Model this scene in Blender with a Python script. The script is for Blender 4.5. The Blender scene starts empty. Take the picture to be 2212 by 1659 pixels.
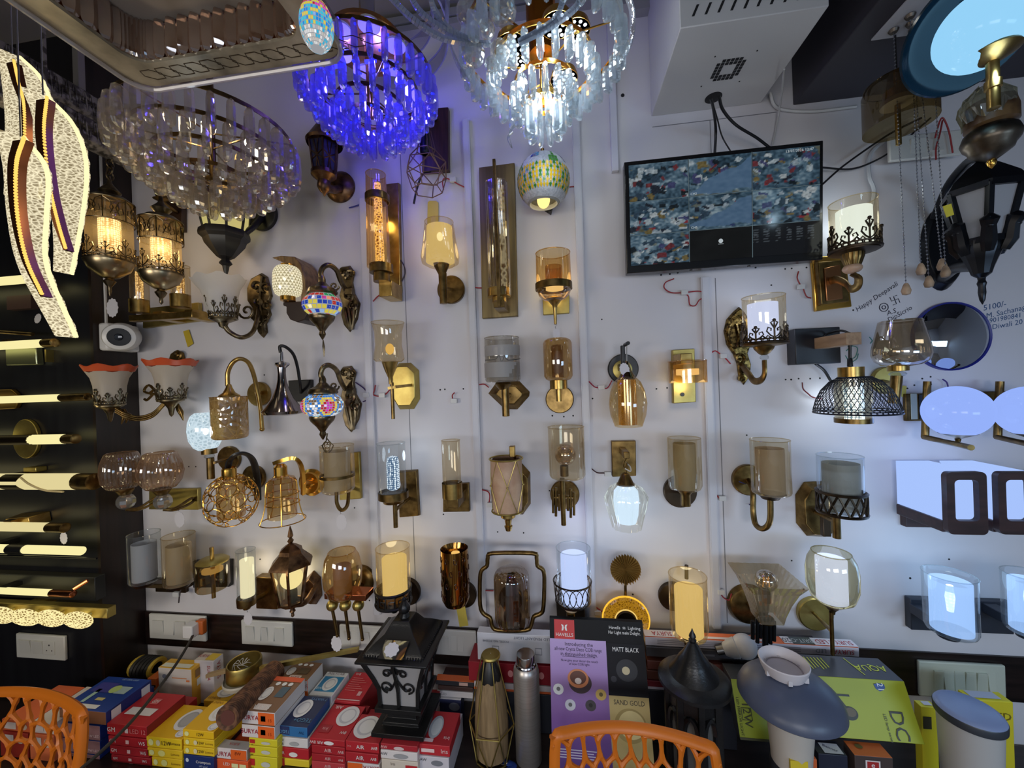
import bpy, bmesh, math, random
from mathutils import Vector, Matrix, noise
RND = random.Random(11)
S = bpy.context.scene
PI = math.pi
rad = math.radians
# ------------------------------------------------------------------ camera
F, CX, CY = 831.0, 1106.0, 829.5          # focal length and centre in photo pixels
CAM = Vector((0.0, -1.25, 1.85))
ROT = Matrix.Rotation(rad(7.8), 3, 'Z') @ Matrix.Rotation(rad(90.0), 3, 'X') @ Matrix.Rotation(rad(-2.0), 3, 'Z')
cd = bpy.data.cameras.new('camera')
cd.sensor_width = 36.0
cd.lens = F / 2212.0 * 36.0
cd.clip_start = 0.02
cam = bpy.data.objects.new('camera', cd)
S.collection.objects.link(cam)
cam.matrix_world = Matrix.Translation(CAM) @ ROT.to_4x4()
S.camera = cam
# ------------------------------------------------------------------ world, room light, exposure
S.view_settings.view_transform = 'Standard'
S.view_settings.look = 'None'
S.view_settings.gamma = 1.0
S.view_settings.use_curve_mapping = False
S.view_settings.exposure = 0.0
S.cycles.max_bounces = 12
S.cycles.transparent_max_bounces = 28
S.cycles.transmission_bounces = 6
S.cycles.glossy_bounces = 4
S.cycles.diffuse_bounces = 3
S.cycles.caustics_reflective = False
S.cycles.caustics_refractive = False
S.cycles.sample_clamp_indirect = 4.0
wd = bpy.data.worlds.new('world')
S.world = wd
wd.use_nodes = True
bgn = wd.node_tree.nodes['Background']
bgn.inputs[0].default_value = (0.62, 0.66, 0.80, 1)
bgn.inputs[1].default_value = 0.12
def area(name, loc, aim, sx, sy, col, energy):
 l = bpy.data.lights.new(name, 'AREA')
 l.shape = 'RECTANGLE'
 l.size, l.size_y = sx, sy
 l.color = col
 l.energy = energy
 l.spread = rad(110)
 o = bpy.data.objects.new(name, l)
 S.collection.objects.link(o)
 o.location = loc
 o.rotation_euler = (Vector(aim) - Vector(loc)).to_track_quat('-Z', 'Y').to_euler()
 return o
# unseen fill lights added behind the camera, for the wall and for reflections
area('fill_light', (-1.5, -2.3, 1.75), (-0.9, 0, 1.2), 0.9, 0.35, (1.0, 0.92, 0.80), 5.2)
area('fill_light', (0.1, -2.5, 1.75), (0.0, 0, 1.2), 0.9, 0.35, (0.93, 0.95, 1.0), 4.6)
area('fill_light', (1.6, -2.3, 1.6), (1.0, 0, 1.1), 0.9, 0.35, (0.50, 0.73, 1.0), 5.0)
area('ceiling_fill_light', (-.3, -3.0, 3.08), (-.3, -3.0, 0), 1.8, .8, (.9, .95, 1.0), 12)  # added overhead fill, lightens the room that the mirror reflects
area('fill_light', (-.3, -2.2, 2.7), (-.3, -4.2, 1.4), 1.6, .3, (.85, .92, 1.0), 9)  # added fill aimed at the opposite wall, for the mirror and bounce
for dx in (-1.9, -.9, .1, 1.1):  # grid of small unseen lights added to put glints in the glass
 for dy in (-1.75, -2.6):
  area('downlight', (dx, dy, 3.06), (dx, dy, 0), .14, .14, (1.0, .95, .86), 1.1)
def spot(loc, col, e, r=0.02):
 l = bpy.data.lights.new('bulb_or_fill_light', 'POINT')
 l.color = col
 l.energy = e * 0.30
 l.shadow_soft_size = r
 o = bpy.data.objects.new('bulb_or_fill_light', l)
 S.collection.objects.link(o)
 o.location = loc
 return o
# ------------------------------------------------------------------ photo pixel -> place in the room
def ray(u, v):
 return ROT @ Vector(((u - CX) / F, -(v - CY) / F, -1.0))
def W(u, v, o=0.0):            # on the plane o metres in front of the back wall
 d = ray(u, v)
 return CAM + d * ((-o - CAM.y) / d.y)
def Wz(u, v, z):
 d = ray(u, v)
 return CAM + d * ((z - CAM.z) / d.z)
def Wx(u, v, x):
 d = ray(u, v)
 return CAM + d * ((x - CAM.x) / d.x)
RI = ROT.transposed()
def mpp(p):                    # metres per photo pixel at a point
 return -(RI @ (Vector(p) - CAM)).z / F
def hcos(p):                   # side-stretch of round things away from the middle of the photo
 q = RI @ (Vector(p) - CAM)
 return 1.0 / math.sqrt(1 + (q.x / q.z) ** 2)
# ------------------------------------------------------------------ materials
def lin(c):
 out = []
 for x in c[:3]:
  x = x / 255.0
  out.append(x / 12.92 if x <= 0.04045 else ((x + 0.055) / 1.055) ** 2.4)
 return (out[0], out[1], out[2], 1.0)
MATS = {}
def newmat(name):
 m = bpy.data.materials.new(name)
 m.use_nodes = True
 nt = m.node_tree
 nt.nodes.clear()
 out = nt.nodes.new('ShaderNodeOutputMaterial')
 return m, nt, out
def nd(nt, kind, **kw):
 n = nt.nodes.new(kind)
 for k, v in kw.items():
  if hasattr(n, k):
   setattr(n, k, v)
  else:
   n.inputs[k].default_value = v
 return n
def plain(c, rough=0.5, metal=0.0, spec=0.5, var=0.0, scale=30.0, bump=0.0, col2=None, aniso=None):
 """paint, plastic, wood, metal; var mixes a second colour by noise"""
 key = ('p', tuple(c), rough, metal, spec, var, scale, bump, col2, aniso)
 if key in MATS:
  return MATS[key]
 m, nt, out = newmat('surface')
 b = nd(nt, 'ShaderNodeBsdfPrincipled')
 b.inputs['Base Color'].default_value = lin(c)
 b.inputs['Roughness'].default_value = rough
 b.inputs['Metallic'].default_value = metal
 b.inputs['Specular IOR Level'].default_value = spec
 nt.links.new(b.outputs[0], out.inputs[0])
 if var or bump:
  tc = nd(nt, 'ShaderNodeTexCoord')
  nz = nd(nt, 'ShaderNodeTexNoise')
  nz.inputs['Scale'].default_value = scale
  nz.inputs['Detail'].default_value = 4
  if aniso:
   mp = nd(nt, 'ShaderNodeMapping')
   mp.inputs['Scale'].default_value = aniso
   nt.links.new(tc.outputs['Object'], mp.inputs[0])
   nt.links.new(mp.outputs[0], nz.inputs['Vector'])
  else:
   nt.links.new(tc.outputs['Object'], nz.inputs['Vector'])
  if var:
   c2 = col2 or tuple(x * 0.45 for x in c)
   rp = nd(nt, 'ShaderNodeValToRGB')
   rp.color_ramp.elements[0].position = 0.5 - 0.5 * (1 - var) * 0.6
   rp.color_ramp.elements[1].position = 0.5 + 0.5 * (1 - var) * 0.6
   rp.color_ramp.elements[0].color = lin(c2)
   rp.color_ramp.elements[1].color = lin(c)
   nt.links.new(nz.outputs[0], rp.inputs[0])
   nt.links.new(rp.outputs[0], b.inputs['Base Color'])
  if bump:
   bp = nd(nt, 'ShaderNodeBump')
   bp.inputs['Strength'].default_value = bump
   bp.inputs['Distance'].default_value = 0.002
   nt.links.new(nz.outputs[0], bp.inputs['Height'])
   nt.links.new(bp.outputs[0], b.inputs['Normal'])
 MATS[key] = m
 return m
def metal(c, rough=0.3, **kw):
 return plain(c, rough, 1.0, **kw)
def glass(tint, haze=0.05, gloss=0.12, edge=1.0, hazecol=None, rough=0.03, bump=0.0, bscale=60.0, crackle=False, ribs=0):
 """thin tinted glass: see-through, glossier and deeper in colour towards its edges"""
 key = ('g', tuple(tint), haze, gloss, edge, hazecol, rough, bump, bscale, crackle, ribs)
 if key in MATS:
  return MATS[key]
 m, nt, out = newmat('glass')
 lw = nd(nt, 'ShaderNodeLayerWeight')
 lw.inputs[0].default_value = 0.5
 pw = nd(nt, 'ShaderNodeMath', operation='POWER')
 nt.links.new(lw.outputs['Facing'], pw.inputs[0])
 pw.inputs[1].default_value = 3.0
 t = lin(tint)
 te = tuple(t[i] ** (1 + 1.2 * edge) for i in range(3)) + (1,)
 mc = nd(nt, 'ShaderNodeMix', data_type='RGBA')
 mc.inputs['A'].default_value = t
 mc.inputs['B'].default_value = te
 nt.links.new(pw.outputs[0], mc.inputs['Factor'])
 tr = nd(nt, 'ShaderNodeBsdfTransparent')
 nt.links.new(mc.outputs['Result'], tr.inputs[0])
 gl = nd(nt, 'ShaderNodeBsdfGlossy')
 gl.inputs['Roughness'].default_value = rough
 gl.inputs[0].default_value = (0.95, 0.95, 0.95, 1)
 fac = nd(nt, 'ShaderNodeMath', operation='MULTIPLY_ADD')
 nt.links.new(pw.outputs[0], fac.inputs[0])
 fac.inputs[1].default_value = 0.45
 fac.inputs[2].default_value = gloss
 mx = nd(nt, 'ShaderNodeMixShader')
 nt.links.new(fac.outputs[0], mx.inputs[0])
 nt.links.new(tr.outputs[0], mx.inputs[1])
 nt.links.new(gl.outputs[0], mx.inputs[2])
 df = nd(nt, 'ShaderNodeBsdfDiffuse')
 df.inputs[0].default_value = lin(hazecol or tint)
 tl = nd(nt, 'ShaderNodeBsdfTranslucent')
 tl.inputs[0].default_value = lin(hazecol or tint)
 dd = nd(nt, 'ShaderNodeMixShader')
 dd.inputs[0].default_value = 0.5
 nt.links.new(df.outputs[0], dd.inputs[1])
 nt.links.new(tl.outputs[0], dd.inputs[2])
 m2 = nd(nt, 'ShaderNodeMixShader')
 m2.inputs[0].default_value = haze
 nt.links.new(mx.outputs[0], m2.inputs[1])
 nt.links.new(dd.outputs[0], m2.inputs[2])
 nt.links.new(m2.outputs[0], out.inputs[0])
 if bump:
  tc = nd(nt, 'ShaderNodeTexCoord')
  if crackle:
   nz = nd(nt, 'ShaderNodeTexVoronoi', feature='DISTANCE_TO_EDGE')
  else:
   nz = nd(nt, 'ShaderNodeTexNoise')
  nz.inputs['Scale'].default_value = bscale
  nt.links.new(tc.outputs['Object'], nz.inputs['Vector'])
  bp = nd(nt, 'ShaderNodeBump')
  bp.inputs['Strength'].default_value = bump
  bp.inputs['Distance'].default_value = 0.004
  nt.links.new(nz.outputs[0], bp.inputs['Height'])
  nt.links.new(bp.outputs[0], gl.inputs['Normal'])
  if crackle:                                     # the cut lines are ground, so they are less clear
   rp = nd(nt, 'ShaderNodeMapRange')
   rp.inputs[1].default_value = 0.0
   rp.inputs[2].default_value = 0.12
   rp.inputs[3].default_value = min(1, haze + 0.45)
   rp.inputs[4].default_value = haze
   nt.links.new(nz.outputs[0], rp.inputs[0])
   nt.links.new(rp.outputs[0], m2.inputs[0])
 MATS[key] = m
 return m
def frosted(c, clear=0.0, rough=0.4):
 key = ('f', tuple(c), clear, rough)
 if key in MATS:
  return MATS[key]
 m, nt, out = newmat('frosted_glass')
 df = nd(nt, 'ShaderNodeBsdfPrincipled')
 df.inputs['Base Color'].default_value = lin(c)
 df.inputs['Roughness'].default_value = rough
 tl = nd(nt, 'ShaderNodeBsdfTranslucent')
 tl.inputs[0].default_value = lin(c)
 a = nd(nt, 'ShaderNodeMixShader')
 a.inputs[0].default_value = 0.4
 nt.links.new(df.outputs[0], a.inputs[1])
 nt.links.new(tl.outputs[0], a.inputs[2])
 tr = nd(nt, 'ShaderNodeBsdfTransparent')
 tr.inputs[0].default_value = lin(c)
 b = nd(nt, 'ShaderNodeMixShader')
 b.inputs[0].default_value = clear
 nt.links.new(a.outputs[0], b.inputs[1])
 nt.links.new(tr.outputs[0], b.inputs[2])
 nt.links.new(b.outputs[0], out.inputs[0])
 MATS[key] = m
 return m
def lit(c, k=1.0, gloss=0.0, mode=None, c2=None, scale=100.0, clear=0.0):
 """something that gives off light; mode 'dots' / 'net' is an LED pattern"""
 key = ('l', tuple(c), k, gloss, mode, c2, scale, clear)
 if key in MATS:
  return MATS[key]
 m, nt, out = newmat('lit_lamp')
 e = nd(nt, 'ShaderNodeEmission')
 e.inputs[0].default_value = lin(c)
 e.inputs[1].default_value = k
 nt.links.new(e.outputs[0], out.inputs[0])
 if mode:
  tc = nd(nt, 'ShaderNodeTexCoord')
  vo = nd(nt, 'ShaderNodeTexVoronoi', feature='F1' if mode == 'dots' else 'DISTANCE_TO_EDGE')
  vo.inputs['Scale'].default_value = scale
  vo.inputs['Randomness'].default_value = 0.25 if mode == 'dots' else 0.9
  nt.links.new(tc.outputs['Object'], vo.inputs['Vector'])
  rp = nd(nt, 'ShaderNodeValToRGB')
  rp.color_ramp.elements[0].position = 0.30 if mode == 'dots' else 0.04
  rp.color_ramp.elements[1].position = 0.55 if mode == 'dots' else 0.30
  rp.color_ramp.elements[0].color = lin(c)
  rp.color_ramp.elements[1].color = lin(c2 or (60, 60, 60))
  nt.links.new(vo.outputs[0], rp.inputs[0])
  nt.links.new(rp.outputs[0], e.inputs[0])
 if gloss:
  gl = nd(nt, 'ShaderNodeBsdfGlossy')
  gl.inputs['Roughness'].default_value = 0.1
  mx = nd(nt, 'ShaderNodeMixShader')
  mx.inputs[0].default_value = gloss
  nt.links.new(e.outputs[0], mx.inputs[1])
  nt.links.new(gl.outputs[0], mx.inputs[2])
  nt.links.new(mx.outputs[0], out.inputs[0])
 if clear:
  tr = nd(nt, 'ShaderNodeBsdfTransparent')
  mx = nd(nt, 'ShaderNodeMixShader')
  mx.inputs[0].default_value = clear
  nt.links.new(e.outputs[0], mx.inputs[1])
  nt.links.new(tr.outputs[0], mx.inputs[2])
  nt.links.new(mx.outputs[0], out.inputs[0])
 MATS[key] = m
 return m
BRASS = metal((190, 160, 96), 0.30, var=0.5, scale=40, col2=(160, 130, 72))
BRASSD = metal((136, 110, 66), 0.34, var=0.5, scale=40, col2=(96, 76, 44))
OLIVE = metal((196, 178, 106), 0.40, var=0.4, scale=20, col2=(170, 148, 84))
GOLD = metal((226, 176, 84), 0.22)
ANTIQ = metal((142, 126, 96), 0.3, var=0.3, scale=45, col2=(72, 62, 50), bump=0.12)
BRONZE = metal((136, 104, 74), 0.38, var=0.5, scale=40, col2=(74, 54, 42), bump=0.15)
DARKM = metal((74, 62, 50), 0.4)
BLACK = plain((20, 20, 23), 0.38, 0.0, 0.5)
BLKMET = plain((26, 28, 34), 0.3, 0.6, 0.5)
CHROME = metal((205, 205, 212), 0.12)
STEEL = metal((176, 172, 170), 0.28)
COPPER = metal((176, 104, 70), 0.25)
AMBER = glass((245, 238, 222), 0.07, 0.09, 0.9, (206, 182, 140))
AMBER2 = glass((240, 220, 180), 0.08, 0.11, 1.0, (208, 172, 110))
CLEAR = glass((240, 243, 244), 0.04, 0.07, 0.7, (220, 225, 230))
SMOKE = glass((218, 200, 174), 0.06, 0.16, 1.0, (130, 112, 90))
SMOKED = glass((186, 168, 130), 0.10, 0.07, 0.8, (120, 106, 78))
FROST = frosted((226, 224, 222))
CREAM = frosted((226, 216, 198), .35)
LITW = lit((236, 204, 128), 0.95)
LITC = lit((196, 212, 255), 0.95)
LITWH = lit((226, 240, 240), 0.95)
WHITEP = plain((212, 212, 210), 0.4)
# ------------------------------------------------------------------ mesh builder
class MB:
 def __init__(s):
  s.v, s.f, s.mi, s.cur = [], [], [], 0
 def face(s, idx):
  s.f.append(idx)
  s.mi.append(s.cur)
 def lathe(s, c, prof, n=32, axis='z', cap=True, a0=0.0, a1=None, ribs=0, ramp=0.0):
  """prof: (radius, distance along axis) from c"""
  full = a1 is None
  a1 = a0 + 2 * PI if full else a1
  m = n if full else n + 1
  base = len(s.v)
  for r, h in prof:
   for i in range(m):
    a = a0 + (a1 - a0) * i / n
    rr = r * (1 + ramp * math.cos(ribs * a)) if ribs else r
    x, y = rr * math.cos(a), rr * math.sin(a)
    if axis == 'z':
     p = (x, y, h)
    elif axis == 'y':
     p = (x, h, y)
    else:
     p = (h, x, y)
    s.v.append(Vector(p) + c)
  for k in range(len(prof) - 1):
   for i in range(n):
    j = (i + 1) % m if full else i + 1
    s.face([base + k * m + i, base + k * m + j, base + (k + 1) * m + j, base + (k + 1) * m + i])
  if cap and full:
   if prof[0][0] > 1e-5:
    s.face([base + i for i in range(m)][::-1])
   if prof[-1][0] > 1e-5:
    k = len(prof) - 1
    s.face([base + k * m + i for i in range(m)])
  return s
 def tube(s, pts, r, n=8, closed=False, flat=None):
  pts = [Vector(p) for p in pts]
  k = len(pts)
  rs = r if isinstance(r, (list, tuple)) else [r] * k
  base = len(s.v)
  prev = None
  for i, p in enumerate(pts):
   a = pts[(i - 1) % k] if (closed or i > 0) else p
   b = pts[(i + 1) % k] if (closed or i < k - 1) else p
   t = (b - a)
   if t.length < 1e-9:
    t = Vector((0, 0, 1))
   t.normalize()
   if prev is None:
    ref = Vector((0, 1, 0)) if abs(t.y) < 0.9 else Vector((1, 0, 0))
    nrm = t.cross(ref).normalized()
   else:
    nrm = prev - t * prev.dot(t)
    if nrm.length < 1e-6:
     nrm = t.orthogonal()
    nrm.normalize()
   prev = nrm
   bi = t.cross(nrm)
   for q in range(n):
    an = 2 * PI * q / n + PI / n
    fl = flat or (1, 1)
    s.v.append(p + (nrm * math.cos(an) * fl[0] + bi * math.sin(an) * fl[1]) * rs[i])
  for i in range(k if closed else k - 1):
   j = (i + 1) % k
   for q in range(n):
    w = (q + 1) % n
    s.face([base + i * n + q, base + i * n + w, base + j * n + w, base + j * n + q])
  if not closed:
   s.face([base + q for q in range(n)][::-1])
   s.face([base + (k - 1) * n + q for q in range(n)])
  return s
 def box(s, a, b):
  x0, x1 = sorted((a[0], b[0]))
  y0, y1 = sorted((a[1], b[1]))
  z0, z1 = sorted((a[2], b[2]))
  return s.hexa([(x0, y0, z0), (x1, y0, z0), (x1, y1, z0), (x0, y1, z0), (x0, y0, z1), (x1, y0, z1), (x1, y1, z1), (x0, y1, z1)])
 def hexa(s, p):
  k = len(s.v)
  s.v += [Vector(q) for q in p]
  for q in ((0, 3, 2, 1), (4, 5, 6, 7), (0, 1, 5, 4), (1, 2, 6, 5), (2, 3, 7, 6), (3, 0, 4, 7)):
   s.face([k + i for i in q])
  return s
 def prism(s, pts, vec, taper=1.0):
  pts = [Vector(p) for p in pts]
  vec = Vector(vec)
  c = sum(pts, Vector()) / len(pts)
  k, n = len(s.v), len(pts)
  s.v += pts + [c + (p - c) * taper + vec for p in pts]
  s.face(list(range(k, k + n))[::-1])
  s.face(list(range(k + n, k + 2 * n)))
  for i in range(n):
   j = (i + 1) % n
   s.face([k + i, k + j, k + n + j, k + n + i])
  return s
 def ball(s, c, rx, ry=None, rz=None, n=20, m=12):
  ry = rx if ry is None else ry
  rz = rx if rz is None else rz
  base = len(s.v)
  for j in range(m + 1):
   t = PI * j / m
   for i in range(n):
    a = 2 * PI * i / n
    s.v.append(Vector(c) + Vector((rx * math.sin(t) * math.cos(a), ry * math.sin(t) * math.sin(a), -rz * math.cos(t))))
  for j in range(m):
   for i in range(n):
    w = (i + 1) % n
    s.face([base + j * n + i, base + j * n + w, base + (j + 1) * n + w, base + (j + 1) * n + i])
  return s
 def quad(s, pts):
  k = len(s.v)
  s.v += [Vector(p) for p in pts]
  s.face(list(range(k, k + len(pts))))
  return s
 def add(s, verts, faces, mtx=None):
  k = len(s.v)
  s.v += [(mtx @ Vector(p)) if mtx else Vector(p) for p in verts]
  for f in faces:
   s.face([k + i for i in f])
  return s
ROOTLOC = {}
def base_of(o):
 p = Vector((0, 0, 0))
 while o is not None:
  p = p + o.location
  o = o.parent
 return p
def mesh_from(mb, name, mats, off, angle=40, flat=False):
 me = bpy.data.meshes.new(name)
 me.from_pydata([tuple(p - off) for p in mb.v], [], mb.f)
 mats = mats if isinstance(mats, (list, tuple)) else [mats]
 for m in mats:
  me.materials.append(m)
 if len(mats) > 1:
  me.polygons.foreach_set('material_index', mb.mi)
 bm = bmesh.new()
 bm.from_mesh(me)
 bmesh.ops.remove_doubles(bm, verts=bm.verts, dist=1e-6)
 bmesh.ops.recalc_face_normals(bm, faces=bm.faces)
 bm.to_mesh(me)
 bm.free()
 if not flat:
  me.shade_smooth()
  me.set_sharp_from_angle(angle=rad(angle))
 return me
def bevel(o, w, seg=2):
 m = o.modifiers.new('edge', 'BEVEL')
 m.width = w
 m.segments = seg
 m.limit_method = 'ANGLE'
 m.angle_limit = rad(40)
def part(name, mb, mats, parent, label=None, bev=0, angle=40, flat=False, kind=None):
 me = mesh_from(mb, name, mats, base_of(parent), angle, flat)
 o = bpy.data.objects.new(name, me)
 S.collection.objects.link(o)
 o.parent = parent
 if label:
  o['label'] = label
 if kind:
  o['kind'] = kind
 if bev:
  bevel(o, bev)
 return o
def thing(name, label, cat, loc, group=None):
 o = bpy.data.objects.new(name, None)
 S.collection.objects.link(o)
 o.empty_display_size = 0.02
 o.location = loc
 o['label'], o['category'] = label, cat
 if group:
  o['group'] = group
 return o
def solo(name, mb, mats, label, cat, group=None, bev=0, angle=40, flat=False, kind=None):
 """a thing that is one mesh"""
 c = sum(mb.v, Vector()) / len(mb.v)
 c.z = min(p.z for p in mb.v)
 me = mesh_from(mb, name, mats, c, angle, flat)
 o = bpy.data.objects.new(name, me)
 S.collection.objects.link(o)
 o.location = c
 if cat:
  o['label'], o['category'] = label, cat
 if group:
  o['group'] = group
 if kind:
  o['kind'] = kind
 if bev:
  bevel(o, bev)
 return o
def struct(name, mb, mats, bev=0, label=None):
 o = solo(name, mb, mats, None, None, bev=bev)
 o['kind'] = 'structure'
 if label:
  o['label'] = label
 return o
# ------------------------------------------------------------------ shapes given in photo pixels
def ax(x, y0, y1, off):
 """axis foot, and functions from photo y to height and from photo radius to metres"""
 pm = W(x, (y0 + y1) / 2, off)
 k = mpp(pm)
 kh = k * hcos(pm)
 zof = lambda y: W(x, y, off).z
 return Vector((pm.x, pm.y, 0)), zof, kh, k
def turn(parent, name, mat, x, off, prof, n=36, rim=0.0, label=None, ribs=0, ramp=0.0, cap=False, flat=False, angle=40, wave=0, wn=6, tilt=0):
 """a turned shape: prof is (radius px, y px)"""
 ys = [p[1] for p in prof]
 c, zof, kh, k = ax(x, min(ys), max(ys), off)
 mb = MB()
 mb.lathe(c, [(r * kh, zof(y)) for r, y in prof], n, cap=cap, ribs=ribs, ramp=ramp)
 if wave:
  zt = max(zof(y) for r, y in prof)
  zl = min(zof(y) for r, y in prof)
  for p in mb.v:
   f = max(0, (p.z - zl) / (zt - zl)) ** 3
   p.z += wave * f * math.cos(wn * math.atan2(p.y - c.y, p.x - c.x))
 if tilt:
  q = Vector((c.x, c.y, min(p.z for p in mb.v)))
  m3 = Matrix.Rotation(tilt, 3, 'Y')
  mb.v = [q + m3 @ (p - q) for p in mb.v]
 if rim:
  for r, y in (prof[0],):
   mb.tube([c + Vector((r * kh * math.cos(2 * PI * i / 32), r * kh * math.sin(2 * PI * i / 32), zof(y))) for i in range(32)], rim, 6, True)
 return part(name, mb, mat, parent, label, angle=angle, flat=flat)
def px(pts):
 return [W(*p) for p in pts]
def rod(parent, name, mat, pts, r, n=10, label=None, closed=False, smooth=0):
 """tube through (x, y, off) pixel points, r in pixels"""
 P = px(pts)
 if smooth:
  P = curve(P, smooth, closed)
 k = mpp(P[0])
 rr = [q * k for q in r] if isinstance(r, (list, tuple)) else r * k
 return part(name, MB().tube(P, rr, n, closed), mat, parent, label)
def curve(P, sub=6, closed=False):
 """Catmull-Rom through points"""
 P = [Vector(p) for p in P]
 n = len(P)
 out = []
 rng = range(n if closed else n - 1)
 for i in rng:
  p0 = P[(i - 1) % n] if (closed or i > 0) else P[i] * 2 - P[i + 1]
  p1, p2 = P[i], P[(i + 1) % n]
  p3 = P[(i + 2) % n] if (closed or i < n - 2) else P[i + 1] * 2 - P[i]
  for j in range(sub):
   t = j / sub
   out.append(0.5 * ((2 * p1) + (p2 - p0) * t + (2 * p0 - 5 * p1 + 4 * p2 - p3) * t * t + (3 * p1 - p0 - 3 * p2 + p3) * t ** 3))
 if not closed:
  out.append(P[-1])
 return out
def disc(parent, name, mat, x, y, ry, prof=((1, 0.0), (1, .8), (.94, 1)), thick=0.014, label=None, n=40, off=0.001):
 """round plate on the wall, ry = its half height in px; prof = (radius share, thickness share)"""
 c = W(x, y, 0)
 r = ry * mpp(c)
 mb = MB().lathe(c, [(r * a, -off - thick * b) for a, b in prof], n, axis='y')
 return part(name, mb, mat, parent, label)
def slab(parent, name, mat, pts, thick, label=None, bev=0.002, off=0.001, taper=1.0):
 """flat plate on the wall with a px outline"""
 P = [W(p[0], p[1], off) for p in pts]
 mb = MB().prism(P, (0, -thick, 0), taper)
 return part(name, mb, mat, parent, label, bev=bev)
def pbox(parent, name, mat, x0, y0, x1, y1, o0, o1, label=None, bev=0.002):
 """upright box whose front (at offset o1) fills these pixels, running back to o0"""
 a = W(x0, (y0 + y1) / 2, o1)
 b = W(x1, (y0 + y1) / 2, o1)
 zt, zb = W((x0 + x1) / 2, y0, o1).z, W((x0 + x1) / 2, y1, o1).z
 mb = MB().box((a.x, -o1, zb), (b.x, -o0, zt))
 if parent is None:
  return mb
 return part(name, mb, mat, parent, label, bev=bev)
def spiral(cx, cy, r, turns=1.3, a0=0, d=1, off=0.03, n=16, grow=0.15):
 out = []
 for i in range(n + 1):
  t = i / n
  a = a0 + d * t * turns * 2 * PI
  q = r * (grow + (1 - grow) * t)
  out.append((cx + q * math.cos(a), cy + q * math.sin(a), off))
 return out
FONT = None
def text_mesh(s):
 cu = bpy.data.curves.new('lettering', 'FONT')
 cu.body = s
 cu.align_x = 'CENTER'
 cu.align_y = 'CENTER'
 cu.resolution_u = 2
 o = bpy.data.objects.new('lettering', cu)
 me = o.to_mesh()
 v = [tuple(p.co) for p in me.vertices]
 f = [tuple(p.vertices) for p in me.polygons]
 o.to_mesh_clear()
 bpy.data.objects.remove(o)
 bpy.data.curves.remove(cu)
 return v, f
def letters(mb, s, c, size, rot=0.0, plane='front', shear=0.0, squash=1.0):
 """flat lettering into a mesh; c = centre on the surface, plane front / top / side"""
 v, f = text_mesh(s)
 if plane == 'front':
  B = Matrix(((1, 0, 0), (0, 0, -1), (0, 1, 0)))
 elif plane == 'top':
  B = Matrix(((1, 0, 0), (0, 1, 0), (0, 0, 1)))
 else:
  B = Matrix(((0, 0, 1), (1, 0, 0), (0, 1, 0)))
 Rm = Matrix.Rotation(rot, 3, 'Z')
 k = len(mb.v)
 for p in v:
  q = Vector((p[0] * squash + shear * p[1], p[1], 0)) * size
  mb.v.append(Vector(c) + B @ (Rm @ q))
 for q in f:
  mb.face([k + i for i in q])
 return mb
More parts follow.
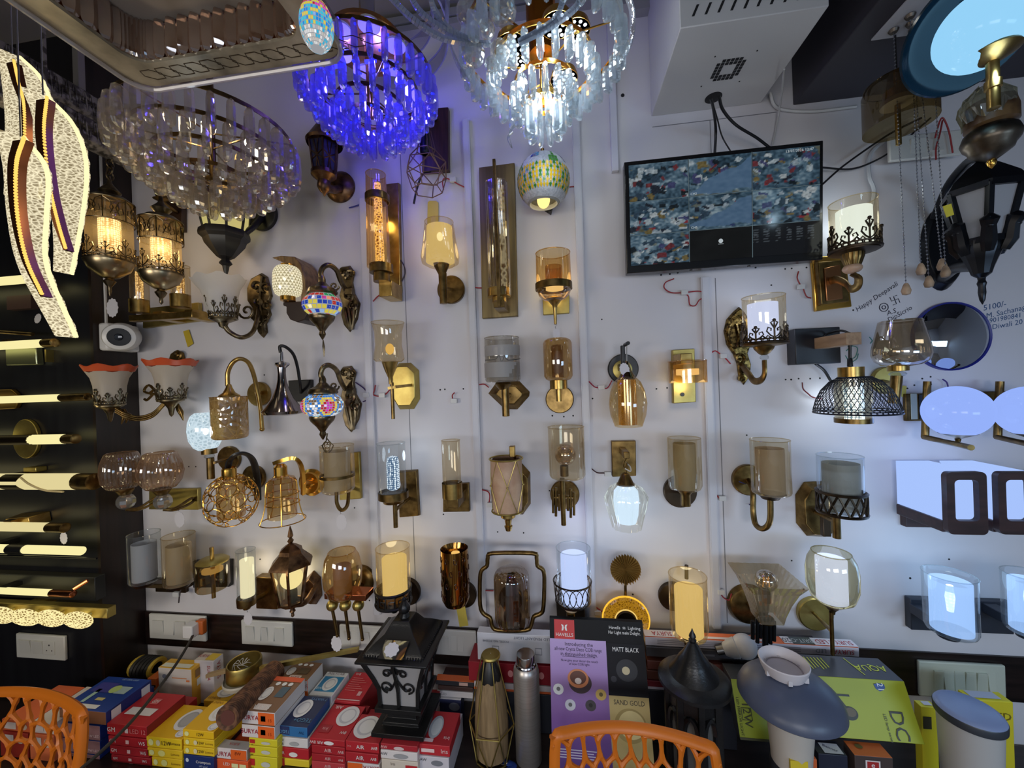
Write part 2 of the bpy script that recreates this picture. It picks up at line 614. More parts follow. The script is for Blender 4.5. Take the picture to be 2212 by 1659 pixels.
def lace(mb, x, off, rpx, y0, y1, n, kind, w=0.0013, rb=None):
 """metal lace round a cylinder, y0 top px, y1 bottom px"""
 c, zof, kh, k = ax(x, y0, y1, off)
 R = rpx * kh
 RB = (rb or rpx) * kh
 z0, z1 = zof(y1), zof(y0)
 H = z1 - z0
 def P(a, h):
  r = RB + (R - RB) * h
  return c + Vector((r * math.cos(a), r * math.sin(a), z0 + H * h))
 def ring(h, ww=w):
  mb.tube([P(2 * PI * i / 40, h) for i in range(40)], ww, 5, True)
 d = 2 * PI / n
 if kind == 'crown':
  ring(0, w * 1.8)
  ring(0.16, w)
  for i in range(n * 3):
   mb.tube([P((i + .5 + .42 * math.cos(t)) * d / 3, .09 + .07 * math.sin(t)) for t in [2 * PI * j / 7 for j in range(7)]], w * .8, 4, True)
  for i in range(n):
   a = i * d
   tall = 1.0 if i % 2 == 0 else 0.72
   mb.tube([P(a, 0), P(a, tall * .8), P(a, tall)], [w, w, w * .5], 5)
   for sg in (-1, 1):
    mb.tube([P(a + sg * d * q, h * tall) for q, h in ((0, .2), (.22, .3), (.42, .5), (.34, .68), (.18, .62), (.2, .5))], w * .9, 4)
    mb.tube([P(a + sg * d * q, h * tall) for q, h in ((0, .62), (.12, .78), (.2, .9), (.1, .93))], w * .9, 4)
    mb.tube([P(a + sg * d * q, h) for q, h in ((.5, .18), (.36, .3), (.25, .2), (.12, .16))], w, 4)
   t = P(a, tall)
   mb.ball(t, w * 2.2, n=6, m=4)
 elif kind == 'scroll':
  ring(0, w * 1.4)
  ring(1, w * 1.2)
  for i in range(n):
   a = i * d
   for sg in (-1, 1):
    mb.tube([P(a + sg * d * q, h) for q, h in ((0, .05), (.3, .2), (.45, .5), (.3, .8), (.1, .7), (.15, .45))], w, 4)
   mb.tube([P(a, 0), P(a, 1)], w, 4)
   mb.tube([P(a + d * .5 + .2 * d * math.cos(t), .5 + .22 * math.sin(t)) for t in [2 * PI * j / 8 for j in range(8)]], w, 4, True)
 elif kind == 'lattice':
  ring(0, w * 1.5)
  ring(1, w * 1.5)
  for i in range(n):
   for sg in (-1, 1):
    mb.tube([P(i * d + sg * d * t / 3 * 1.0, t / 3) for t in range(4)], w, 4)
 elif kind == 'ovals':
  ring(0, w * 1.4)
  ring(1, w * 1.4)
  for i in range(n):
   mb.tube([P(i * d + d * 1.0 * math.cos(t), .5 + .47 * math.sin(t)) for t in [2 * PI * j / 12 for j in range(12)]], w * .8, 4, True)
 elif kind == 'greek':
  for i in range(n):
   a = i * d
   key = [(0, .12), (.9, .12), (.9, .62), (.35, .62), (.35, .38), (.6, .38)]
   mb.tube([P(a + d * q, h) for q, h in key], w, 4)
   mb.tube([P(a + d * q, h) for q, h in ((.0, .12), (.0, .88), (1.0, .88))], w, 4)
  ring(0, w * 2)
  ring(1, w * 2)
 elif kind == 'mesh':
  ring(0, w * 2)
  ring(1, w * 2)
 return mb
def hang_tag(label, x, y, off, s=22, y_from=None, ang=0.0):
 """white scalloped price tag on a thread"""
 t = thing('hanging_tag', label, 'price tag', W(x, y, off), 'white price tags')
 c = W(x, y, off)
 k = mpp(c)
 pts = []
 for i in range(48):
  a = 2 * PI * i / 48
  r = s * k * (1 + 0.06 * math.cos(12 * a))
  q = Vector((r * .72 * math.cos(a), 0, r * math.sin(a)))
  pts.append(c + Matrix.Rotation(ang, 3, 'Y') @ q)
 part('paper', MB().prism(pts, (0, -0.0008, 0)), plain((214, 210, 214), 0.7), t)
 part('thread', MB().tube([W(x + 1, y_from if y_from else y - s * 2, off - .012), W(x - 3, (y - s * 1.3), off - .002), W(x, y - s * .8, off)], 0.0006, 4), plain((60, 50, 46), 0.8), t)
 return t
def wire_lead(label, pts, col=(150, 30, 40), conn=None, r=1.3, off=0.012):
 P = [(p[0], p[1], p[2] if len(p) > 2 else off) for p in pts]
 t = thing('wire_lead', label, 'wire', W(*P[0]))
 W0 = curve(px(P), 6)
 part('wire', MB().tube(W0, r * mpp(W0[0]), 6), plain(col, 0.5), t)
 if conn:
  c = W(conn[0], conn[1], off)
  k = mpp(c)
  mb = MB().box(c + Vector((-7 * k, -.006, -5 * k)), c + Vector((7 * k, .004, 5 * k)))
  part('connector', mb, plain((205, 205, 205), 0.35), t, bev=0.001)
 return t
# ================================================================== the setting
TABLE = 0.80
ZB1, ZB0 = 1.043, 0.918                    # dark band with the switches
X1 = W(300, 850).x                         # where the dark pillar meets the white wall
OP = 0.137                                 # how far the pillar stands out
ZS = 2.648                                 # underside of the dark bulkhead
wallpaint = plain((216, 213, 217), 0.5, var=0.35, scale=2.2, col2=(206, 203, 208), spec=0.25)
wd_dark = plain((38, 24, 20), 0.35, var=0.6, scale=6, col2=(22, 14, 12), aniso=(8, 8, 0.6))
wd_black = plain((26, 27, 32), 0.34, var=0.5, scale=4, col2=(20, 20, 26), aniso=(8, 8, 0.6))
w = struct('wall_back', MB().box((X1, 0, 0), (2.1, 0.12, 3.3)), wallpaint)
mb = MB()
for x, y, r in ((1345, 206, 4), (1300, 690, 1.6), (1428, 594, 2), (1447, 592, 2), (1464, 589, 2), (1632, 578, 2), (1640, 572, 2), (1280, 861, 1.8),
    (1418, 840, 1.8), (1441, 838, 1.8), (1497, 838, 1.8), (1193, 898, 1.8), (1218, 900, 1.8), (1238, 898, 1.8), (951, 842, 1.8),
    (961, 841, 1.8), (1001, 840, 1.8), (1697, 820, 1.8), (1709, 820, 2), (1725, 818, 1.8), (1750, 818, 1.8), (1771, 817, 1.8),
    (1696, 581, 1.8), (1710, 580, 1.8), (1742, 578, 1.8), (1666, 616, 1.8), (1843, 670, 1.8), (1992, 818, 1.8), (2010, 814, 1.8),
    (1975, 832, 1.8), (1960, 839, 1.8), (1966, 1249, 2.2), (1736, 1273, 2), (1710, 1211, 1.6), (2050, 1208, 1.8), (571, 810, 1.6),
    (958, 1111, 1.6), (766, 1097, 1.6), (1075, 1149, 1.6), (1131, 1151, 1.6), (798, 1297, 1.6), (1187, 1060, 1.6), (1367, 1284, 2),
    (562, 1208, 1.6), (408, 1008, 1.4), (423, 1008, 1.4), (1613, 940, 1.6), (2011, 830, 1.8)):
 c = W(x, y)
 mb.lathe(c, [(r * mpp(c), -0.0006), (r * mpp(c), 0.001)], 10, axis='y')
part('screw_hole', mb, plain((24, 24, 28), 0.8), w)
# joints between the wall panels
mb = MB()
for x, ya, yb in ((882, 300, 1340), (1558, 600, 1345)):
 p = W(x, (ya + yb) / 2)
 mb.box((p.x - .0011, -.0006, W(x, yb).z), (p.x + .0011, .001, W(x, ya).z))
p = W(1533, 236)
mb.box((W(1410, 300).x, -.0006, p.z - .0345), (.655, .001, p.z - .0325))
p = W(1535, 300)
mb.box((p.x - .001, -.0006, W(1535, 330).z), (p.x + .001, .001, 2.634))
struct('trim_1', mb, plain((120, 120, 126), 0.8), label='thin joints between the white wall panels')
# white plastic cable trunking running up the wall
trunk = plain((206, 206, 214), 0.35)
for i, (x, ya, yb, wpx, th) in enumerate(((803, 430, 1322, 17, .014), (1027, 262, 1352, 15, .016), (1262, 262, 1352, 16, .016), (1533, 600, 1352, 17, .014))):
 c = W(x, (ya + yb) / 2)
 h = wpx * mpp(c) / 2
 mb = MB().box((c.x - h, -th, W(x, yb).z), (c.x + h, 0, W(x, ya).z))
 mb.box((c.x - h + .003, -th - .0012, W(x, yb).z), (c.x + h - .003, -th, W(x, ya).z))
 struct('trim_%d' % (i + 2), mb, trunk, bev=.001, label='white cable trunking running up the white wall')
c = W(1322, 200)
h = 7 * mpp(c)
struct('trim_6', MB().box((c.x - h, -.016, W(1322, 375).z), (c.x + h, 0, 3.1)), trunk, bev=.001, label='white cable trunking coming down from the ceiling')
struct('trim_7', MB().box((X1, -.006, ZB0), (2.1, 0, ZB1)), plain((40, 28, 26), 0.3, var=0.5, scale=8, aniso=(.6, 8, 8)), label='dark band along the wall behind the switch plates')
mbp = MB()
mbp.box((-3.2, -OP, 0), (X1 - .012, .12, 3.3)).box((-3.3, -4.3, 0), (-3.2, .12, 3.3))
mbp.cur = 1
mbp.box((X1 - .012, -OP, 0), (X1, .12, 3.3))
struct('wall_left', mbp, [wd_black, wd_dark], label='dark panelled pillar left of the white wall')
struct('ceiling', MB().box((-3.2, -4.2, 3.11), (2.1, .12, 3.25)), plain((150, 146, 142), 0.7))
mb = MB()
mb.box((-.9, -.03, 3.03), (.3, 0, 3.05)).box((-.9, -.028, 3.06), (.3, 0, 3.085)).box((.25, -.03, 2.98), (.31, 0, 3.06))
struct('trim_8', mb, plain((150, 150, 152), 0.5), label='grey wiring duct along the top of the wall')
struct('ceiling_right', MB().box((.70, -1.1, ZS), (2.1, 0, 3.11)), plain((52, 50, 60), 0.55), bev=.003, label='dark dropped bulkhead over the right of the wall')
struct('wall_front', MB().box((-3.2, -4.3, 0), (2.1, -4.2, 3.11)), plain((214, 222, 234), .6))
struct('wall_right', MB().box((2.1, -4.3, 0), (2.2, .12, 3.25)), plain((205, 208, 216), .6))
mbf = MB().box((-3.2, -4.2, -.1), (2.1, .12, 0))
struct('floor', mbf, plain((150, 144, 138), 0.3, var=.3, scale=3, col2=(130, 124, 120)))
# ------------------------------------------------------------------ long display counter under the wall
t = thing('counter', 'dark wooden counter along the wall holding the boxes and garden lights', 'counter', (-.2, -.2, 0))
wtop = plain((46, 36, 34), 0.35, var=0.6, scale=5, col2=(30, 23, 22), aniso=(.6, 8, 8))
part('countertop', MB().box((X1 + .001, -.40, TABLE - .035), (2.0, -.007, TABLE)), wtop, t, bev=.003)
t2 = thing('side_counter', 'short dark counter section in front of the dark pillar behind the left chair', 'counter', (-2.1, -.27, 0))
part('countertop', MB().box((-2.6, -.40, TABLE - .035), (X1 - .001, -OP - .001, TABLE)), wtop, t2, bev=.003)
part('front_panel', MB().box((-2.6, -.385, 0), (X1 - .001, -.365, TABLE - .035)), wtop, t2)
for x0, x1 in ((X1 + .001, X1 + .03), (-.1, -.07), (1.97, 2.0)):
 part('side_panel', MB().box((x0, -.38, 0), (x1, -.007, TABLE - .035)), wtop, t)
part('front_panel', MB().box((X1 + .03, -.385, .06), (2.0, -.365, TABLE - .035)), wtop, t)
# ------------------------------------------------------------------ silver carved rails hanging at the top left, running away from the wall
carv = plain((158, 153, 144), 0.35, .45, var=0.8, scale=55, col2=(84, 80, 74), bump=0.9)
for (u, v, off, h, lab) in ((338, 396, .05, 34, 'carved silver rail with scroll relief behind the lantern hooks, lower of two'),
       (250, 296, .05, 40, 'fluted silver rail crossing behind the unlit crystal chandelier, upper of two')):
 a = W(u, v, off)
 k = mpp(a)
 t = thing('carved_rail', lab, 'rail', a, 'silver carved rails')
 prof = [(0, 0), (.020, .006), (.030, .018), (.030, .036), (.018, .048), (.030, .060), (.030, .082), (.014, .094), (0, .098)]
 pts = [a + Vector((x, 0, z)) for x, z in prof]
 part('moulding', MB().prism(pts, (0, -.46, 0)), carv, t)
 mb = MB()
 for i in range(10):
  y = a.y - .03 - i * .045
  for sg in (-1, 1):
   mb.tube([a + Vector((.031, y - a.y + sg * (.004 + .018 * q), .048 + .034 * math.sin(6 * q) * sg)) for q in [j / 7 for j in range(8)]], .0022, 4)
 part('relief_pattern', mb, carv, t)
 part('hanger', MB().tube([a + Vector((.006, -.3, .09)), Vector((a.x + .006, a.y - .3, 3.11))], .006, 6), carv, t)
 part('hanger', MB().tube([a + Vector((.006, -.44, .09)), Vector((a.x + .006, a.y - .44, 3.11))], .006, 6), carv, t)
# upright white-grey post beside the rails
c = W(182, 260, .14)
solo('support_post', MB().box((c.x - .012, -.16, W(182, 385, .15).z), (c.x + .012, -.14, 3.11)), plain((150, 145, 135), .5), 'pale upright post behind the two silver rails', 'post', bev=.002)
# ------------------------------------------------------------------ white metal cabinet under the ceiling
t = thing('equipment_cabinet', 'white metal cabinet with vent grid fixed above the screen', 'cabinet', (.46, -.15, 2.667))
cw = plain((206, 205, 206), .4)
ca = [(.296, -.302, 2.667), (.612, -.302, 2.667), (.612, 0, 2.667), (.296, 0, 2.667)]
part('body', MB().box(ca[0], (.612, 0, 3.105)), cw, t, bev=.002)
part('door', MB().box((.306, -.308, 2.735), (.602, -.302, 3.1)), plain((46, 56, 72), .25), t)
part('window', MB().box((.40, -.309, 2.79), (.56, -.308, 3.09)), plain((96, 98, 98), .15), t)
part('latch', MB().box((.375, -.309, 2.77), (.39, -.3075, 2.776)), BLACK, t)
mb = MB()
for i in range(10):
 x = .322 + i * .028
 mb.hexa([(x, -.3026, 2.69), (x + .006, -.3026, 2.69), (x + .006, -.301, 2.69), (x, -.301, 2.69), (x + .012, -.3026, 2.716), (x + .018, -.3026, 2.716), (x + .018, -.301, 2.716), (x + .012, -.301, 2.716)])
part('slot', mb, plain((25, 25, 28), .7), t)
mb = MB()
gc = Wz(1572, 150, 2.667)
for i in range(7):
 for j in range(7):
  if 2 <= i <= 4 and 2 <= j <= 4 or (i, j) in ((0, 0), (6, 6), (0, 6), (6, 0)):
   continue
  x, y = gc.x + (i - 3) * .0105, gc.y + (j - 3) * .0105
  mb.box((x - .0042, y - .0042, 2.6662), (x + .0042, y + .0042, 2.668))
for dx, dy in ((-.05, -.05), (.05, -.05), (-.05, .05), (.05, .05)):
 mb.lathe(Vector((gc.x + dx, gc.y + dy, 2.6662)), [(.002, 0), (.002, .001)], 8)
part('vent_grid', mb, plain((28, 28, 32), .7), t)
hc = Wz(1541, 211, 2.667)
part('cable_hole', MB().lathe(hc, [(.021, -.0015), (.023, -.001), (.023, .002)], 24), plain((16, 16, 20), .6), t)
for lab, pts, r in (('thick black cable dropping straight from the cabinet hole to the screen', [(1535, 212, .2), (1541, 235, .15), (1546, 280, .07), (1544, 330, .05)], 3.2),
     ('thin black cable beside the thick one behind the screen', [(1536, 212, .2), (1549, 255, .13), (1560, 295, .06), (1580, 330, .05)], 1.6),
     ('black cable curving right from the cabinet hole to the screen', [(1553, 208, .2), (1562, 238, .15), (1590, 270, .09), (1635, 298, .06), (1666, 322, .04)], 3.2)):
 P = curve(px(pts), 8)
 solo('cable', MB().tube(P, r * mpp(P[0]), 8), plain((22, 22, 26), .4), lab, 'cable')
# ------------------------------------------------------------------ screen with eight camera views
t = thing('monitor', 'flat black screen showing a grid of security camera views', 'screen', W(1562, 460, .1))
A, B_, C_, D_ = W(1350, 358, .10), W(1777, 305, .10), W(1352, 593, .10), W(1755, 557, .10)
xm0, xm1 = (A.x + C_.x) / 2, (B_.x + D_.x) / 2 + .012
zm1, zm0 = (A.z + B_.z) / 2, (C_.z + D_.z) / 2
tilt = .018                                    # the top leans out a little
def scr(s, q, d=0.0):
 """s across, q up the screen, both 0..1"""
 return Vector((xm0 + (xm1 - xm0) * s, -.094 - tilt * q - d, zm0 + (zm1 - zm0) * q))
mb = MB()
mb.hexa([scr(0, 0), scr(1, 0), scr(1, 0, -.03), scr(0, 0, -.03), scr(0, 1), scr(1, 1), scr(1, 1, -.03), scr(0, 1, -.03)])
part('housing', mb, plain((18, 18, 20), .25), t, bev=.002)
part('wall_bracket', MB().box((xm0 + .2, -.085, zm0 + .1), (xm0 + .32, 0, zm0 + .22)), BLACK, t)
for k in range(2):
 mb = MB().tube([scr(.35 + k * .3, .03, -.015), scr(.35 + k * .3, -.005, -.015)], .004, 6)
 part('stand_foot', mb, BLACK, t)
SHAPES = {}
def viewcol(kind, s, q, sd):
 if sd not in SHAPES:
  SHAPES[sd] = [(RND.random(), RND.random() * .9, RND.uniform(.03, .14), RND.uniform(.02, .09), RND.uniform(-.7, .7), RND.choice([(.02, .03, .04), (.5, .6, .66), (.4, .5, .58), (.05, .09, .14), (.03, .04, .06), (.24, .19, .08), (.22, .05, .06), (.6, .68, .72), (.08, .09, .22)])) for _ in range(46)]
 if kind in ('shop', 'street'):
  for a, b, w_, h_, an, c_ in SHAPES[sd]:
   dx, dy = s - a, (q - b) * .62
   if abs(dx * math.cos(an) + dy * math.sin(an)) < w_ * .6 and abs(-dx * math.sin(an) + dy * math.cos(an)) < h_ * .6:
    if kind == 'shop' or q > .15 + .8 * s:
     g = .8 + .5 * noise.noise(Vector((s * 25, q * 18, sd)))
     return tuple(k * g for k in c_)
 v = Vector((s * 3 + sd * 7.1, q * 3 + sd * 3.3, sd))
 n1 = noise.noise(v * 1.2)
 n2 = noise.noise(v * 4.3)
 n3 = noise.noise(v * 9.0)
 if kind == 'off':
  g = .012 + .01 * max(0, n1)
  return (g, g * 1.1, g * 1.15)
 if kind == 'list':
  on = (int(q * 26) % 2 == 0 and .45 < q < .9 and (s * 6) % 1 < .5 and n3 > -.2)
  return (.10, .12, .14) if on else (.014, .016, .02)
 pal = [(.03, .045, .06), (.10, .17, .25), (.26, .36, .45), (.45, .56, .62), (.20, .17, .07), (.30, .05, .06), (.06, .08, .18)]
 pal = [(.015, .03, .045), (.05, .10, .15), (.13, .22, .30), (.34, .46, .53), (.20, .17, .06), (.28, .04, .05), (.04, .06, .16)]
 if kind == 'street' and q - .12 * n1 < .1 + .8 * s and q > .08 + .1 * n1:
  return (.11 + .03 * n2, .20 + .04 * n2, .33 + .05 * n2)
 n0 = noise.noise(v * .8 + Vector((3, 7, 1)))
 st = noise.noise(Vector((s * 22 + q * 9, q * 16 - s * 7, sd)))
 t_ = n2 * .7 + .45 * st + .75 * n0
 w = max(0, min(2.999, (t_ + .75) * 2.0))
 i = int(w)
 c = tuple(pal[i][k] + (pal[i + 1][k] - pal[i][k]) * (w - i) for k in range(3))
 n4 = noise.noise(v * 2.1 + Vector((9, 4, 2)))
 if n4 > .5:
  c = tuple(.5 * c[k] + .5 * pal[4][k] for k in range(3))
 elif n4 < -.55 and q < .5:
  c = pal[5] if kind == 'shop' else pal[6]
 return c
mview, ntv, outv = newmat('screen_picture')
at_ = nd(ntv, 'ShaderNodeAttribute', attribute_name='picture')
em = nd(ntv, 'ShaderNodeEmission')
em.inputs[1].default_value = 0.5
gls = nd(ntv, 'ShaderNodeBsdfGlossy')
gls.inputs['Roughness'].default_value = 0.12
mxs = nd(ntv, 'ShaderNodeMixShader')
mxs.inputs[0].default_value = 0.05
ntv.links.new(at_.outputs[0], em.inputs[0])
ntv.links.new(em.outputs[0], mxs.inputs[1])
ntv.links.new(gls.outputs[0], mxs.inputs[2])
ntv.links.new(mxs.outputs[0], outv.inputs[0])
xs = [.02, .335, .655, .985]
ys = [.06, .335, .635, .965]
kinds = {(0, 2): 'shop', (1, 2): 'street', (2, 2): 'shop', (0, 1): 'shop', (1, 1): 'street', (2, 1): 'shop', (0, 0): 'shop', (1, 0): 'off', (2, 0): 'list'}
for (i, j), kd in kinds.items():
 s0, s1, q0, q1 = xs[i] + .003, xs[i + 1] - .003, ys[j] + .004, ys[j + 1] - .004
 nx, ny = (54, 36) if kd != 'off' else (4, 4)
 mb = MB()
 for b in range(ny + 1):
  for a in range(nx + 1):
   mb.v.append(scr(s0 + (s1 - s0) * a / nx, q0 + (q1 - q0) * b / ny, .0015))
 for b in range(ny):
  for a in range(nx):
   k = b * (nx + 1) + a
   mb.f.append([k, k + 1, k + nx + 2, k + nx + 1])
   mb.mi.append(0)
 o = part('camera_view', mb, mview, t, flat=True)
 att = o.data.color_attributes.new('picture', 'FLOAT_COLOR', 'POINT')
 me = o.data
 ba = base_of(o)
 for vtx in me.vertices:
  p = vtx.co + ba
  s = (p.x - xm0) / (xm1 - xm0)
  q = (p.z - zm0) / (zm1 - zm0)
  att.data[vtx.index].color = viewcol(kd, (s - s0) / (s1 - s0), (q - q0) / (q1 - q0), i + 3 * j + 1) + (1,)
mb = MB()
for q in ys[1:3]:
 mb.hexa([scr(.02, q - .0015, .0018), scr(.985, q - .0015, .0018), scr(.985, q - .0015, .001), scr(.02, q - .0015, .001),
             scr(.02, q + .0015, .0018), scr(.985, q + .0015, .0018), scr(.985, q + .0015, .001), scr(.02, q + .0015, .001)])
for s in xs[1:3]:
 mb.hexa([scr(s - .001, .06, .0018), scr(s + .001, .06, .0018), scr(s + .001, .06, .001), scr(s - .001, .06, .001),
             scr(s - .001, .965, .0018), scr(s + .001, .965, .0018), scr(s + .001, .965, .001), scr(s - .001, .965, .001)])
part('grid_line', mb, lit((110, 130, 140), .7), t)
mb = MB()
c = scr(.495, .225, .002)
mb.lathe(c, [(.006, -.0004), (.006, .0002)], 16, axis='y')
mb.box(c + Vector((-.007, -.0004, -.009)), c + Vector((.007, .0002, -.008)))
letters(mb, 'CH2', scr(.36, .655, .0022), .009)
letters(mb, 'CH5', scr(.36, .36, .0022), .009)
letters(mb, '13/07/2026 12:47', scr(.885, .935, .0022), .010)
part('overlay_text', mb, lit((190, 200, 205), .8), t)
# cables round the screen on the right
for lab, pts, r, col in (('dark cable running from the screen up to the switch box', [(1768, 406, .05), (1820, 360, .03), (1890, 310, .03), (1935, 282, .03), (1990, 255, .03)], 2.2, (24, 20, 26)),
                         ('second dark cable sagging between the screen and the switch box', [(1775, 362, .04), (1840, 365, .02), (1895, 345, .02), (1940, 315, .02), (2010, 255, .02)], 2.0, (24, 22, 28)),
                         ('white cable dropping behind the crown-ringed lamp', [(1915, 300, .01), (1880, 335, .01), (1878, 380, .02), (1888, 410, .02), (1884, 445, .02)], 3.6, (196, 200, 206)),
                         ('white cable looping along the bulkhead edge', [(1664, 200, .02), (1674, 228, .012), (1700, 238, .008), (1760, 240, .008), (1850, 230, .008)], 3.2, (205, 205, 205)),
                         ('thin white cable hanging beside the white cabinet', [(1694, 150, .16), (1690, 190, .1), (1683, 240, .02), (1672, 300, .012), (1664, 330, .03)], 2.2, (190, 190, 190))):
 P = curve(px(pts), 8)
 solo('cable', MB().tube(P, r * mpp(P[0]), 6), plain(col, .4), lab, 'cable')
# ------------------------------------------------------------------ switch plates
def switches(label, x0, y0, x1, y1, mods, off=.006, col=(206, 205, 200), o1=None):
 """mods: list of (share from, share to, kind)"""
 cx, cy = (x0 + x1) / 2, (y0 + y1) / 2
 c = W(cx, cy, off)
 t = thing('switch_plate', label, 'light switch', c, 'white switch plates')
 m = plain(col, .35)
 xa, xb = W(x0, cy, off).x, W(x1, cy, off).x
 h = (y1 - y0) / 2 * mpp(c)
 part('plate', MB().box((xa, -off - .010, c.z - h), (xb, -off, c.z + h)), m, t, bev=.003)
 yf = -off - .010
 for a, b, kd in mods:
  ma, mbb = xa + (xb - xa) * a, xa + (xb - xa) * b
  q = .55 * h
  if kd == 'socket':
   o = part('socket', MB().box((ma, yf - .002, c.z - q), (mbb, yf, c.z + q)), m, t, bev=.001)
   mb = MB()
   cc = Vector(((ma + mbb) / 2, yf - .0022, c.z))
   for dx, dz, r in ((0, .45, .0028), (-.25, -.35, .0021), (.25, -.35, .0021)):
    mb.lathe(cc + Vector((dx * (mbb - ma), 0, dz * q)), [(r, -.0003), (r, .001)], 10, axis='y')
   part('pin_hole', mb, plain((40, 38, 38), .6), o)
  elif kd == 'blank':
   part('blank_module', MB().box((ma, yf - .0012, c.z - q), (mbb, yf, c.z + q)), m, t, bev=.0005)
  else:
   up = 1 if kd == 'on' else -1
   mb = MB().prism([(ma + .001, yf, c.z - q), (ma + .001, yf, c.z + q), (ma + .001, yf - .003 - .0025 * up, c.z + q), (ma + .001, yf - .002, c.z), (ma + .001, yf - .003 + .0025 * up, c.z - q)], (mbb - ma - .002, 0, 0))
   part('rocker', mb, m, t, bev=.0004)
 return t
M3 = [(.10, .28, 'on'), (.30, .48, 'off'), (.50, .68, 'on')]
switches('white plate with three rockers and a phone charger plugged in, below the twin clear cylinders', 328, 1326, 449, 1379, [(.08, .27, 'on'), (.28, .46, 'off'), (.48, .66, 'on'), (.68, .88, 'socket')])
switches('white switch plate of five rockers under the bronze coach lantern', 526, 1339, 635, 1391, [(.1, .27, 'on'), (.29, .40, 'off'), (.42, .53, 'on'), (.55, .66, 'off'), (.68, .85, 'on')])
switches('white switch plate half hidden behind the three hanging brass rods', 737, 1349, 850, 1402, [(.1, .22, 'on'), (.24, .4, 'off'), (.45, .58, 'on'), (.6, .75, 'off')])
switches('white switch plate with four rockers right of the black post lantern', 930, 1358, 1030, 1412, [(.15, .28, 'on'), (.29, .42, 'on'), (.47, .6, 'off'), (.61, .74, 'off')])
switches('greenish white switch plate behind the two garden lights at far right', 1980, 1428, 2165, 1504, [(.16, .28, 'on'), (.28, .39, 'off'), (.41, .52, 'blank'), (.53, .64, 'on'), (.66, .78, 'on'), (.79, .88, 'off')], col=(196, 200, 184))
switches('white plate with two rockers and a socket on the dark pillar', 43, 1368, 147, 1420, [(.09, .32, 'on'), (.34, .57, 'on'), (.6, .81, 'socket')], off=OP)
switches('white surface box of switches high at right behind the hanging chains', 1915, 292, 2072, 345, [(.28, .5, 'on'), (.52, .74, 'off')], off=.03)
# phone charger in the first plate
t = thing('charger', 'white phone charger with orange base plugged into the wall plate', 'charger', W(416, 1362, .02))
a = W(416, 1360, .045)
k = mpp(a)
part('plug_body', MB().box(a + Vector((-13 * k, -.02, -13 * k)), a + Vector((11 * k, .014, 14 * k))), plain((222, 220, 220), .3), t, bev=.004)
part('collar', MB().box(a + Vector((2 * k, .006, -14 * k)), a + Vector((20 * k, .026, 16 * k))), plain((190, 96, 40), .4), t, bev=.004)
P = curve([W(416, 1373, .06), W(405, 1395, .10), W(370, 1450, .20), W(300, 1540, .36), W(235, 1608, .44), W(170, 1665, .50)], 8)
solo('cable', MB().tube(P, .0042, 8), plain((52, 48, 44), .5), 'dark charger cable trailing down across the boxes to the left chair', 'cable')
# ------------------------------------------------------------------ security camera on the pillar side
t = thing('security_camera', 'white security camera with a black lens on the dark pillar', 'camera', W(235, 732, .1))
c = Vector((X1 + .004, -.07, W(235, 732, .07).z))
part('mount_box', MB().box(c + Vector((-.002, -.055, -.048)), c + Vector((.035, .05, .048))), plain((222, 220, 218), .35), t, bev=.008)
cc = c + Vector((.05, -.02, 0))
dirv = Vector((.62, -.75, -.12)).normalized()
q = dirv.to_track_quat('Z', 'Y').to_matrix()
mb = MB().lathe(Vector((0, 0, 0)), [(.0, -.03), (.046, -.03), (.05, 0), (.048, .02), (.043, .03), (.03, .034)], 32)
mb.v = [cc + q @ p for p in mb.v]
part('housing', mb, plain((226, 224, 222), .3), t)
mb = MB().lathe(Vector((0, 0, 0)), [(.031, .0335), (.03, .037), (.0, .0375)], 28)
mb.v = [cc + q @ p for p in mb.v]
le = part('lens_window', mb, plain((7, 7, 9), .3, spec=.2), t)
mb = MB().lathe(Vector((0, 0, 0)), [(.012, .0375), (.010, .041), (.0, .042)], 20)
mb.v = [cc + q @ p for p in mb.v]
part('lens', mb, plain((20, 20, 26), .05), le)
P = [Vector((X1 + .004, -.10, W(200, y, .1).z)) for y in (340, 420, 520, 600, 700)]
solo('cable', MB().tube(P, .0045, 6), plain((206, 204, 200), .5), 'white cable running down the dark pillar to the security camera', 'cable')
# ================================================================== the wall lights
def sc(name, label, x, y, group=None, cat='wall light'):
 return thing(name, label, cat, W(x, y, 0), group)
def cylglass(t, mat, x, off, r, y0, y1, rnd=6, name='glass_shade', rt=None, label=None, closed=True, ribs=0, ramp=0.0, top=False):
 rt = rt or r
 prof = [(rt, y0), (r, y1 - rnd), (r - rnd * .4, y1 - rnd * .3), (r - rnd, y1)] + ([(0.001, y1)] if closed else [])
 if top:
  prof = [(0.001, y0), (rt - rnd, y0), (rt - rnd * .3, y0 + rnd * .4), (rt, y0 + rnd)] + prof[1:]
 return turn(t, name, mat, x, off, prof, rim=0 if top else 0.0013, label=label, ribs=ribs, ramp=ramp)
def core(t, mat, x, off, r, y0, y1, name='inner_shade', label=None, open_=True):
 prof = [(r - 1.5, y0 + 14), (r - 1.5, y0), (r, y0), (r, y1)] if open_ else [(0.01, y0), (r - 3, y0), (r, y0 + 3), (r, y1)]
 return turn(t, name, mat, x, off, prof, label=label)
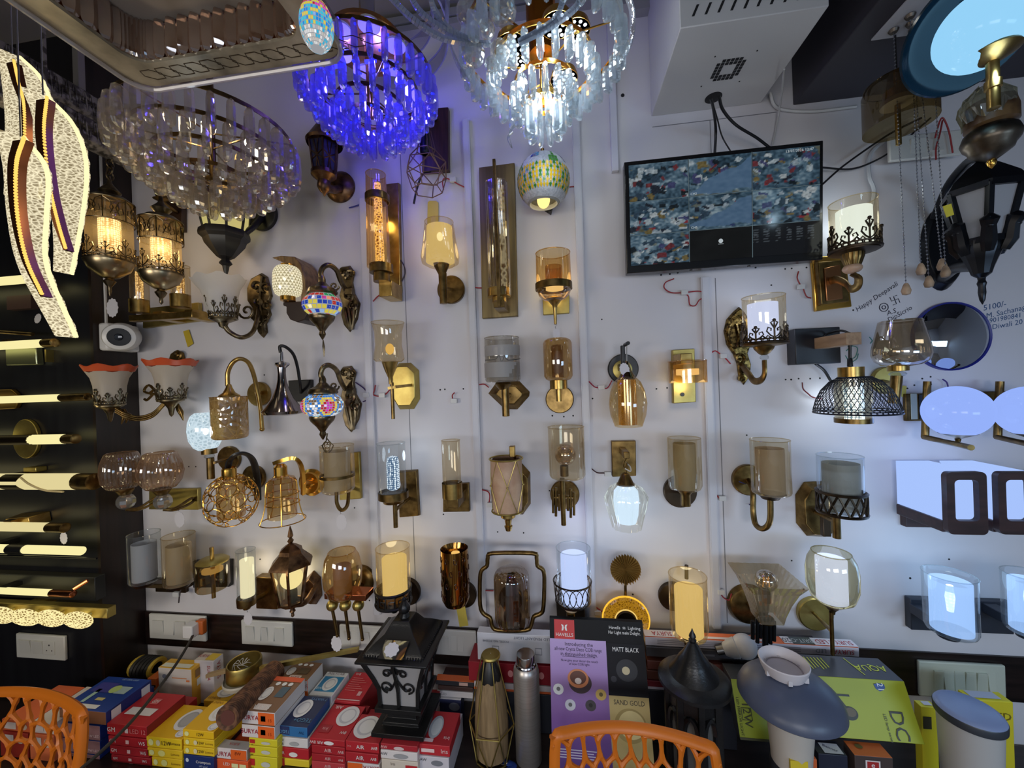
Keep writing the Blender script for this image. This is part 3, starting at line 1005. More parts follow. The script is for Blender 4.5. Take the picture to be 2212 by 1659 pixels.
def mosaic(t, x, y, rx, ry, off, paint, nlat=9, nlon=26, glow=.9, back=(235, 238, 245)):
 """glass globe covered with separate glass tiles"""
 c = W(x, y, off)
 k = mpp(c)
 kh = k * hcos(c)
 RX, RZ = rx * kh, ry * k
 o = part('glass_globe', MB().ball(c, RX, RX, RZ, 32, 18), lit(back, .42 * glow), t)
 cols, mb = [], MB()
 for j in range(nlat):
  t0 = PI * (.12 + .76 * (j + .1) / nlat)
  t1 = PI * (.12 + .76 * (j + .9) / nlat)
  n = max(6, int(nlon * (0.35 + .65 * math.sin((t0 + t1) / 2))))
  for i in range(n):
   col = paint(i / n, j / nlat, RND)
   if col is None:
    continue
   a0, a1 = 2 * PI * (i + .08) / n, 2 * PI * (i + .92) / n
   if col not in cols:
    cols.append(col)
   mb.cur = cols.index(col)
   P = lambda a, tt: c + Vector((RX * 1.012 * math.sin(tt) * math.cos(a), RX * 1.012 * math.sin(tt) * math.sin(a), RZ * 1.012 * math.cos(tt)))
   mb.quad([P(a0, t0), P(a1, t0), P(a1, t1), P(a0, t1)])
 part('mosaic_tile', mb, [lit(q, glow, .12) for q in cols], o, flat=True)
 return o
def ornate(t, pts, off=.001, thick=.012, mat=None, scr=()):
 """cast bracket plate with a px outline and raised scrolls"""
 mat = mat or ANTIQ
 o = slab(t, 'back_plate', mat, pts, thick, bev=.002, off=off, taper=.93)
 mb = MB()
 for q in scr:
  P = px(spiral(*q[:6], off=thick + .004) if len(q) == 6 else [(a, b, thick + .004) for a, b in q])
  k = mpp(P[0])
  mb.tube(curve(P, 3), 3.0 * k, 5)
 if scr:
  part('relief_pattern', mb, mat, o)
 return o
def mushroomband(y0, y1, r0, r1, n=6):
 return [(r0 + (r1 - r0) * i / n, y0 + (y1 - y0) * i / n) for i in range(n + 1)]
# ---------------------------------------------------------------- two hanging lanterns on the carved rail
xr = W(330, 385, .05).x + .012
for x, y0, ys, r, lab, f in ((237, 372, (400, 415, 428, 437, 565, 603, 640), 57, 'silver filigree lantern with warm ribbed glass, left one of two', 1), (348, 405, (440, 452, 466, 478, 592, 627, 658), 49, 'silver filigree lantern with warm ribbed glass, right one of two', .9)):
 off = -Wx(x, ys[3], xr + (.0 if f == 1 else .21)).y
 t = thing('hanging_lantern', lab, 'lantern', W(x, ys[6], off), 'filigree lanterns on the carved rail')
 a, b, c_, d, e, g, h = ys
 turn(t, 'top_cap', ANTIQ, x, off, [(3 * f, y0 + 8), (6, a - 5), (10 * f, a), (27 * f, b), (12 * f, c_), (14, c_ + 2), (r * .7, d - 10), (r, d)])
 turn(t, 'bowl', metal((170, 152, 120), .28), x, off, [(r + 1, e - 3), (r + 1, e + 2), (r * .85, e + 18), (r * .4, g - 4), (8, g)])
 turn(t, 'finial', ANTIQ, x, off, [(8, g), (16 * f, g + 5), (10, g + 12), (4, g + 18), (5, g + 26), (1, h)])
 cylglass(t, glass((248, 238, 216), .16, .1, .7, (236, 206, 150)), x, off, r - 3, d, e, 2, ribs=20, ramp=.012)
 part('lace_band', lace(MB(), x, off, r + 1, d + 46, d, 7, 'scroll', .0016), ANTIQ, t)
 part('lace_band', lace(MB(), x, off, r + 1, e - 42, e, 8, 'crown', .0016), ANTIQ, t)
 turn(t, 'bulb', lit((255, 226, 170), 2.2, 0, 'dots', (170, 128, 70), 150), x, off, [(1, d + 36), (26 * f, d + 40), (26 * f, e - 28), (1, e - 24)])
 P = W(x, y0, off)
 mb = MB()
 for i in range(4):
  q = W(x, y0 + 8 - i * 13, off)
  rr = 7 * mpp(q)
  mb.tube([q + Vector(((rr * math.cos(s)) if i % 2 else 0, 0 if i % 2 else rr * math.cos(s), rr * 1.3 * math.sin(s))) for s in [2 * PI * j / 10 for j in range(10)]], rr * .25, 5, True)
 top = W(x, y0 - 40, off)
 mb.tube([top, Vector((top.x, top.y, max(top.z + .02, W(330, 385, .05).z + .02)))], .002, 5)
 part('chain', mb, ANTIQ, t)
 spot(W(x, (d + e) / 2, off + .03), (1.0, .80, .5), 1.8)
hang_tag('white scalloped tag hanging under the left filigree lantern', 243, 665, .198, 20, 634)
t = sc('torch_sconce', 'dark wooden plate with a fluted brass torch, behind the right lantern', 388, 466)
slab(t, 'back_plate', plain((62, 44, 34), .4), [(368, 428), (404, 424), (404, 503), (372, 506)], .02)
turn(t, 'fluted_cone', BRASSD, 348, .1, [(26, 386), (22, 396), (12, 428), (20, 431), (6, 436)], n=16, flat=True)
rod(t, 'arm', BRASSD, [(388, 462, .0), (372, 452, .06), (350, 436, .1)], 4)
# ---------------------------------------------------------------- black coach lantern with cream glass
t = sc('coach_lantern', 'black octagonal coach lantern with cream lit glass under the unlit chandelier', 570, 465)
turn(t, 'glass_panel', lit((216, 202, 128), .8, .08), 487, .11, [(46, 418), (54, 452), (51, 482), (45, 506)], n=8, flat=True)
turn(t, 'roof', BLACK, 487, .11, [(6, 404), (30, 408), (58, 416), (58, 422)], n=8, flat=True)
turn(t, 'base', BLACK, 487, .11, [(56, 500), (58, 508), (57, 514), (49, 520), (45, 530), (32, 544), (20, 556), (9, 561), (14, 567), (15, 570), (8, 575), (7, 582), (1, 600)], n=8, angle=20)
mb = MB()
c, zof, kh, k = ax(487, 418, 506, .11)
for i in range(8):
 a = 2 * PI * i / 8
 mb.tube([c + Vector((r * kh * math.cos(a), r * kh * math.sin(a), zof(y))) for r, y in ((48, 418), (56, 452), (53, 482), (47, 506))], .004, 5)
part('glazing_bar', mb, BLACK, t)
disc(t, 'back_plate', BLACK, 570, 466, 34)
rod(t, 'arm', BLACK, [(570, 466, .01), (545, 492, .06), (520, 508, .09), (500, 512, .11)], 6, smooth=5)
# ---------------------------------------------------------------- bronze carriage lantern, top
t = sc('carriage_lantern', 'bronze carriage lantern with lattice panes beside the blue chandelier', 737, 406)
turn(t, 'roof', BRONZE, 700, .12, [(1, 236), (5, 250), (8, 262), (7, 266), (20, 276), (36, 300), (42, 308), (40, 314)], n=24)
turn(t, 'pane', plain((62, 62, 72), .25, var=.5, scale=20), 700, .12, [(33, 314), (26, 378)], n=6, flat=True)
turn(t, 'base', BRONZE, 700, .12, [(28, 372), (28, 380), (20, 386), (14, 392), (16, 404), (10, 414), (4, 418), (1, 424)], n=24)
mb = MB()
c, zof, kh, k = ax(700, 314, 380, .12)
for i in range(6):
 a = 2 * PI * i / 6
 a2 = 2 * PI * (i + 1) / 6
 P = lambda an, r, y: c + Vector((r * kh * math.cos(an), r * kh * math.sin(an), zof(y)))
 mb.tube([P(a, 34, 314), P(a, 27, 378)], .0035, 5)
 A0, A1, B0, B1 = P(a, 34, 316), P(a2, 34, 316), P(a, 27, 376), P(a2, 27, 376)
 for s in (.33, .66):
  mb.tube([A0.lerp(A1, s), B0.lerp(B1, 1 - s)], .0018, 4)
  mb.tube([A0.lerp(B0, s), A1.lerp(B1, 1 - s)], .0018, 4)
part('lattice', mb, BRONZE, t)
disc(t, 'back_plate', BRONZE, 737, 406, 33, ((1, 0), (1, .3), (.85, .6), (.5, 1)), .03)
rod(t, 'arm', BRONZE, [(737, 406, .02), (722, 410, .07), (703, 404, .12)], 8, smooth=4)
# ---------------------------------------------------------------- brass twin tube light
t = sc('tube_sconce', 'brass wall light with two ribbed amber tubes, behind the filigree lanterns', 378, 680)
slab(t, 'back_plate', OLIVE, [(318, 668), (437, 655), (440, 694), (318, 710)], .016)
pbox(t, 'crossbar', BRASS, 277, 676, 415, 690, .09, .115)
pbox(t, 'arm', BRASS, 330, 672, 350, 690, .01, .10)
pbox(t, 'arm', BRASS, 398, 668, 416, 688, .01, .10)
for x, y0, y1, yt in ((301, 648, 676, 572), (390, 637, 664, 575)):
 turn(t, 'cup', BRASS, x, .115, [(24, y0), (24, y1), (2, y1)], cap=True)
 g = cylglass(t, AMBER, x, .115, 22, yt, y0 + 4, 2, ribs=14, ramp=.02)
 turn(t, 'bulb', lit((255, 214, 140), 1.3, 0, 'dots', (120, 80, 30), 190), x, .115, [(1, yt + 12), (9, yt + 16), (9, y0)])
# ---------------------------------------------------------------- tulip on cast bronze bracket
t = sc('tulip_sconce', 'frosted white tulip shade with silver lace on an ornate bronze bracket', 562, 660)
ornate(t, [(566, 589), (580, 598), (585, 618), (590, 640), (583, 658), (588, 680), (578, 700), (580, 718), (570, 731), (562, 722), (556, 700), (545, 690), (550, 668), (538, 650), (537, 622), (546, 600)],
       scr=((552, 618, 13, 1.2, 0, 1), (574, 620, 12, 1.2, PI, -1), (560, 652, 12, 1.1, PI, 1), (575, 660, 10, 1.2, 0, -1), (560, 692, 11, 1.2, 0, 1), (574, 690, 9, 1.2, PI, -1), [(566, 598), (562, 640), (566, 690), (570, 722)]))
turn(t, 'tulip_shade', FROST, 482, .14, [(62, 603), (60, 606), (44, 626), (38, 642), (37, 658), (35, 672), (28, 690)], ribs=8, ramp=.025, wave=.005, wn=8, tilt=-.10)
part('lace_band', lace(MB(), 482, .14, 39, 644, 688, 9, 'crown', .0018, rb=31), ANTIQ, t)
turn(t, 'cup', ANTIQ, 482, .14, [(31, 686), (28, 692), (12, 698), (9, 706), (1, 710)])
rod(t, 'arm', ANTIQ, [(485, 704, .14), (497, 718, .13), (522, 729, .11), (545, 718, .07), (556, 690, .04), (560, 665, .01)], 5, smooth=6)
rod(t, 'scroll', ANTIQ, spiral(533, 672, 18, 1.2, PI / 2, 1, .09), 2.5)
# ---------------------------------------------------------------- wooden leaf with crystal globe
t = sc('leaf_sconce', 'curved wooden leaf wall light with a glowing crystal globe', 650, 660)
mb = MB()
O = [(586, 556), (606, 552), (636, 554), (651, 572), (660, 606), (664, 655), (664, 672), (648, 672), (650, 630), (646, 598), (634, 578), (610, 566)]
mb.prism([W(x, y, .10) for x, y in O], (0, .085, 0))
part('leaf', mb, plain((142, 110, 70), .4, var=.6, scale=12, col2=(104, 78, 48), aniso=(14, 4, 2)), t, bev=.003)
mb = MB().prism([W(x, y, .11) for x, y in ((611, 652), (666, 650), (666, 672), (658, 690), (642, 696), (626, 690), (618, 676), (618, 662), (611, 660))], (0, .105, 0))
part('bracket', mb, plain((48, 34, 28), .45), t, bev=.003)
turn(t, 'collar', GOLD, 622, .12, [(17, 640), (17, 650), (2, 650)])
turn(t, 'collar', GOLD, 620, .12, [(2, 571), (14, 571), (14, 576)])
c, zof, kh, k = ax(621, 574, 641, .12)
gp = curve([(r, y, 0) for r, y in ((13, 574), (24, 578), (31, 588), (33, 604), (33, 622), (28, 636), (17, 641))], 3)
mb = MB()
n = 26
for j, p in enumerate(gp):
 for i in range(n):
  a = 2 * PI * (i + .5 * (j % 2)) / n
  mb.v.append(c + Vector((p.x * kh * math.cos(a), p.x * kh * math.sin(a), zof(p.y))))
for j in range(len(gp) - 1):
 for i in range(n):
  i2, o = (i + 1) % n, j % 2
  A, B = j * n, (j + 1) * n
  mb.cur = 0
  mb.face([A + i, A + i2, B + (i2 if o else i)])
  mb.cur = 1
  mb.face([B + i, B + i2, A + (i if o else i2)])
part('crystal_globe', mb, [lit((255, 244, 208), 1.0, .12), lit((196, 182, 140), .9, .2)], t, flat=True)
spot(W(612, 600, .16), (1, .82, .55), .35)
# ---------------------------------------------------------------- two Turkish mosaic lamps
P1 = [(192, 44, 38), (34, 66, 176), (224, 206, 70), (46, 150, 90), (150, 190, 235)]
P2 = [(220, 60, 205), (200, 30, 50), (245, 214, 70), (40, 130, 225), (150, 215, 245), (250, 250, 255), (120, 90, 60)]
def paint1(s, q, r):
 w = (q + .12 * math.sin(6 * PI * s)) % 1
 return P1[3] if w < .14 else P1[0] if w < .32 else P1[1] if w < .52 else P1[2] if w < .7 else P1[4] if (int(s * 26) % 3 == 0) else P1[0] if w < .78 else P1[1] if w < .88 else P1[3]
def paint2(s, q, r):
 ss = (s * 4) % 1 - .5
 d = math.hypot(ss * 1.3, (q - .5) * 1.0)
 return P2[0] if d < .13 else P2[1] if d < .24 else P2[2] if d < .34 else P2[3] if d < .44 else r.choice(P2[3:])
for dy, dx, rx, ry, pt, lab, cool in ((0, 0, 44, 28, paint1, 'bronze Turkish lamp with banded red, blue and yellow mosaic globe, upper one', 0), (216, 3, 47, 28, paint2, 'bronze Turkish lamp with flower mosaic globe in pink and blue, lower one', 1)):
 t = sc('mosaic_sconce', lab, 755, 645 + dy)
 x = 696 + dx * .3
 ornate(t, [(757 + dx, 573 + dy), (768 + dx, 588 + dy), (764 + dx, 610 + dy), (768 + dx, 634 + dy), (780 + dx, 656 + dy), (774 + dx, 690 + dy), (764 + dx, 708 + dy), (757 + dx, 719 + dy), (746 + dx, 706 + dy), (740 + dx, 684 + dy), (744 + dx, 660 + dy), (736 + dx, 640 + dy), (742 + dx, 615 + dy), (728 + dx, 594 + dy), (738 + dx, 576 + dy)],
           scr=((742 + dx, 590 + dy, 12, 1.2, 0, 1), (758 + dx, 592 + dy, 11, 1.2, PI, -1), (752 + dx, 640 + dy, 12, 1.2, 0, 1), (764 + dx, 662 + dy, 11, 1.2, PI, 1), [(744 + dx, 664 + dy), (750 + dx, 690 + dy), (756 + dx, 712 + dy)], [(752 + dx, 660 + dy), (756 + dx, 690 + dy), (758 + dx, 712 + dy)], [(764 + dx, 664 + dy), (764 + dx, 690 + dy), (760 + dx, 712 + dy)]))
 pbox(t, 'arm_socket', ANTIQ, 744 + dx, 622 + dy, 760 + dx, 636 + dy, .01, .03)
 rod(t, 'arm', ANTIQ, [(696, 605 + dy, .14), (693, 590 + dy, .14), (699, 577 + dy, .135), (712, 573 + dy, .12), (727, 584 + dy, .09), (735, 605 + dy, .06), (746, 625 + dy, .02)], 5.5, smooth=5)
 rod(t, 'scroll', ANTIQ, spiral(722, 618 + dy, 11, 1.25, PI / 2, -1, .08), 2)
 turn(t, 'top_cap', ANTIQ, x, .14, [(5, 596 + dy), (8, 603 + dy), (8, 610 + dy), (16, 618 + dy), (30, 624 + dy), (33, 630 + dy), (33, 634 + dy), (28, 637 + dy)], ribs=24, ramp=.02)
 mosaic(t, x, 659 + dy, rx, ry, .14, pt, 7 if not cool else 13, 26 if not cool else 48)
 turn(t, 'bottom_cap', ANTIQ, x, .14, [(28, 681 + dy), (29, 686 + dy), (26, 693 + dy), (14, 705 + dy), (6, 716 + dy), (8, 722 + dy), (5, 728 + dy), (1, 734 + dy)])
 if not cool:
  rod(t, 'drop', ANTIQ, [(698, 734, .14), (699, 748, .14), (700, 760, .14), (700, 771, .14)], [1, 2.5, 2, .5], 6)
 else:
  rod(t, 'drop', ANTIQ, [(705, 950, .14), (707, 936, .14)], 1.5, 6)
  mb = MB()
  P = px([(707, 948, .14), (713, 956, .14), (720, 962, .14), (716, 972, .14), (708, 980, .14), (700, 972, .14), (696, 962, .14), (702, 956, .14)])
  mb.tube(P, .002, 5, True)
  for q in ((707, 962, 7), (707, 970, 5), (703, 958, 4), (711, 958, 4)):
   mb.tube(px(spiral(q[0], q[1], q[2], 1, 0, 1, .14, 10, .9)), .0014, 4)
  part('filigree_pendant', mb, ANTIQ, t)
 spot(W(660, 660 + dy, .2), (.9, .85, 1.0), .25)
# ---------------------------------------------------------------- orange-rimmed double tulip
t = sc('tulip_sconce', 'two-arm wall light with orange-rimmed tulip shades on brass ribbon arms', 385, 800)
for x, y, r, off in ((238, 800, 60, .2), (370, 788, 59, .12)):
 turn(t, 'tulip_shade', frosted((220, 208, 190)), x, off, [(r - 6, y + 3), (r - 18, y + 18), (r - 23, y + 34), (r - 25, y + 52), (r - 30, y + 75)], ribs=6, ramp=.03, wave=.004)
 turn(t, 'shade_rim', plain((206, 84, 42), .35), x, off, [(r - 6, y + 3), (r + 3, y - 8), (r + 2, y - 10), (r - 6, y + 2)], ribs=6, ramp=.03, wave=.004)
 part('lace_band', lace(MB(), x, off, r - 22, y + 42, y + 74, 8, 'crown', .0019, rb=r - 27), ANTIQ, t)
 turn(t, 'cup', ANTIQ, x, off, [(r - 27, y + 72), (r - 28, y + 78), (16, y + 84), (8, y + 94), (5, y + 108), (1, y + 112)])
for i in range(3):
 rod(t, 'arm', BRASSD, [(250, 882 + i * 4, .2), (272, 894 + i * 4, .19), (300, 900 + i * 4, .16), (330, 892 + i * 4, .14), (352, 872 + i * 3, .125), (366, 862 + i * 2, .12)], 2.4, smooth=5)
for pts in ([(340, 850), (322, 832), (312, 846), (338, 852)], [(322, 850), (340, 838), (348, 846), (326, 852)], [(332, 850), (318, 864), (312, 862)], [(334, 850), (342, 860), (340, 868)]):
 rod(t, 'bow', BRASSD, [(a, b, .13) for a, b in pts], 2.6, smooth=4)
for pts in ([(262, 884), (268, 900), (262, 916)], [(268, 884), (276, 900), (272, 914)], [(258, 884), (282, 898), (280, 910)], [(380, 868), (392, 890), (396, 908)], [(378, 868), (386, 886), (396, 908)]):
 rod(t, 'leaf', BRASSD, [(a, b, .18 if a < 300 else .1) for a, b in pts], [3, 4, 1], smooth=0)
ornate(t, [(384, 755), (398, 762), (402, 778), (404, 830), (396, 862), (384, 870), (374, 862), (368, 830), (370, 775), (374, 762)], scr=((384, 766, 9, 1.2, 0, 1), (388, 850, 9, 1.1, 0, -1)), mat=BRASSD)
rod(t, 'arm', BRASSD, [(386, 840, .0), (380, 866, .06), (370, 870, .12)], 3.5, smooth=4)
# ---------------------------------------------------------------- arched brass lamp with textured amber cylinder
t = sc('arched_sconce', 'brass arched wall light with a cut amber glass cylinder', 563, 850)
disc(t, 'back_plate', BRASS, 563, 851, 26)
rod(t, 'arm', BRASS, [(492, 834, .14), (492, 806, .14), (502, 784, .14), (518, 775, .13), (536, 783, .11), (547, 806, .09), (554, 836, .075), (562, 880, .065), (566, 926, .06)], 4.5, smooth=6)
rod(t, 'stem', BRASS, [(556, 848, .07), (564, 850, .0)], 5)
part('end_ball', MB().ball(W(566, 927, .06), .008), BRASS, t)
turn(t, 'cap', BRASS, 495, .14, [(5, 830), (8, 838), (14, 848), (24, 854), (25, 858)])
cylglass(t, glass((224, 198, 150), .15, .22, 1, (205, 175, 120), .12, 1.0, 42, True), 496, .14, 42, 857, 947, 6, label='amber glass cut with a web of lines')
core(t, CREAM, 496, .14, 22, 870, 922, open_=False)
# ---------------------------------------------------------------- chrome bell
t = sc('bell_sconce', 'smoky chrome bell lamp on a black gooseneck arm', 654, 844)
slab(t, 'back_plate', BLACK, [(630, 822), (678, 820), (678, 866), (632, 868)], .018)
rod(t, 'arm', BLACK, [(606, 762, .14), (605, 748, .14), (618, 750, .13), (634, 766, .1), (643, 795, .07), (648, 830, .05), (650, 848, .02)], 3.4, smooth=5)
turn(t, 'cap', CHROME, 609, .14, [(3, 760), (4, 772), (4, 780), (16, 784), (17, 788), (10, 794)])
turn(t, 'bell_shade', metal((150, 142, 142), .12), 610, .14, [(10, 793), (9, 806), (10, 820), (14, 838), (24, 860), (40, 880), (48, 888), (44, 894), (30, 897)])
# ---------------------------------------------------------------- crackle globe, lit
t = sc('globe_sconce', 'round crackle glass globe lit cool white on a brass stem', 498, 988)
disc(t, 'back_plate', BRASSD, 499, 989, 26)
turn(t, 'crackle_globe', lit((220, 240, 250), 1.0, .15, 'net', (176, 200, 212), 90), 444, .12, [(24, 892), (33, 898), (39, 912), (41, 930), (38, 950), (28, 966), (18, 972)])
turn(t, 'collar', BRASSD, 452, .12, [(18, 968), (18, 980), (14, 980)])
turn(t, 'crystal_bead', CLEAR, 452, .12, [(8, 980), (12, 983), (12, 987), (8, 990)])
turn(t, 'stem', BRASSD, 455, .12, [(9, 989), (9, 1034), (1, 1034)])
rod(t, 'arm', BRASSD, [(462, 1000, .12), (499, 988, .0)], 3)
spot(W(445, 935, .17), (.8, .93, 1), .5)
spot(W(432, 900, .05), (.8, .93, 1), .3)
# ---------------------------------------------------------------- twin ribbed globes
t = sc('globe_sconce', 'brass wall light with two ribbed amber globes on crystal balls', 384, 1076)
slab(t, 'back_plate', OLIVE, [(330, 1055), (435, 1053), (435, 1099), (330, 1098)], .014)
for x, xb, r, off in ((263, 272, 50, .17), (347, 352, 53, .13)):
 turn(t, 'ribbed_globe', glass((226, 206, 184), .16, .14, 1, (210, 180, 150)), x, off, [(34, 978), (38, 980), (48, 1000), (r, 1020), (47, 1040), (34, 1054), (18, 1058)], n=120, ribs=30, ramp=.022, rim=.0013)
 turn(t, 'collar', BRASSD, xb - 2, off, [(18, 1054), (22, 1058), (14, 1068), (8, 1070)])
 part('crystal_ball', MB().ball(W(xb, 1083, off), 17 * mpp(W(xb, 1083, off)), n=10, m=7), glass((236, 236, 236), .12, .3, .6), t, flat=True)
 for i in (-1, 1):
  rod(t, 'arm', BRASSD, [(xb, 1101, off), (xb + 28, 1099 + i * 2, off * .8), (xb + 60, 1082 + i * 5, .04), (xb + 68, 1078, .01)], 3, smooth=5)
hang_tag('white tag hanging below the twin ribbed globes', 388, 1122, .1, 17, 1100)
# ---------------------------------------------------------------- gold ring basket
t = sc('basket_sconce', 'amber cylinder in a basket of gold rings on a black arch', 552, 1040)
disc(t, 'back_plate', BRASSD, 552, 1030, 26)
mb = MB().tube(curve(px([(492, 1012, .15), (497, 994, .15), (512, 981, .15), (532, 981, .13), (547, 996, .10), (555, 1030, .07), (557, 1080, .06)]), 6), .012, 8, flat=(.5, 1))
part('arch', mb, BLACK, t)
rod(t, 'stem', BRASSD, [(554, 1032, .07), (552, 1032, 0)], 6)
turn(t, 'cap', GOLD, 495, .15, [(15, 1010), (17, 1014), (17, 1030), (20, 1033)])
cylglass(t, AMBER2, 499, .15, 32, 1032, 1117, 4)
c = W(500, 1080, .15)
k = mpp(c)
kh = k * hcos(c)
mb = MB()
for j, (la, n) in enumerate(((-50, 9), (-22, 11), (8, 11), (36, 10), (58, 7))):
 for i in range(n):
  lo = 2 * PI * (i + .5 * (j % 2)) / n
  la_ = rad(la)
  nrm = Vector((math.cos(la_) * math.cos(lo), math.cos(la_) * math.sin(lo), math.sin(la_)))
  e1 = nrm.orthogonal().normalized()
  e2 = nrm.cross(e1)
  rr = .26 + .06 * ((i * 7 + j * 3) % 3 - 1)
  ring = []
  for s in range(14):
   q = (nrm + (e1 * math.cos(2 * PI * s / 14) + e2 * math.sin(2 * PI * s / 14)) * rr).normalized()
   ring.append(c + Vector((q.x * 62 * kh, q.y * 62 * kh, q.z * 56 * k)))
  mb.tube(ring, .0016, 5, True)
part('ring_basket', mb, GOLD, t)
# ---------------------------------------------------------------- gold bell cage
t = sc('bell_sconce', 'gold wire bell cage over an amber glass, on a square gold arm', 676, 1040)
disc(t, 'back_plate', GOLD, 675, 1041, 29, ((1, 0), (1, .3), (.8, .5), (.75, .9), (.4, .8), (.3, 1.2)), .022)
rod(t, 'arm', GOLD, [(592, 1001, .14), (612, 994, .14), (636, 990, .13), (650, 1006, .11), (655, 1040, .09), (655, 1068, .08)], 5.5, n=4, smooth=4)
rod(t, 'stem', GOLD, [(655, 1042, .09), (676, 1041, .02)], 5)
turn(t, 'cap', GOLD, 606, .14, [(10, 1003), (15, 1008), (15, 1026), (18, 1029)])
cylglass(t, AMBER2, 609, .14, 33, 1040, 1117, 3, closed=False)
turn(t, 'shoulder', AMBER2, 609, .14, [(17, 1028), (28, 1032), (33, 1041)])
mb = MB()
c, zof, kh, k = ax(610, 1030, 1126, .14)
P = lambda a, r, y: c + Vector((r * kh * math.cos(a), r * kh * math.sin(a), zof(y)))
for r, y, w_ in ((37, 1066, .002), (38, 1086, .002), (51, 1124, .0016)):
 mb.tube([P(2 * PI * i / 30, r, y) for i in range(30)], w_, 6, True)
for i in range(5):
 mb.tube([P(2 * PI * i / 5 + .3, r, y) for r, y in ((18, 1030), (34, 1040), (37, 1066), (38, 1086), (43, 1106), (51, 1124))], .0018, 5)
part('wire_cage', mb, GOLD, t)
# ---------------------------------------------------------------- amber cylinder with band on U bracket
t = sc('cylinder_sconce', 'amber glass cylinder with a thin brass band on a U-shaped bracket', 762, 1025)
slab(t, 'back_plate', OLIVE, [(738, 979), (780, 975), (784, 1075), (738, 1078)], .014)
cylglass(t, AMBER, 729, .12, 38, 962, 1063, 9)
core(t, CREAM, 729, .12, 29, 974, 1056)
turn(t, 'band', BRASSD, 729, .12, [(38.5, 1024), (39, 1024), (39, 1030), (38.5, 1030)])
rod(t, 'u_bracket', BRASSD, [(727, 1062, .12), (728, 1088, .12), (738, 1102, .11), (750, 1092, .09), (753, 1066, .06), (754, 1050, .01)], 4, smooth=5)
hang_tag('narrow white tag below the banded amber cylinder', 738, 1128, .12, 17, 1102, 0.05)
# ---------------------------------------------------------------- twin clear cylinders
t = sc('cylinder_sconce', 'twin clear oval cylinders with frosted cores above the charger plate', 365, 1250)
for x, r, off, g, y in ((312, 38, .16, CLEAR, 1152), (387, 38, .13, AMBER, 1156)):
 cylglass(t, g, x, off, r, y, y + 104, 6)
 core(t, frosted((206, 206, 210)) if g is CLEAR else CREAM, x, off, r - 9, y + 20, y + 98)
 turn(t, 'base', DARKM, x, off, [(r - 8, y + 105), (r - 14, y + 112), (2, y + 113)], cap=True)
pbox(t, 'crossbar', DARKM, 300, 1262, 400, 1272, .06, .09)
pbox(t, 'back_plate', DARKM, 335, 1252, 400, 1280, .001, .015)
pbox(t, 'arm', DARKM, 360, 1262, 374, 1272, .01, .07)
wire_lead('dark wire ends dangling under the twin clear cylinders', [(392, 1268, .05), (388, 1285, .05), (386, 1302, .05)], (60, 50, 50), (382, 1283), off=.05)
# ---------------------------------------------------------------- smoked drum
t = sc('drum_sconce', 'smoked glass drum with olive cap and central brass rod', 440, 1250)
turn(t, 'top_cap', OLIVE, 459, .13, [(2, 1206), (30, 1206), (38, 1211), (38, 1214)])
turn(t, 'glass_drum', SMOKED, 459, .13, [(39, 1212), (39, 1266), (36, 1270)], rim=.001)
turn(t, 'diffuser', lit((236, 196, 120), .8), 459, .13, [(1, 1228), (24, 1228), (24, 1234), (1, 1234)])
rod(t, 'rod', BRASS, [(457, 1182, .13), (460, 1236, .13), (462, 1291, .13)], 4)
slab(t, 'back_plate', BLACK, [(425, 1208), (505, 1206), (505, 1262), (428, 1264)], .02)
rod(t, 'arm', BRASS, [(470, 1240, .02), (460, 1240, .13)], 5)
# ---------------------------------------------------------------- thin warm candle tube
t = sc('candle_sconce', 'slim clear tube with glowing warm white core on a brass box plate', 573, 1282)
pbox(t, 'back_plate', BRASSD, 552, 1248, 597, 1316, .001, .035)
cylglass(t, CLEAR, 532, .12, 22, 1188, 1296, 3)
core(t, lit((250, 236, 188), 1.0), 534, .12, 16, 1208, 1286)
turn(t, 'cup', BRASSD, 533, .12, [(22, 1288), (23, 1292), (22, 1306), (12, 1308), (8, 1315), (2, 1315)])
rod(t, 'arm', BRASSD, [(536, 1303, .12), (572, 1284, .03)], 6)
spot(W(532, 1230, .18), (1, .85, .55), .3)
spot(W(545, 1230, .05), (1, .85, .55), .3)
hang_tag('thin tag on a thread below the slim candle tube', 536, 1336, .1, 14, 1316, .1)
# ---------------------------------------------------------------- bronze coach lantern, lit
t = sc('coach_lantern', 'bronze six-sided coach lantern with a round lit bulb', 680, 1270)
turn(t, 'roof', BRONZE, 628, .12, [(1, 1136), (5, 1148), (7, 1158), (3, 1162), (8, 1168), (4, 1173), (14, 1178), (26, 1186), (28, 1194), (50, 1214), (52, 1219), (46, 1220)], n=6, angle=25)
turn(t, 'pane', glass((236, 230, 214), .10, .08, .6), 628, .12, [(41, 1219), (26, 1300)], n=6, flat=True)
mb = MB()
c, zof, kh, k = ax(628, 1219, 1300, .12)
P = lambda a, r, y: c + Vector((r * kh * math.cos(a), r * kh * math.sin(a), zof(y)))
for i in range(6):
 mb.tube([P(PI * i / 3, 43, 1218), P(PI * i / 3, 27, 1302)], .0042, 4)
 mb.tube([P(PI * i / 3, 43, 1219), P(PI * (i + 1) / 3, 43, 1219)], .004, 4)
 mb.tube([P(PI * i / 3, 27, 1300), P(PI * (i + 1) / 3, 27, 1300)], .004, 4)
part('frame', mb, BRONZE, t)
turn(t, 'base', BRONZE, 632, .12, [(27, 1300), (24, 1305), (6, 1309), (5, 1316), (7, 1320), (3, 1324), (4, 1330), (1, 1333)], n=12)
part('bulb', MB().ball(W(630, 1249, .12), 22 * mpp(W(630, 1249, .12))), lit((255, 240, 176), 1.2), t)
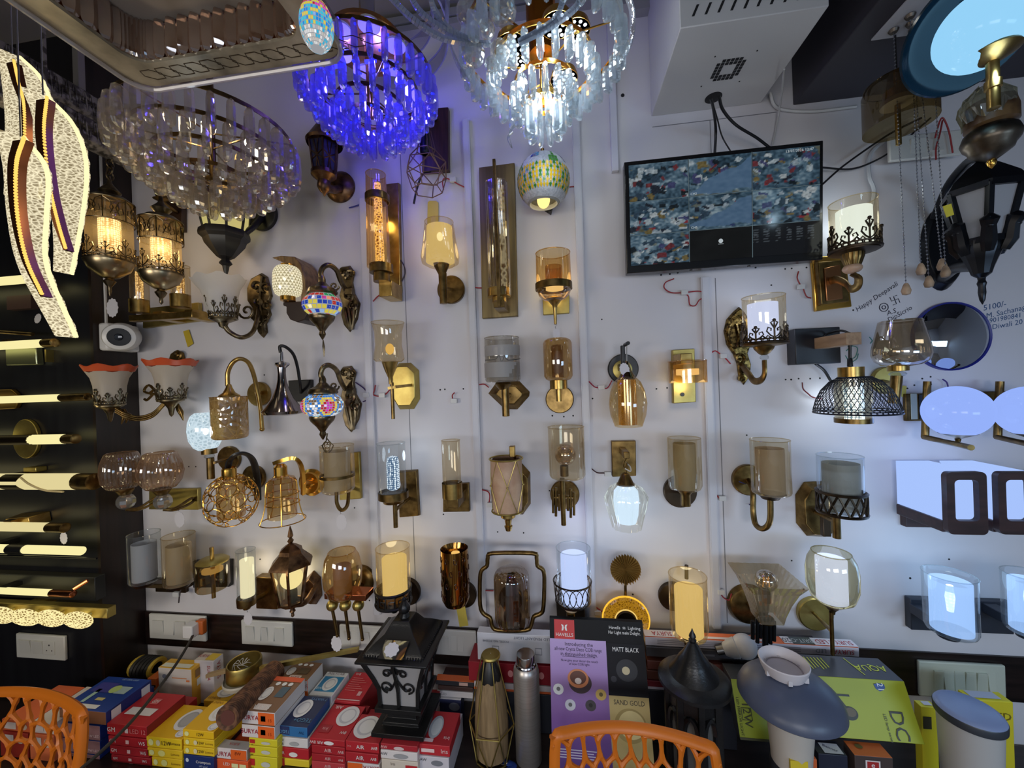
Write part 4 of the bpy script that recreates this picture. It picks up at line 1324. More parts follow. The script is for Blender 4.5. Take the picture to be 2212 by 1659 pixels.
turn(t, 'bulb_holder', BLACK, 629, .12, [(12, 1270), (14, 1276), (14, 1298)])
mb = MB()
hexp = [(678, 1231), (694, 1246), (697, 1286), (684, 1306), (664, 1300), (660, 1250)]
slab(t, 'back_plate', BRONZE, hexp, .03, taper=.7)
rod(t, 'arm', BRONZE, [(680, 1270, .02), (660, 1300, .08), (636, 1306, .12)], 6, smooth=4)
spot(W(612, 1245, .18), (1, .85, .5), .4)
spot(W(640, 1245, .04), (1, .85, .5), .35)
# ---------------------------------------------------------------- amber globe over three ball rods
t = sc('globe_sconce', 'amber glass globe above three brass balls with hanging rods', 780, 1255)
disc(t, 'back_plate', BRASSD, 782, 1252, 33, ((1, 0), (1, .5), (.8, .9), (.5, 1)), .025)
turn(t, 'amber_globe', AMBER2, 740, .13, [(30, 1191), (38, 1204), (44, 1232), (43, 1258), (34, 1282), (20, 1292), (.1, 1293)], rim=.0013)
core(t, frosted((190, 150, 110)), 740, .13, 20, 1220, 1288, open_=False)
pbox(t, 'base_bar', COPPER, 700, 1284, 790, 1297, .10, .15)
rod(t, 'arm', BRASSD, [(760, 1288, .12), (782, 1262, .02)], 5)
for x, xb, yb in ((718, 729, 1373), (746, 754, 1379), (774, 783, 1381)):
 c = W(x, 1307, .13)
 part('brass_ball', MB().lathe(Vector((c.x, c.y, 0)), [(12 * mpp(c) * math.sin(PI * i / 12) + .0001, c.z + 12 * mpp(c) * math.cos(PI * i / 12)) for i in range(13)], 32, ribs=12, ramp=.03), OLIVE, t)
 e = W(xb, yb, .13)
 o = rod(t, 'hanging_rod', BRASSD, [(x, 1316, .13), (xb, yb, .13)], 3.4)
 part('rod_tip', MB().ball(e, .0055), BRASSD, o)
hang_tag('white tag hanging from the first of the three ball rods', 727, 1390, .12, 17, 1374)
# ================================================================ middle columns
t = sc('tube_sconce', 'tall ribbed amber tube glowing gold on a long brass plate', 855, 520)
slab(t, 'back_plate', BRASS, [(838, 402), (866, 398), (870, 634), (842, 638)], .02, taper=.98)
turn(t, 'glass_tube', glass((242, 222, 186), .06, .14, 1, (230, 170, 90)), 815, .11, [(22, 376), (24, 480), (26, 578)], ribs=18, ramp=.015, n=90, rim=.0012)
turn(t, 'upper_band', BRASSD, 815, .11, [(25, 420), (27, 422), (27, 436), (25, 437)])
turn(t, 'cup', BRASSD, 824, .11, [(26, 572), (26, 590), (18, 591), (18, 609), (1, 609)])
turn(t, 'light_strip', lit((255, 206, 116), 1.3, 0, 'net', (130, 72, 24), 110), 818, .11, [(7, 396), (9, 440), (10, 565), (1, 566)])
pbox(t, 'foot', BRASS, 818, 606, 846, 640, .02, .10)
spot(W(830, 480, .04), (1, .72, .32), .45)
spot(W(800, 480, .16), (1, .72, .32), .2)
t = sc('cone_sconce', 'tapered amber glass with warm cone core on a slim brass torch stem', 975, 625)
disc(t, 'back_plate', BRASSD, 976, 627, 30)
turn(t, 'glass_shade', AMBER, 950, .11, [(31, 480), (36, 520), (42, 556), (40, 568), (28, 575), (14, 576)], rim=.0013)
turn(t, 'inner_shade', lit((238, 206, 132), .85), 950, .11, [(25, 508), (24, 490), (27, 490), (31, 566), (20, 572)])
turn(t, 'cone', BRASSD, 954, .11, [(18, 568), (16, 576), (8, 592)], cap=True)
turn(t, 'stem', BRASSD, 957, .11, [(9, 590), (8, 656), (1, 657)], cap=True)
rod(t, 'arm', BRASSD, [(962, 622, .11), (976, 626, .0)], 4)
spot(W(950, 500, .17), (1, .82, .48), .3)
spot(W(950, 540, .04), (1, .82, .48), .35)
solo('price_slip', MB().prism([W(x, y, .004) for x, y in ((924, 437), (928, 434), (942, 434), (947, 438), (947, 476), (944, 484), (923, 484))], (0, -.001, 0)), plain((206, 182, 84), .6), 'yellow slip stuck on the wall above the tapered amber shade', 'price slip', 'yellow price slips')
solo('price_slip', MB().prism([W(x, y, .004) for x, y in ((396, 716), (408, 712), (418, 742), (406, 750))], (0, -.001, 0)), plain((196, 168, 40), .6), 'small tilted yellow slip on the wall above the orange-rimmed tulips', 'price slip', 'yellow price slips')
t = sc('vase_sconce', 'clear vase-shaped glass with a small bulb on a brass cone, octagonal plate', 880, 835)
slab(t, 'back_plate', OLIVE, [(862, 784), (888, 783), (906, 800), (908, 862), (895, 884), (864, 885), (850, 862), (850, 800)], .025, taper=.82)
turn(t, 'vase_shade', AMBER, 839, .12, [(36, 697), (30, 718), (29, 745), (33, 768), (34, 776), (29, 781), (12, 782)], rim=.0013)
part('bulb', MB().ball(W(842, 754, .12), 9 * mpp(W(842, 754, .12)), rz=12 * mpp(W(842, 754, .12))), lit((245, 196, 104), .95), t)
turn(t, 'cone', BRASS, 843, .12, [(18, 782), (12, 800), (5, 816), (4, 830)], cap=True)
turn(t, 'stem', BRASSD, 848, .12, [(4, 826), (4, 905), (1, 905)])
mb = MB().tube(px([(838, 839, .125), (852, 836, .12), (888, 832, .025)]), .006, 4)
part('arm', mb, BRASS, t)
t = sc('tube_sconce', 'clear tube with a honeycomb bulb lit cool white, tall brass plate', 885, 1065)
slab(t, 'back_plate', BRASSD, [(862, 1016), (904, 1013), (909, 1113), (866, 1117)], .016, taper=.95)
cylglass(t, CLEAR, 846, .12, 31, 957, 1066, 2)
turn(t, 'bulb', lit((236, 246, 255), 1.3, 0, 'dots', (60, 90, 120), 170), 849, .12, [(1, 984), (12, 988), (14, 1000), (14, 1054), (8, 1058)])
turn(t, 'cup', BRASSD, 850, .12, [(33, 1061), (33, 1076), (24, 1080), (22, 1085), (2, 1086)])
turn(t, 'stem', BRASSD, 854, .12, [(5, 1084), (5, 1139), (1, 1140)])
rod(t, 'arm', BRASSD, [(856, 1100, .12), (884, 1075, .015)], 4)
spot(W(886, 985, .10), (.72, .86, 1), .35)
t = sc('cage_pendant', 'bronze wire geometric cage hanging from a dark wooden plate', 944, 310)
slab(t, 'back_plate', plain((70, 42, 34), .4, var=.6, scale=10, col2=(48, 28, 24), aniso=(10, 10, 1)), [(918, 244), (972, 240), (973, 374), (916, 378)], .02)
turn(t, 'socket', BLKMET, 917, .11, [(3, 262), (4, 280), (11, 282), (11, 330), (8, 334)])
rod(t, 'arm', BLKMET, [(917, 275, .11), (920, 262, .10), (944, 258, .01)], 4, smooth=3)
mb = MB()
c, zof, kh, k = ax(921, 282, 420, .11)
P = lambda a, r, y: c + Vector((r * kh * math.cos(a), r * kh * math.sin(a), zof(y)))
lv = [(12, 284, 0), (21, 326, 0), (44, 354, 0), (43, 380, .5), (33, 412, .5)]
n = 6
for q in range(len(lv)):
 r, y, s = lv[q]
 if q not in (0,):
  mb.tube([P(2 * PI * (i + s) / n, r, y) for i in range(n)], .0017, 5, True)
 if q < len(lv) - 1:
  r2, y2, s2 = lv[q + 1]
  for i in range(n):
   mb.tube([P(2 * PI * (i + s) / n, r, y), P(2 * PI * (i + s2) / n, r2, y2)], .0017, 5)
   if s2 != s:
    mb.tube([P(2 * PI * (i + s) / n, r, y), P(2 * PI * (i + s2 - 1) / n, r2, y2)], .0017, 5)
part('wire_cage', mb, plain((120, 92, 76), .4, .6), t)
rod(t, 'cord', BLACK, [(930, 372, .02), (912, 378, .05), (900, 410, .05), (894, 440, .05)], 2.2, smooth=4)
t = sc('tube_sconce', 'long clear tube with a flat rod on a tall olive brass plate', 1080, 520)
slab(t, 'back_plate', metal((150, 132, 92), .42, var=.4, scale=6, aniso=(8, 1, .4), col2=(110, 96, 70)), [(1037, 368), (1113, 358), (1120, 685), (1044, 690)], .018)
turn(t, 'glass_tube', glass((224, 214, 190), .05, .2, 1, (200, 180, 140)), 1076, .09, [(24, 396), (24, 640)], ribs=14, ramp=.02, n=84, rim=.001)
turn(t, 'light_strip', lit((232, 220, 190), .55, .2, 'net', (110, 80, 40), 60), 1086, .09, [(7, 402), (7, 632)])
turn(t, 'cup', BRASS, 1078, .09, [(25, 624), (25, 642), (16, 643), (16, 654), (1, 655)])
mb = MB().box(W(1068, 655, .125), W(1076, 655, .115))
a, b = W(1064, 345, .125), W(1072, 662, .125)
part('flat_rod', MB().box((a.x, -.13, b.z), (a.x + .009, -.118, a.z)), BRASSD, t, bev=.001)
pbox(t, 'foot', BRASSD, 1066, 648, 1090, 664, .015, .12)
t = sc('mosaic_globe_light', 'round white mosaic globe with a yellow and green leaf band and exposed bulb', 1185, 395)
def paint3(s, q, r):
 z = (s * 8) % 1
 if .48 < q < .82:
  return (226, 186, 40) if (int(s * 60) + int(q * 13)) % 3 else (56, 130, 50)
 if .22 < q <= .48 and abs(z - .5) < (q - .18) * .9 and int(s * 8) % 2 == 0:
  return (70, 140, 58)
 if .1 < q < .34 and int(s * 8) % 2 == 1 and abs(z - .5) < .3:
  return r.choice([(40, 60, 150), (170, 60, 90), (90, 150, 190), (120, 120, 170)])
 return None
c = W(1174, 392, .12)
k = mpp(c)
mb = MB().lathe(Vector((c.x, c.y, 0)), [(56 * k * math.sin(PI * i / 20), c.z + 58 * k * math.cos(PI * i / 20)) for i in range(0, 17)], 36, cap=False)
gl = part('globe', mb, plain((202, 206, 212), .5, bump=1.0, scale=160, var=.4, col2=(170, 176, 186)), t)
cols, mb = [], MB()
for j in range(16):
 t0, t1 = PI * (.06 + .72 * (j + .08) / 16), PI * (.06 + .72 * (j + .92) / 16)
 for i in range(48):
  col = paint3(i / 48, j / 16, RND)
  if col is None:
   continue
  if col not in cols:
   cols.append(col)
  mb.cur = cols.index(col)
  a0, a1, am, tm = 2 * PI * (i + .05) / 48, 2 * PI * (i + .95) / 48, 2 * PI * (i + .5) / 48, (t0 + t1) / 2
  Q = lambda a, tt: Vector((c.x + 56.7 * k * math.sin(tt) * math.cos(a), c.y + 56.7 * k * math.sin(tt) * math.sin(a), c.z + 58.7 * k * math.cos(tt)))
  if j / 16 > .48:
   e = (t1 - t0) * .45
   mb.quad([Q(a0, tm), Q(am, t0 - e), Q(a1, tm), Q(am, t1 + e)])
  else:
   mb.quad([Q(a0, t0), Q(a1, t0), Q(a1, t1), Q(a0, t1)])
part('mosaic_tile', mb, [plain(q, .2) for q in cols], gl, flat=True)
turn(t, 'bottom_ring', plain((150, 152, 150), .3), 1174, .12, [(34, 438), (30, 442), (28, 440), (29, 432)])
part('bulb', MB().ball(W(1174, 432, .12), 14 * k, rz=18 * k), lit((255, 214, 130), 1.6), t)
turn(t, 'stem', BRASSD, 1172, .12, [(4, 322), (4, 336), (9, 337), (9, 341)])
rod(t, 'wall_arm', BLKMET, [(1172, 336, .12), (1176, 332, .06), (1178, 336, 0)], 4, smooth=3)
rod(t, 'hook', BLACK, [(1182, 450, .03), (1188, 456, .03), (1190, 464, .02)], [8, 7, 1])
spot(W(1174, 452, .12), (1, .82, .5), .35)
t = sc('cylinder_sconce', 'amber cylinder with a glass bowl base and broad brass ring, warm light inside', 1200, 660)
slab(t, 'back_plate', OLIVE, [(1172, 642), (1230, 638), (1230, 678), (1174, 682)], .014)
turn(t, 'glass_shade', AMBER2, 1195, .11, [(37, 547), (38, 612)], rim=.0014)
turn(t, 'brass_ring', BRASSD, 1196, .11, [(38, 612), (40, 612), (40, 626), (38, 627)])
turn(t, 'glass_bowl', glass((236, 216, 184), .06, .16, .8), 1197, .11, [(37, 626), (33, 638), (22, 648), (14, 650)])
turn(t, 'diffuser', lit((255, 220, 150), 1.2), 1198, .11, [(1, 619), (19, 619), (19, 626), (1, 627)])
turn(t, 'reflector', glass((220, 180, 110), .2, .2, .5), 1196, .11, [(18, 575), (18, 616)])
turn(t, 'funnel', BRASS, 1199, .11, [(20, 646), (14, 650), (6, 660), (4, 668), (3, 700), (1, 701)])
rod(t, 'arm', BRASSD, [(1199, 664, .11), (1201, 662, .01)], 3.5)
spot(W(1196, 600, .05), (1, .8, .45), .4)
spot(W(1196, 640, .04), (1, .8, .45), .2)
hang_tag('round white tag hanging from the brass-ringed amber cylinder', 1202, 721, .11, 11, 700)
t = sc('cylinder_sconce', 'white and clear striped glass cylinder on a brown stepped hexagon plate', 1100, 852)
slab(t, 'back_plate', BRASSD, [(1076, 820), (1122, 822), (1145, 846), (1144, 856), (1118, 885), (1090, 884), (1054, 850)], .03, taper=.6)
turn(t, 'glass_shade', glass((220, 216, 206), .22, .14, 1, (216, 212, 206)), 1085, .11, [(37, 730), (38, 820), (35, 825), (1, 826)], rim=.0013, ribs=0)
mb = MB()
for y0, y1 in ((748, 770), (784, 815)):
 c, zof, kh, k = ax(1085, y0, y1, .11)
 mb.lathe(c, [(38.3 * kh, zof(y0)), (38.3 * kh, zof(y1))], 36, cap=False)
part('frosted_band', mb, frosted((206, 204, 204), .25), t)
rod(t, 'etched_line', BLACK, [(1048, 778, .145), (1070, 776, .158), (1078, 768, .159), (1084, 782, .16), (1090, 770, .16), (1098, 778, .158), (1124, 775, .14)], .9, 4, smooth=3)
turn(t, 'collar', BRASSD, 1087, .11, [(16, 826), (18, 830), (12, 838), (8, 842)])
turn(t, 'stem', BRASSD, 1092, .11, [(8, 838), (8, 899), (1, 900)])
rod(t, 'arm', BRASSD, [(1092, 860, .11), (1102, 852, .02)], 5)
t = sc('bottle_sconce', 'closed amber glass bottle on a brass collar and round brass plate', 1209, 862)
disc(t, 'back_plate', BRASSD, 1209, 862, 30)
cylglass(t, AMBER2, 1205, .11, 31, 731, 822, 10, top=True)
core(t, glass((200, 160, 80), .2, .2, .5), 1204, .11, 13, 745, 815, open_=False)
turn(t, 'collar', BRASS, 1207, .11, [(19, 821), (19, 840), (6, 841), (6, 867), (1, 867)])
rod(t, 'arm', BRASSD, [(1207, 855, .11), (1209, 862, .01)], 5)
t = sc('tube_sconce', 'slim amber tube in a deep brass cup on a square brass plate', 990, 1072)
slab(t, 'back_plate', BRASSD, [(960, 1044), (1015, 1041), (1017, 1102), (960, 1103)], .016)
cylglass(t, AMBER, 975, .10, 20, 951, 1048, 2)
turn(t, 'cup', BRASS, 977, .10, [(22, 1042), (22, 1074), (12, 1075)])
pbox(t, 'foot', BRASSD, 966, 1075, 990, 1098, .015, .11)
t = sc('drum_sconce', 'peach alabaster drum laced with brass wire between brass rings', 1120, 1055)
slab(t, 'back_plate', BRASSD, [(1104, 1002), (1128, 1000), (1146, 1020), (1147, 1088), (1130, 1112), (1104, 1110)], .025, taper=.75)
turn(t, 'drum', plain((196, 164, 136), .5, var=.5, scale=25, col2=(176, 138, 112)), 1095, .12, [(30, 990), (34, 996), (33, 1060), (31, 1104), (1, 1106)])
mb = MB()
c, zof, kh, k = ax(1095, 985, 1110, .12)
P = lambda a, r, y: c + Vector((r * kh * math.cos(a), r * kh * math.sin(a), zof(y)))
for y, r in ((990, 36), (1102, 34)):
 part('ring', MB().tube([P(2 * PI * i / 30, r, y) for i in range(30)], .0025, 6, True), OLIVE, t)
mb = MB()
for i in range(5):
 a = 2 * PI * i / 5 + .5
 mb.tube([P(a, 35, 990), P(a + .62, 36, 1045), P(a, 34, 1102)], .0012, 4)
 mb.tube([P(a + 1.25, 35, 990), P(a + .62, 36, 1045), P(a + 1.25, 34, 1102)], .0012, 4)
 mb.ball(P(a + .62, 37, 1045), .003, n=8, m=5)
part('lacing_wire', mb, OLIVE, t)
turn(t, 'foot', BRASS, 1098, .12, [(16, 1106), (16, 1116), (8, 1122), (6, 1134), (9, 1136), (6, 1146), (1, 1147)])
pbox(t, 'top_knob', BRASS, 1100, 964, 1112, 988, .10, .12)
rod(t, 'arm', BRASS, [(1098, 1124, .12), (1122, 1080, .02)], 4)
rod(t, 'arm', BRASS, [(1106, 975, .11), (1124, 1010, .02)], 4)
t = sc('cylinder_sconce', 'clear amber cylinder with a round bulb above a fringe of brass rods', 1220, 1066)
disc(t, 'back_plate', BRASSD, 1220, 1066, 31)
cylglass(t, AMBER, 1224, .11, 39, 922, 1032, 7)
gb = part('bulb', MB().ball(W(1221, 982, .11), 23 * mpp(W(1221, 982, .11))), glass((225, 205, 175), .04, .3, .6), t)
turn(gb, 'bulb_cap', BRASSD, 1219, .11, [(9, 1006), (9, 1028)])
turn(t, 'stem', BRASSD, 1216, .11, [(5.5, 1033), (5.5, 1134), (1, 1135)])
for x, a, b in ((1195, 1058, 1108), (1201, 1053, 1115), (1208, 1069, 1103), (1227, 1070, 1103), (1233, 1056, 1118), (1240, 1063, 1113)):
 rod(t, 'fringe_rod', BRASSD, [(x, a, .10), (x, b, .10)], 3)
rod(t, 'arm', BRASSD, [(1194, 1075, .10), (1241, 1075, .10)], 2.5)
rod(t, 'arm', BRASSD, [(1217, 1066, .10), (1220, 1066, .0)], 4)
spot(W(1235, 1110, .05), (.45, .5, 1), .12)
t = sc('egg_pendant', 'amber glass egg with gold mesh core hanging from a black arm', 1345, 797)
disc(t, 'back_plate', BLACK, 1345, 797, 32)
disc(t, 'brass_disc', OLIVE, 1343, 799, 20, off=.016, thick=.003)
pbox(t, 'arm', BLACK, 1342, 746, 1351, 800, .085, .10)
pbox(t, 'arm', BLACK, 1341, 785, 1353, 800, .02, .09)
rod(t, 'knob', BLACK, [(1350, 745, .10), (1357, 741, .14)], 4)
rod(t, 'cord', plain((160, 160, 160), .4), [(1354, 748, .14), (1354, 782, .14)], 1.2, 5)
turn(t, 'neck', metal((120, 100, 70), .15), 1354, .14, [(2, 780), (6, 786), (10, 800), (18, 814), (20, 818)])
turn(t, 'glass_egg', glass((246, 232, 200), .06, .1, 1, (215, 180, 120)), 1356, .14, [(18, 814), (30, 826), (38, 846), (42, 872), (39, 896), (30, 921)], rim=.001)
turn(t, 'mesh_core', lit((190, 130, 30), .62, .3, 'net', (110, 66, 14), 260), 1355, .14, [(20, 820), (20, 917)])
spot(W(1356, 925, .14), (1, .7, .3), .15)
hang_tag('oval white tag hanging at the neck of the amber egg', 1349, 798, .154, 14, 786, -.2)
t = sc('box_sconce', 'short amber glass cylinder with lit disc on a tall olive plate', 1474, 812)
slab(t, 'back_plate', OLIVE, [(1449, 757), (1496, 754), (1499, 868), (1451, 871)], .02)
turn(t, 'glass_shade', AMBER2, 1485, .10, [(42, 780), (42, 827)], rim=.0013)
turn(t, 'lit_disc', lit((255, 214, 150), 1.15), 1485, .10, [(1, 797), (25, 797), (25, 810), (1, 811)])
turn(t, 'lit_nub', lit((255, 214, 150), 1.0), 1480, .10, [(10, 811), (1, 820)])
pbox(t, 'block', BRASS, 1470, 763, 1496, 786, .02, .10)
c = W(1474, 852, .0225)
part('knob', MB().lathe(c, [(.006, -.002), (.006, .002)], 14, axis='y'), BLACK, t)
spot(W(1484, 835, .06), (1, .8, .5), .35)
t = sc('bell_pendant', 'fluted glass bell lit cool white hanging below a square brass plate', 1346, 988)
slab(t, 'back_plate', BRASSD, [(1319, 951), (1371, 950), (1372, 1025), (1321, 1027)], .02)
pbox(t, 'arm', BRASSD, 1347, 976, 1360, 991, .02, .11)
rod(t, 'hook', BRASSD, [(1353, 990, .11), (1347, 1000, .11), (1349, 1010, .11), (1354, 1000, .11), (1352, 1024, .11)], 1.6, 6, smooth=4)
rod(t, 'cord', plain((200, 200, 200), .4), [(1350, 1012, .11), (1362, 1018, .115), (1361, 1008, .10), (1353, 1000, .09)], 1.4, 6, smooth=4)
turn(t, 'cone', BRASSD, 1351, .11, [(5, 1021), (9, 1024), (18, 1044), (20, 1047)], cap=True)
turn(t, 'fluted_bell', glass((243, 241, 234), .06, .1, .8), 1353, .11, [(20, 1045), (36, 1054), (47, 1074), (44, 1092), (37, 1116), (31, 1140)], ribs=12, ramp=.045, n=96, rim=.0012)
turn(t, 'inner_shade', lit((205, 230, 255), 1.35, .02), 1353, .11, [(14, 1046), (26, 1060), (28, 1080), (25, 1112), (20, 1128), (1, 1130)], ribs=8, ramp=.02)
spot(W(1353, 1150, .11), (.66, .84, 1), .35)
spot(W(1353, 1090, .035), (.66, .84, 1), .2)
t = sc('cylinder_sconce', 'amber rounded-square glass with tan core on a dark brass disc', 1467, 1060)
disc(t, 'back_plate', DARKM, 1467, 1060, 34)
turn(t, 'glass_shade', AMBER, 1479, .11, [(36, 946), (36, 1048), (32, 1056), (18, 1058)], rim=.0013, ribs=4, ramp=.05, n=64)
core(t, frosted((216, 204, 176), .35), 1479, .11, 25, 957, 1055)
turn(t, 'funnel', BRASSD, 1481, .11, [(19, 1057), (11, 1068), (11, 1092), (1, 1092)])
rod(t, 'arm', BRASSD, [(1480, 1078, .11), (1468, 1060, .01)], 5)
t = sc('candle_sconce', 'warm glowing candle cylinder ringed with a black Greek-key band', 880, 1272)
disc(t, 'back_plate', DARKM, 882, 1275, 29)
cylglass(t, AMBER, 850, .12, 37, 1182, 1300, 6)
core(t, LITW, 853, .12, 27, 1204, 1292)
turn(t, 'band', glass((90, 66, 30), .1, .1, .4), 850, .12, [(37.5, 1271), (38, 1300), (22, 1310)])
part('key_band', lace(MB(), 850, .12, 38.5, 1271, 1299, 12, 'greek', .0021), BLACK, t)
turn(t, 'foot', BLKMET, 852, .12, [(24, 1304), (16, 1312), (8, 1314), (6, 1322), (1, 1323)])
rod(t, 'arm', DARKM, [(858, 1308, .12), (882, 1276, .01)], 4)
spot(W(852, 1194, .12), (1, .82, .45), .3)
spot(W(846, 1235, .045), (1, .82, .45), .3)
t = sc('cylinder_sconce', 'gold mirrored glass cylinder printed with leaf scrolls', 1003, 1281)
disc(t, 'back_plate', DARKM, 1003, 1281, 28)
gcyl = turn(t, 'gold_shade', metal((206, 160, 84), .14, var=.5, scale=8, aniso=(30, 30, 1), col2=(120, 70, 30)), 983, .11, [(26, 1196), (30, 1184), (30, 1184), (30, 1290), (24, 1303), (1, 1304)])
mb = MB()
c, zof, kh, k = ax(983, 1184, 1300, .11)
for i in range(10):
 for j in range(4):
  a = 2 * PI * (i + .5 * (j % 2)) / 10
  yy = 1200 + j * 26
  P = [(a + .16 * math.cos(s) * (1 - s / 9), yy + 9 * math.sin(s) * (1 - s / 9)) for s in [q * .6 for q in range(12)]]
  mb.tube([c + Vector((30.6 * kh * math.cos(b), 30.6 * kh * math.sin(b), zof(y))) for b, y in P], .001, 4)
part('leaf_print', mb, plain((60, 26, 12), .3), gcyl)
turn(t, 'light_source', lit((255, 200, 110), .9), 984, .11, [(1, 1192), (9, 1193), (9, 1210)])
rod(t, 'arm', DARKM, [(990, 1298, .11), (1003, 1282, .01)], 5)
solo('price_slip', MB().prism([W(x, y, .05) for x, y in ((985, 1309), (1004, 1306), (1012, 1351), (993, 1354))], (0, -.001, 0)), plain((196, 172, 70), .6), 'yellow slip hanging under the gold mirrored cylinder', 'price slip', 'yellow price slips')
t = sc('framed_sconce', 'smoky ribbed glass jar inside a brass quatrefoil frame', 1105, 1275)
fr = [(1064, 1195), (1150, 1195), (1159, 1204), (1161, 1222), (1172, 1230), (1176, 1248), (1174, 1310), (1168, 1325), (1153, 1332), (1148, 1350), (1136, 1361), (1076, 1361), (1063, 1352), (1059, 1335), (1044, 1325), (1037, 1305), (1037, 1246), (1042, 1230), (1052, 1222), (1054, 1204)]
rod(t, 'quatrefoil_frame', BRASSD, [(a, b, .10) for a, b in fr], 4.5, closed=True, smooth=3)
turn(t, 'glass_jar', SMOKE, 1106, .10, [(1, 1228), (22, 1229), (34, 1236), (38, 1246), (38, 1330), (34, 1344), (20, 1350), (1, 1351)], ribs=18, ramp=.015, n=90)
turn(t, 'inner_bulb', metal((110, 60, 36), .3), 1106, .10, [(8, 1240), (12, 1260), (14, 1310), (20, 1330), (18, 1342), (1, 1344)])
disc(t, 'back_plate', BRASSD, 1104, 1290, 26)
rod(t, 'arm', BRASSD, [(1104, 1290, .01), (1104, 1356, .09)], 5)
t = sc('candle_sconce', 'bluish white glowing candle cylinder with looped metal gallery', 1232, 1316)
slab(t, 'back_plate', plain((56, 48, 42), .4, .3), [(1202, 1296), (1262, 1296), (1263, 1340), (1204, 1338)], .02)
cylglass(t, CLEAR, 1240, .11, 37, 1183, 1300, 4)
core(t, lit((196, 212, 255), 1.15), 1240, .11, 28, 1198, 1296)
part('looped_gallery', lace(MB(), 1237, .11, 41, 1254, 1296, 18, 'ovals', .0015, rb=37), DARKM, t)
turn(t, 'tray', DARKM, 1237, .11, [(38, 1296), (30, 1304), (12, 1306), (8, 1310)])
part('marble_bead', MB().ball(W(1234, 1314, .11), 15 * mpp(W(1234, 1314, .11)), rz=7 * mpp(W(1234, 1314, .11))), plain((186, 160, 130), .3), t)
turn(t, 'stem', BRASSD, 1233, .11, [(5, 1320), (9, 1324), (9, 1352), (1, 1353)])
rod(t, 'arm', BRASSD, [(1233, 1330, .11), (1232, 1318, .02)], 5)
spot(W(1240, 1185, .11), (.66, .78, 1), .35)
spot(W(1242, 1245, .035), (.66, .78, 1), .45)
t = sc('fan_sconce', 'pleated gold fan disc above a glowing amber ring with a dark hub', 1352, 1300)
mb = MB()
c = W(1351, 1230, .05)
r = 32 * mpp(c)
n = 64
mb.v.append(c + Vector((0, -.004, 0)))
for i in range(n):
 a = 2 * PI * i / n
 mb.v.append(c + Vector((r * math.cos(a), -.010 if i % 2 else .006, r * math.sin(a))))
for i in range(n):
 mb.face([0, 1 + i, 1 + (i + 1) % n])
part('pleated_fan', mb, plain((176, 140, 76), .3, .55), t, flat=True)
rod(t, 'rod', BRASSD, [(1351, 1240, .045), (1351, 1300, .045)], 3)
rod(t, 'arm', BRASSD, [(1351, 1290, .045), (1352, 1300, 0)], 3)
c = W(1352, 1338, .06)
k = mpp(c)
part('amber_ring', MB().lathe(c, [(22 * k, -.004), (30 * k, -.01), (44 * k, -.008), (49 * k, 0), (44 * k, .008), (22 * k, .006)], 48, axis='y', ribs=24, ramp=.008), lit((196, 140, 34), .8, .15, 'net', (120, 78, 14), 160), t)
part('lit_rim', MB().tube([c + Vector((49 * k * math.cos(2 * PI * i / 48), 0, 49 * k * math.sin(2 * PI * i / 48))) for i in range(48)], .0028, 6, True), lit((250, 190, 60), 1.1), t)
part('inner_rim', MB().tube([c + Vector((23 * k * math.cos(2 * PI * i / 48), -.006, 23 * k * math.sin(2 * PI * i / 48))) for i in range(48)], .002, 6, True), lit((240, 200, 110), 1.0), t)
part('hub', MB().lathe(c, [(22 * k, -.008), (20 * k, -.014), (5 * k, -.014), (5 * k, -.024), (.0001, -.024)], 32, axis='y'), plain((58, 46, 34), .4, .5), t)
rod(t, 'stem', BRASSD, [(1352, 1338, .055), (1352, 1338, 0)], 6)
spot(W(1352, 1338, .03), (1, .66, .2), .08)
t = sc('candle_sconce', 'large warm glowing candle in amber glass beside the pleated fan', 1460, 1295)
disc(t, 'back_plate', DARKM, 1452, 1285, 30)
turn(t, 'glass_shade', AMBER, 1487, .15, [(42, 1242), (43, 1350), (38, 1370), (14, 1376)], rim=.0014)
core(t, LITW, 1488, .15, 31, 1270, 1366)
rod(t, 'rod', DARKM, [(1483, 1221, .03), (1483, 1250, .03)], 4)
rod(t, 'arm', DARKM, [(1452, 1285, .01), (1480, 1378, .14)], 5)
turn(t, 'foot', BRASSD, 1485, .15, [(14, 1374), (8, 1384), (6, 1400), (1, 1401)])
spot(W(1488, 1250, .15), (1, .84, .5), .35)
spot(W(1484, 1300, .05), (1, .84, .5), .35)
# ================================================================== right-hand columns
t = sc('candle_sconce', 'large white lit cylinder with filigree crown on a gold framed plate beside the screen', 1795, 615)
slab(t, 'back_plate', GOLD, [(1748, 558), (1820, 553), (1834, 664), (1757, 674)], .012)
slab(t, 'frame_step', BRASSD, [(1756, 568), (1814, 564), (1826, 655), (1764, 663)], .02, off=.010, taper=.95)
slab(t, 'copper_panel', metal((170, 116, 76), .3), [(1778, 580), (1814, 572), (1820, 646), (1784, 651)], .004, off=.030)
cylglass(t, AMBER, 1843, .15, 55, 436, 534, 3)
core(t, lit((226, 240, 240), 1.25), 1845, .15, 41, 453, 536)
part('crown_band', lace(MB(), 1845, .15, 58, 488, 540, 8, 'crown', .0022), DARKM, t)
turn(t, 'tray', DARKM, 1845, .15, [(57, 538), (56, 545), (30, 548), (1, 548)])
turn(t, 'fluted_cup', BRASSD, 1842, .15, [(27, 546), (26, 556), (22, 566), (18, 574)], ribs=18, ramp=.03, n=72)
part('marble_bead', MB().ball(W(1841, 580, .15), 22 * mpp(W(1841, 580, .15)) * .8, rz=11 * mpp(W(1841, 580, .15))), plain((196, 160, 132), .25), t)
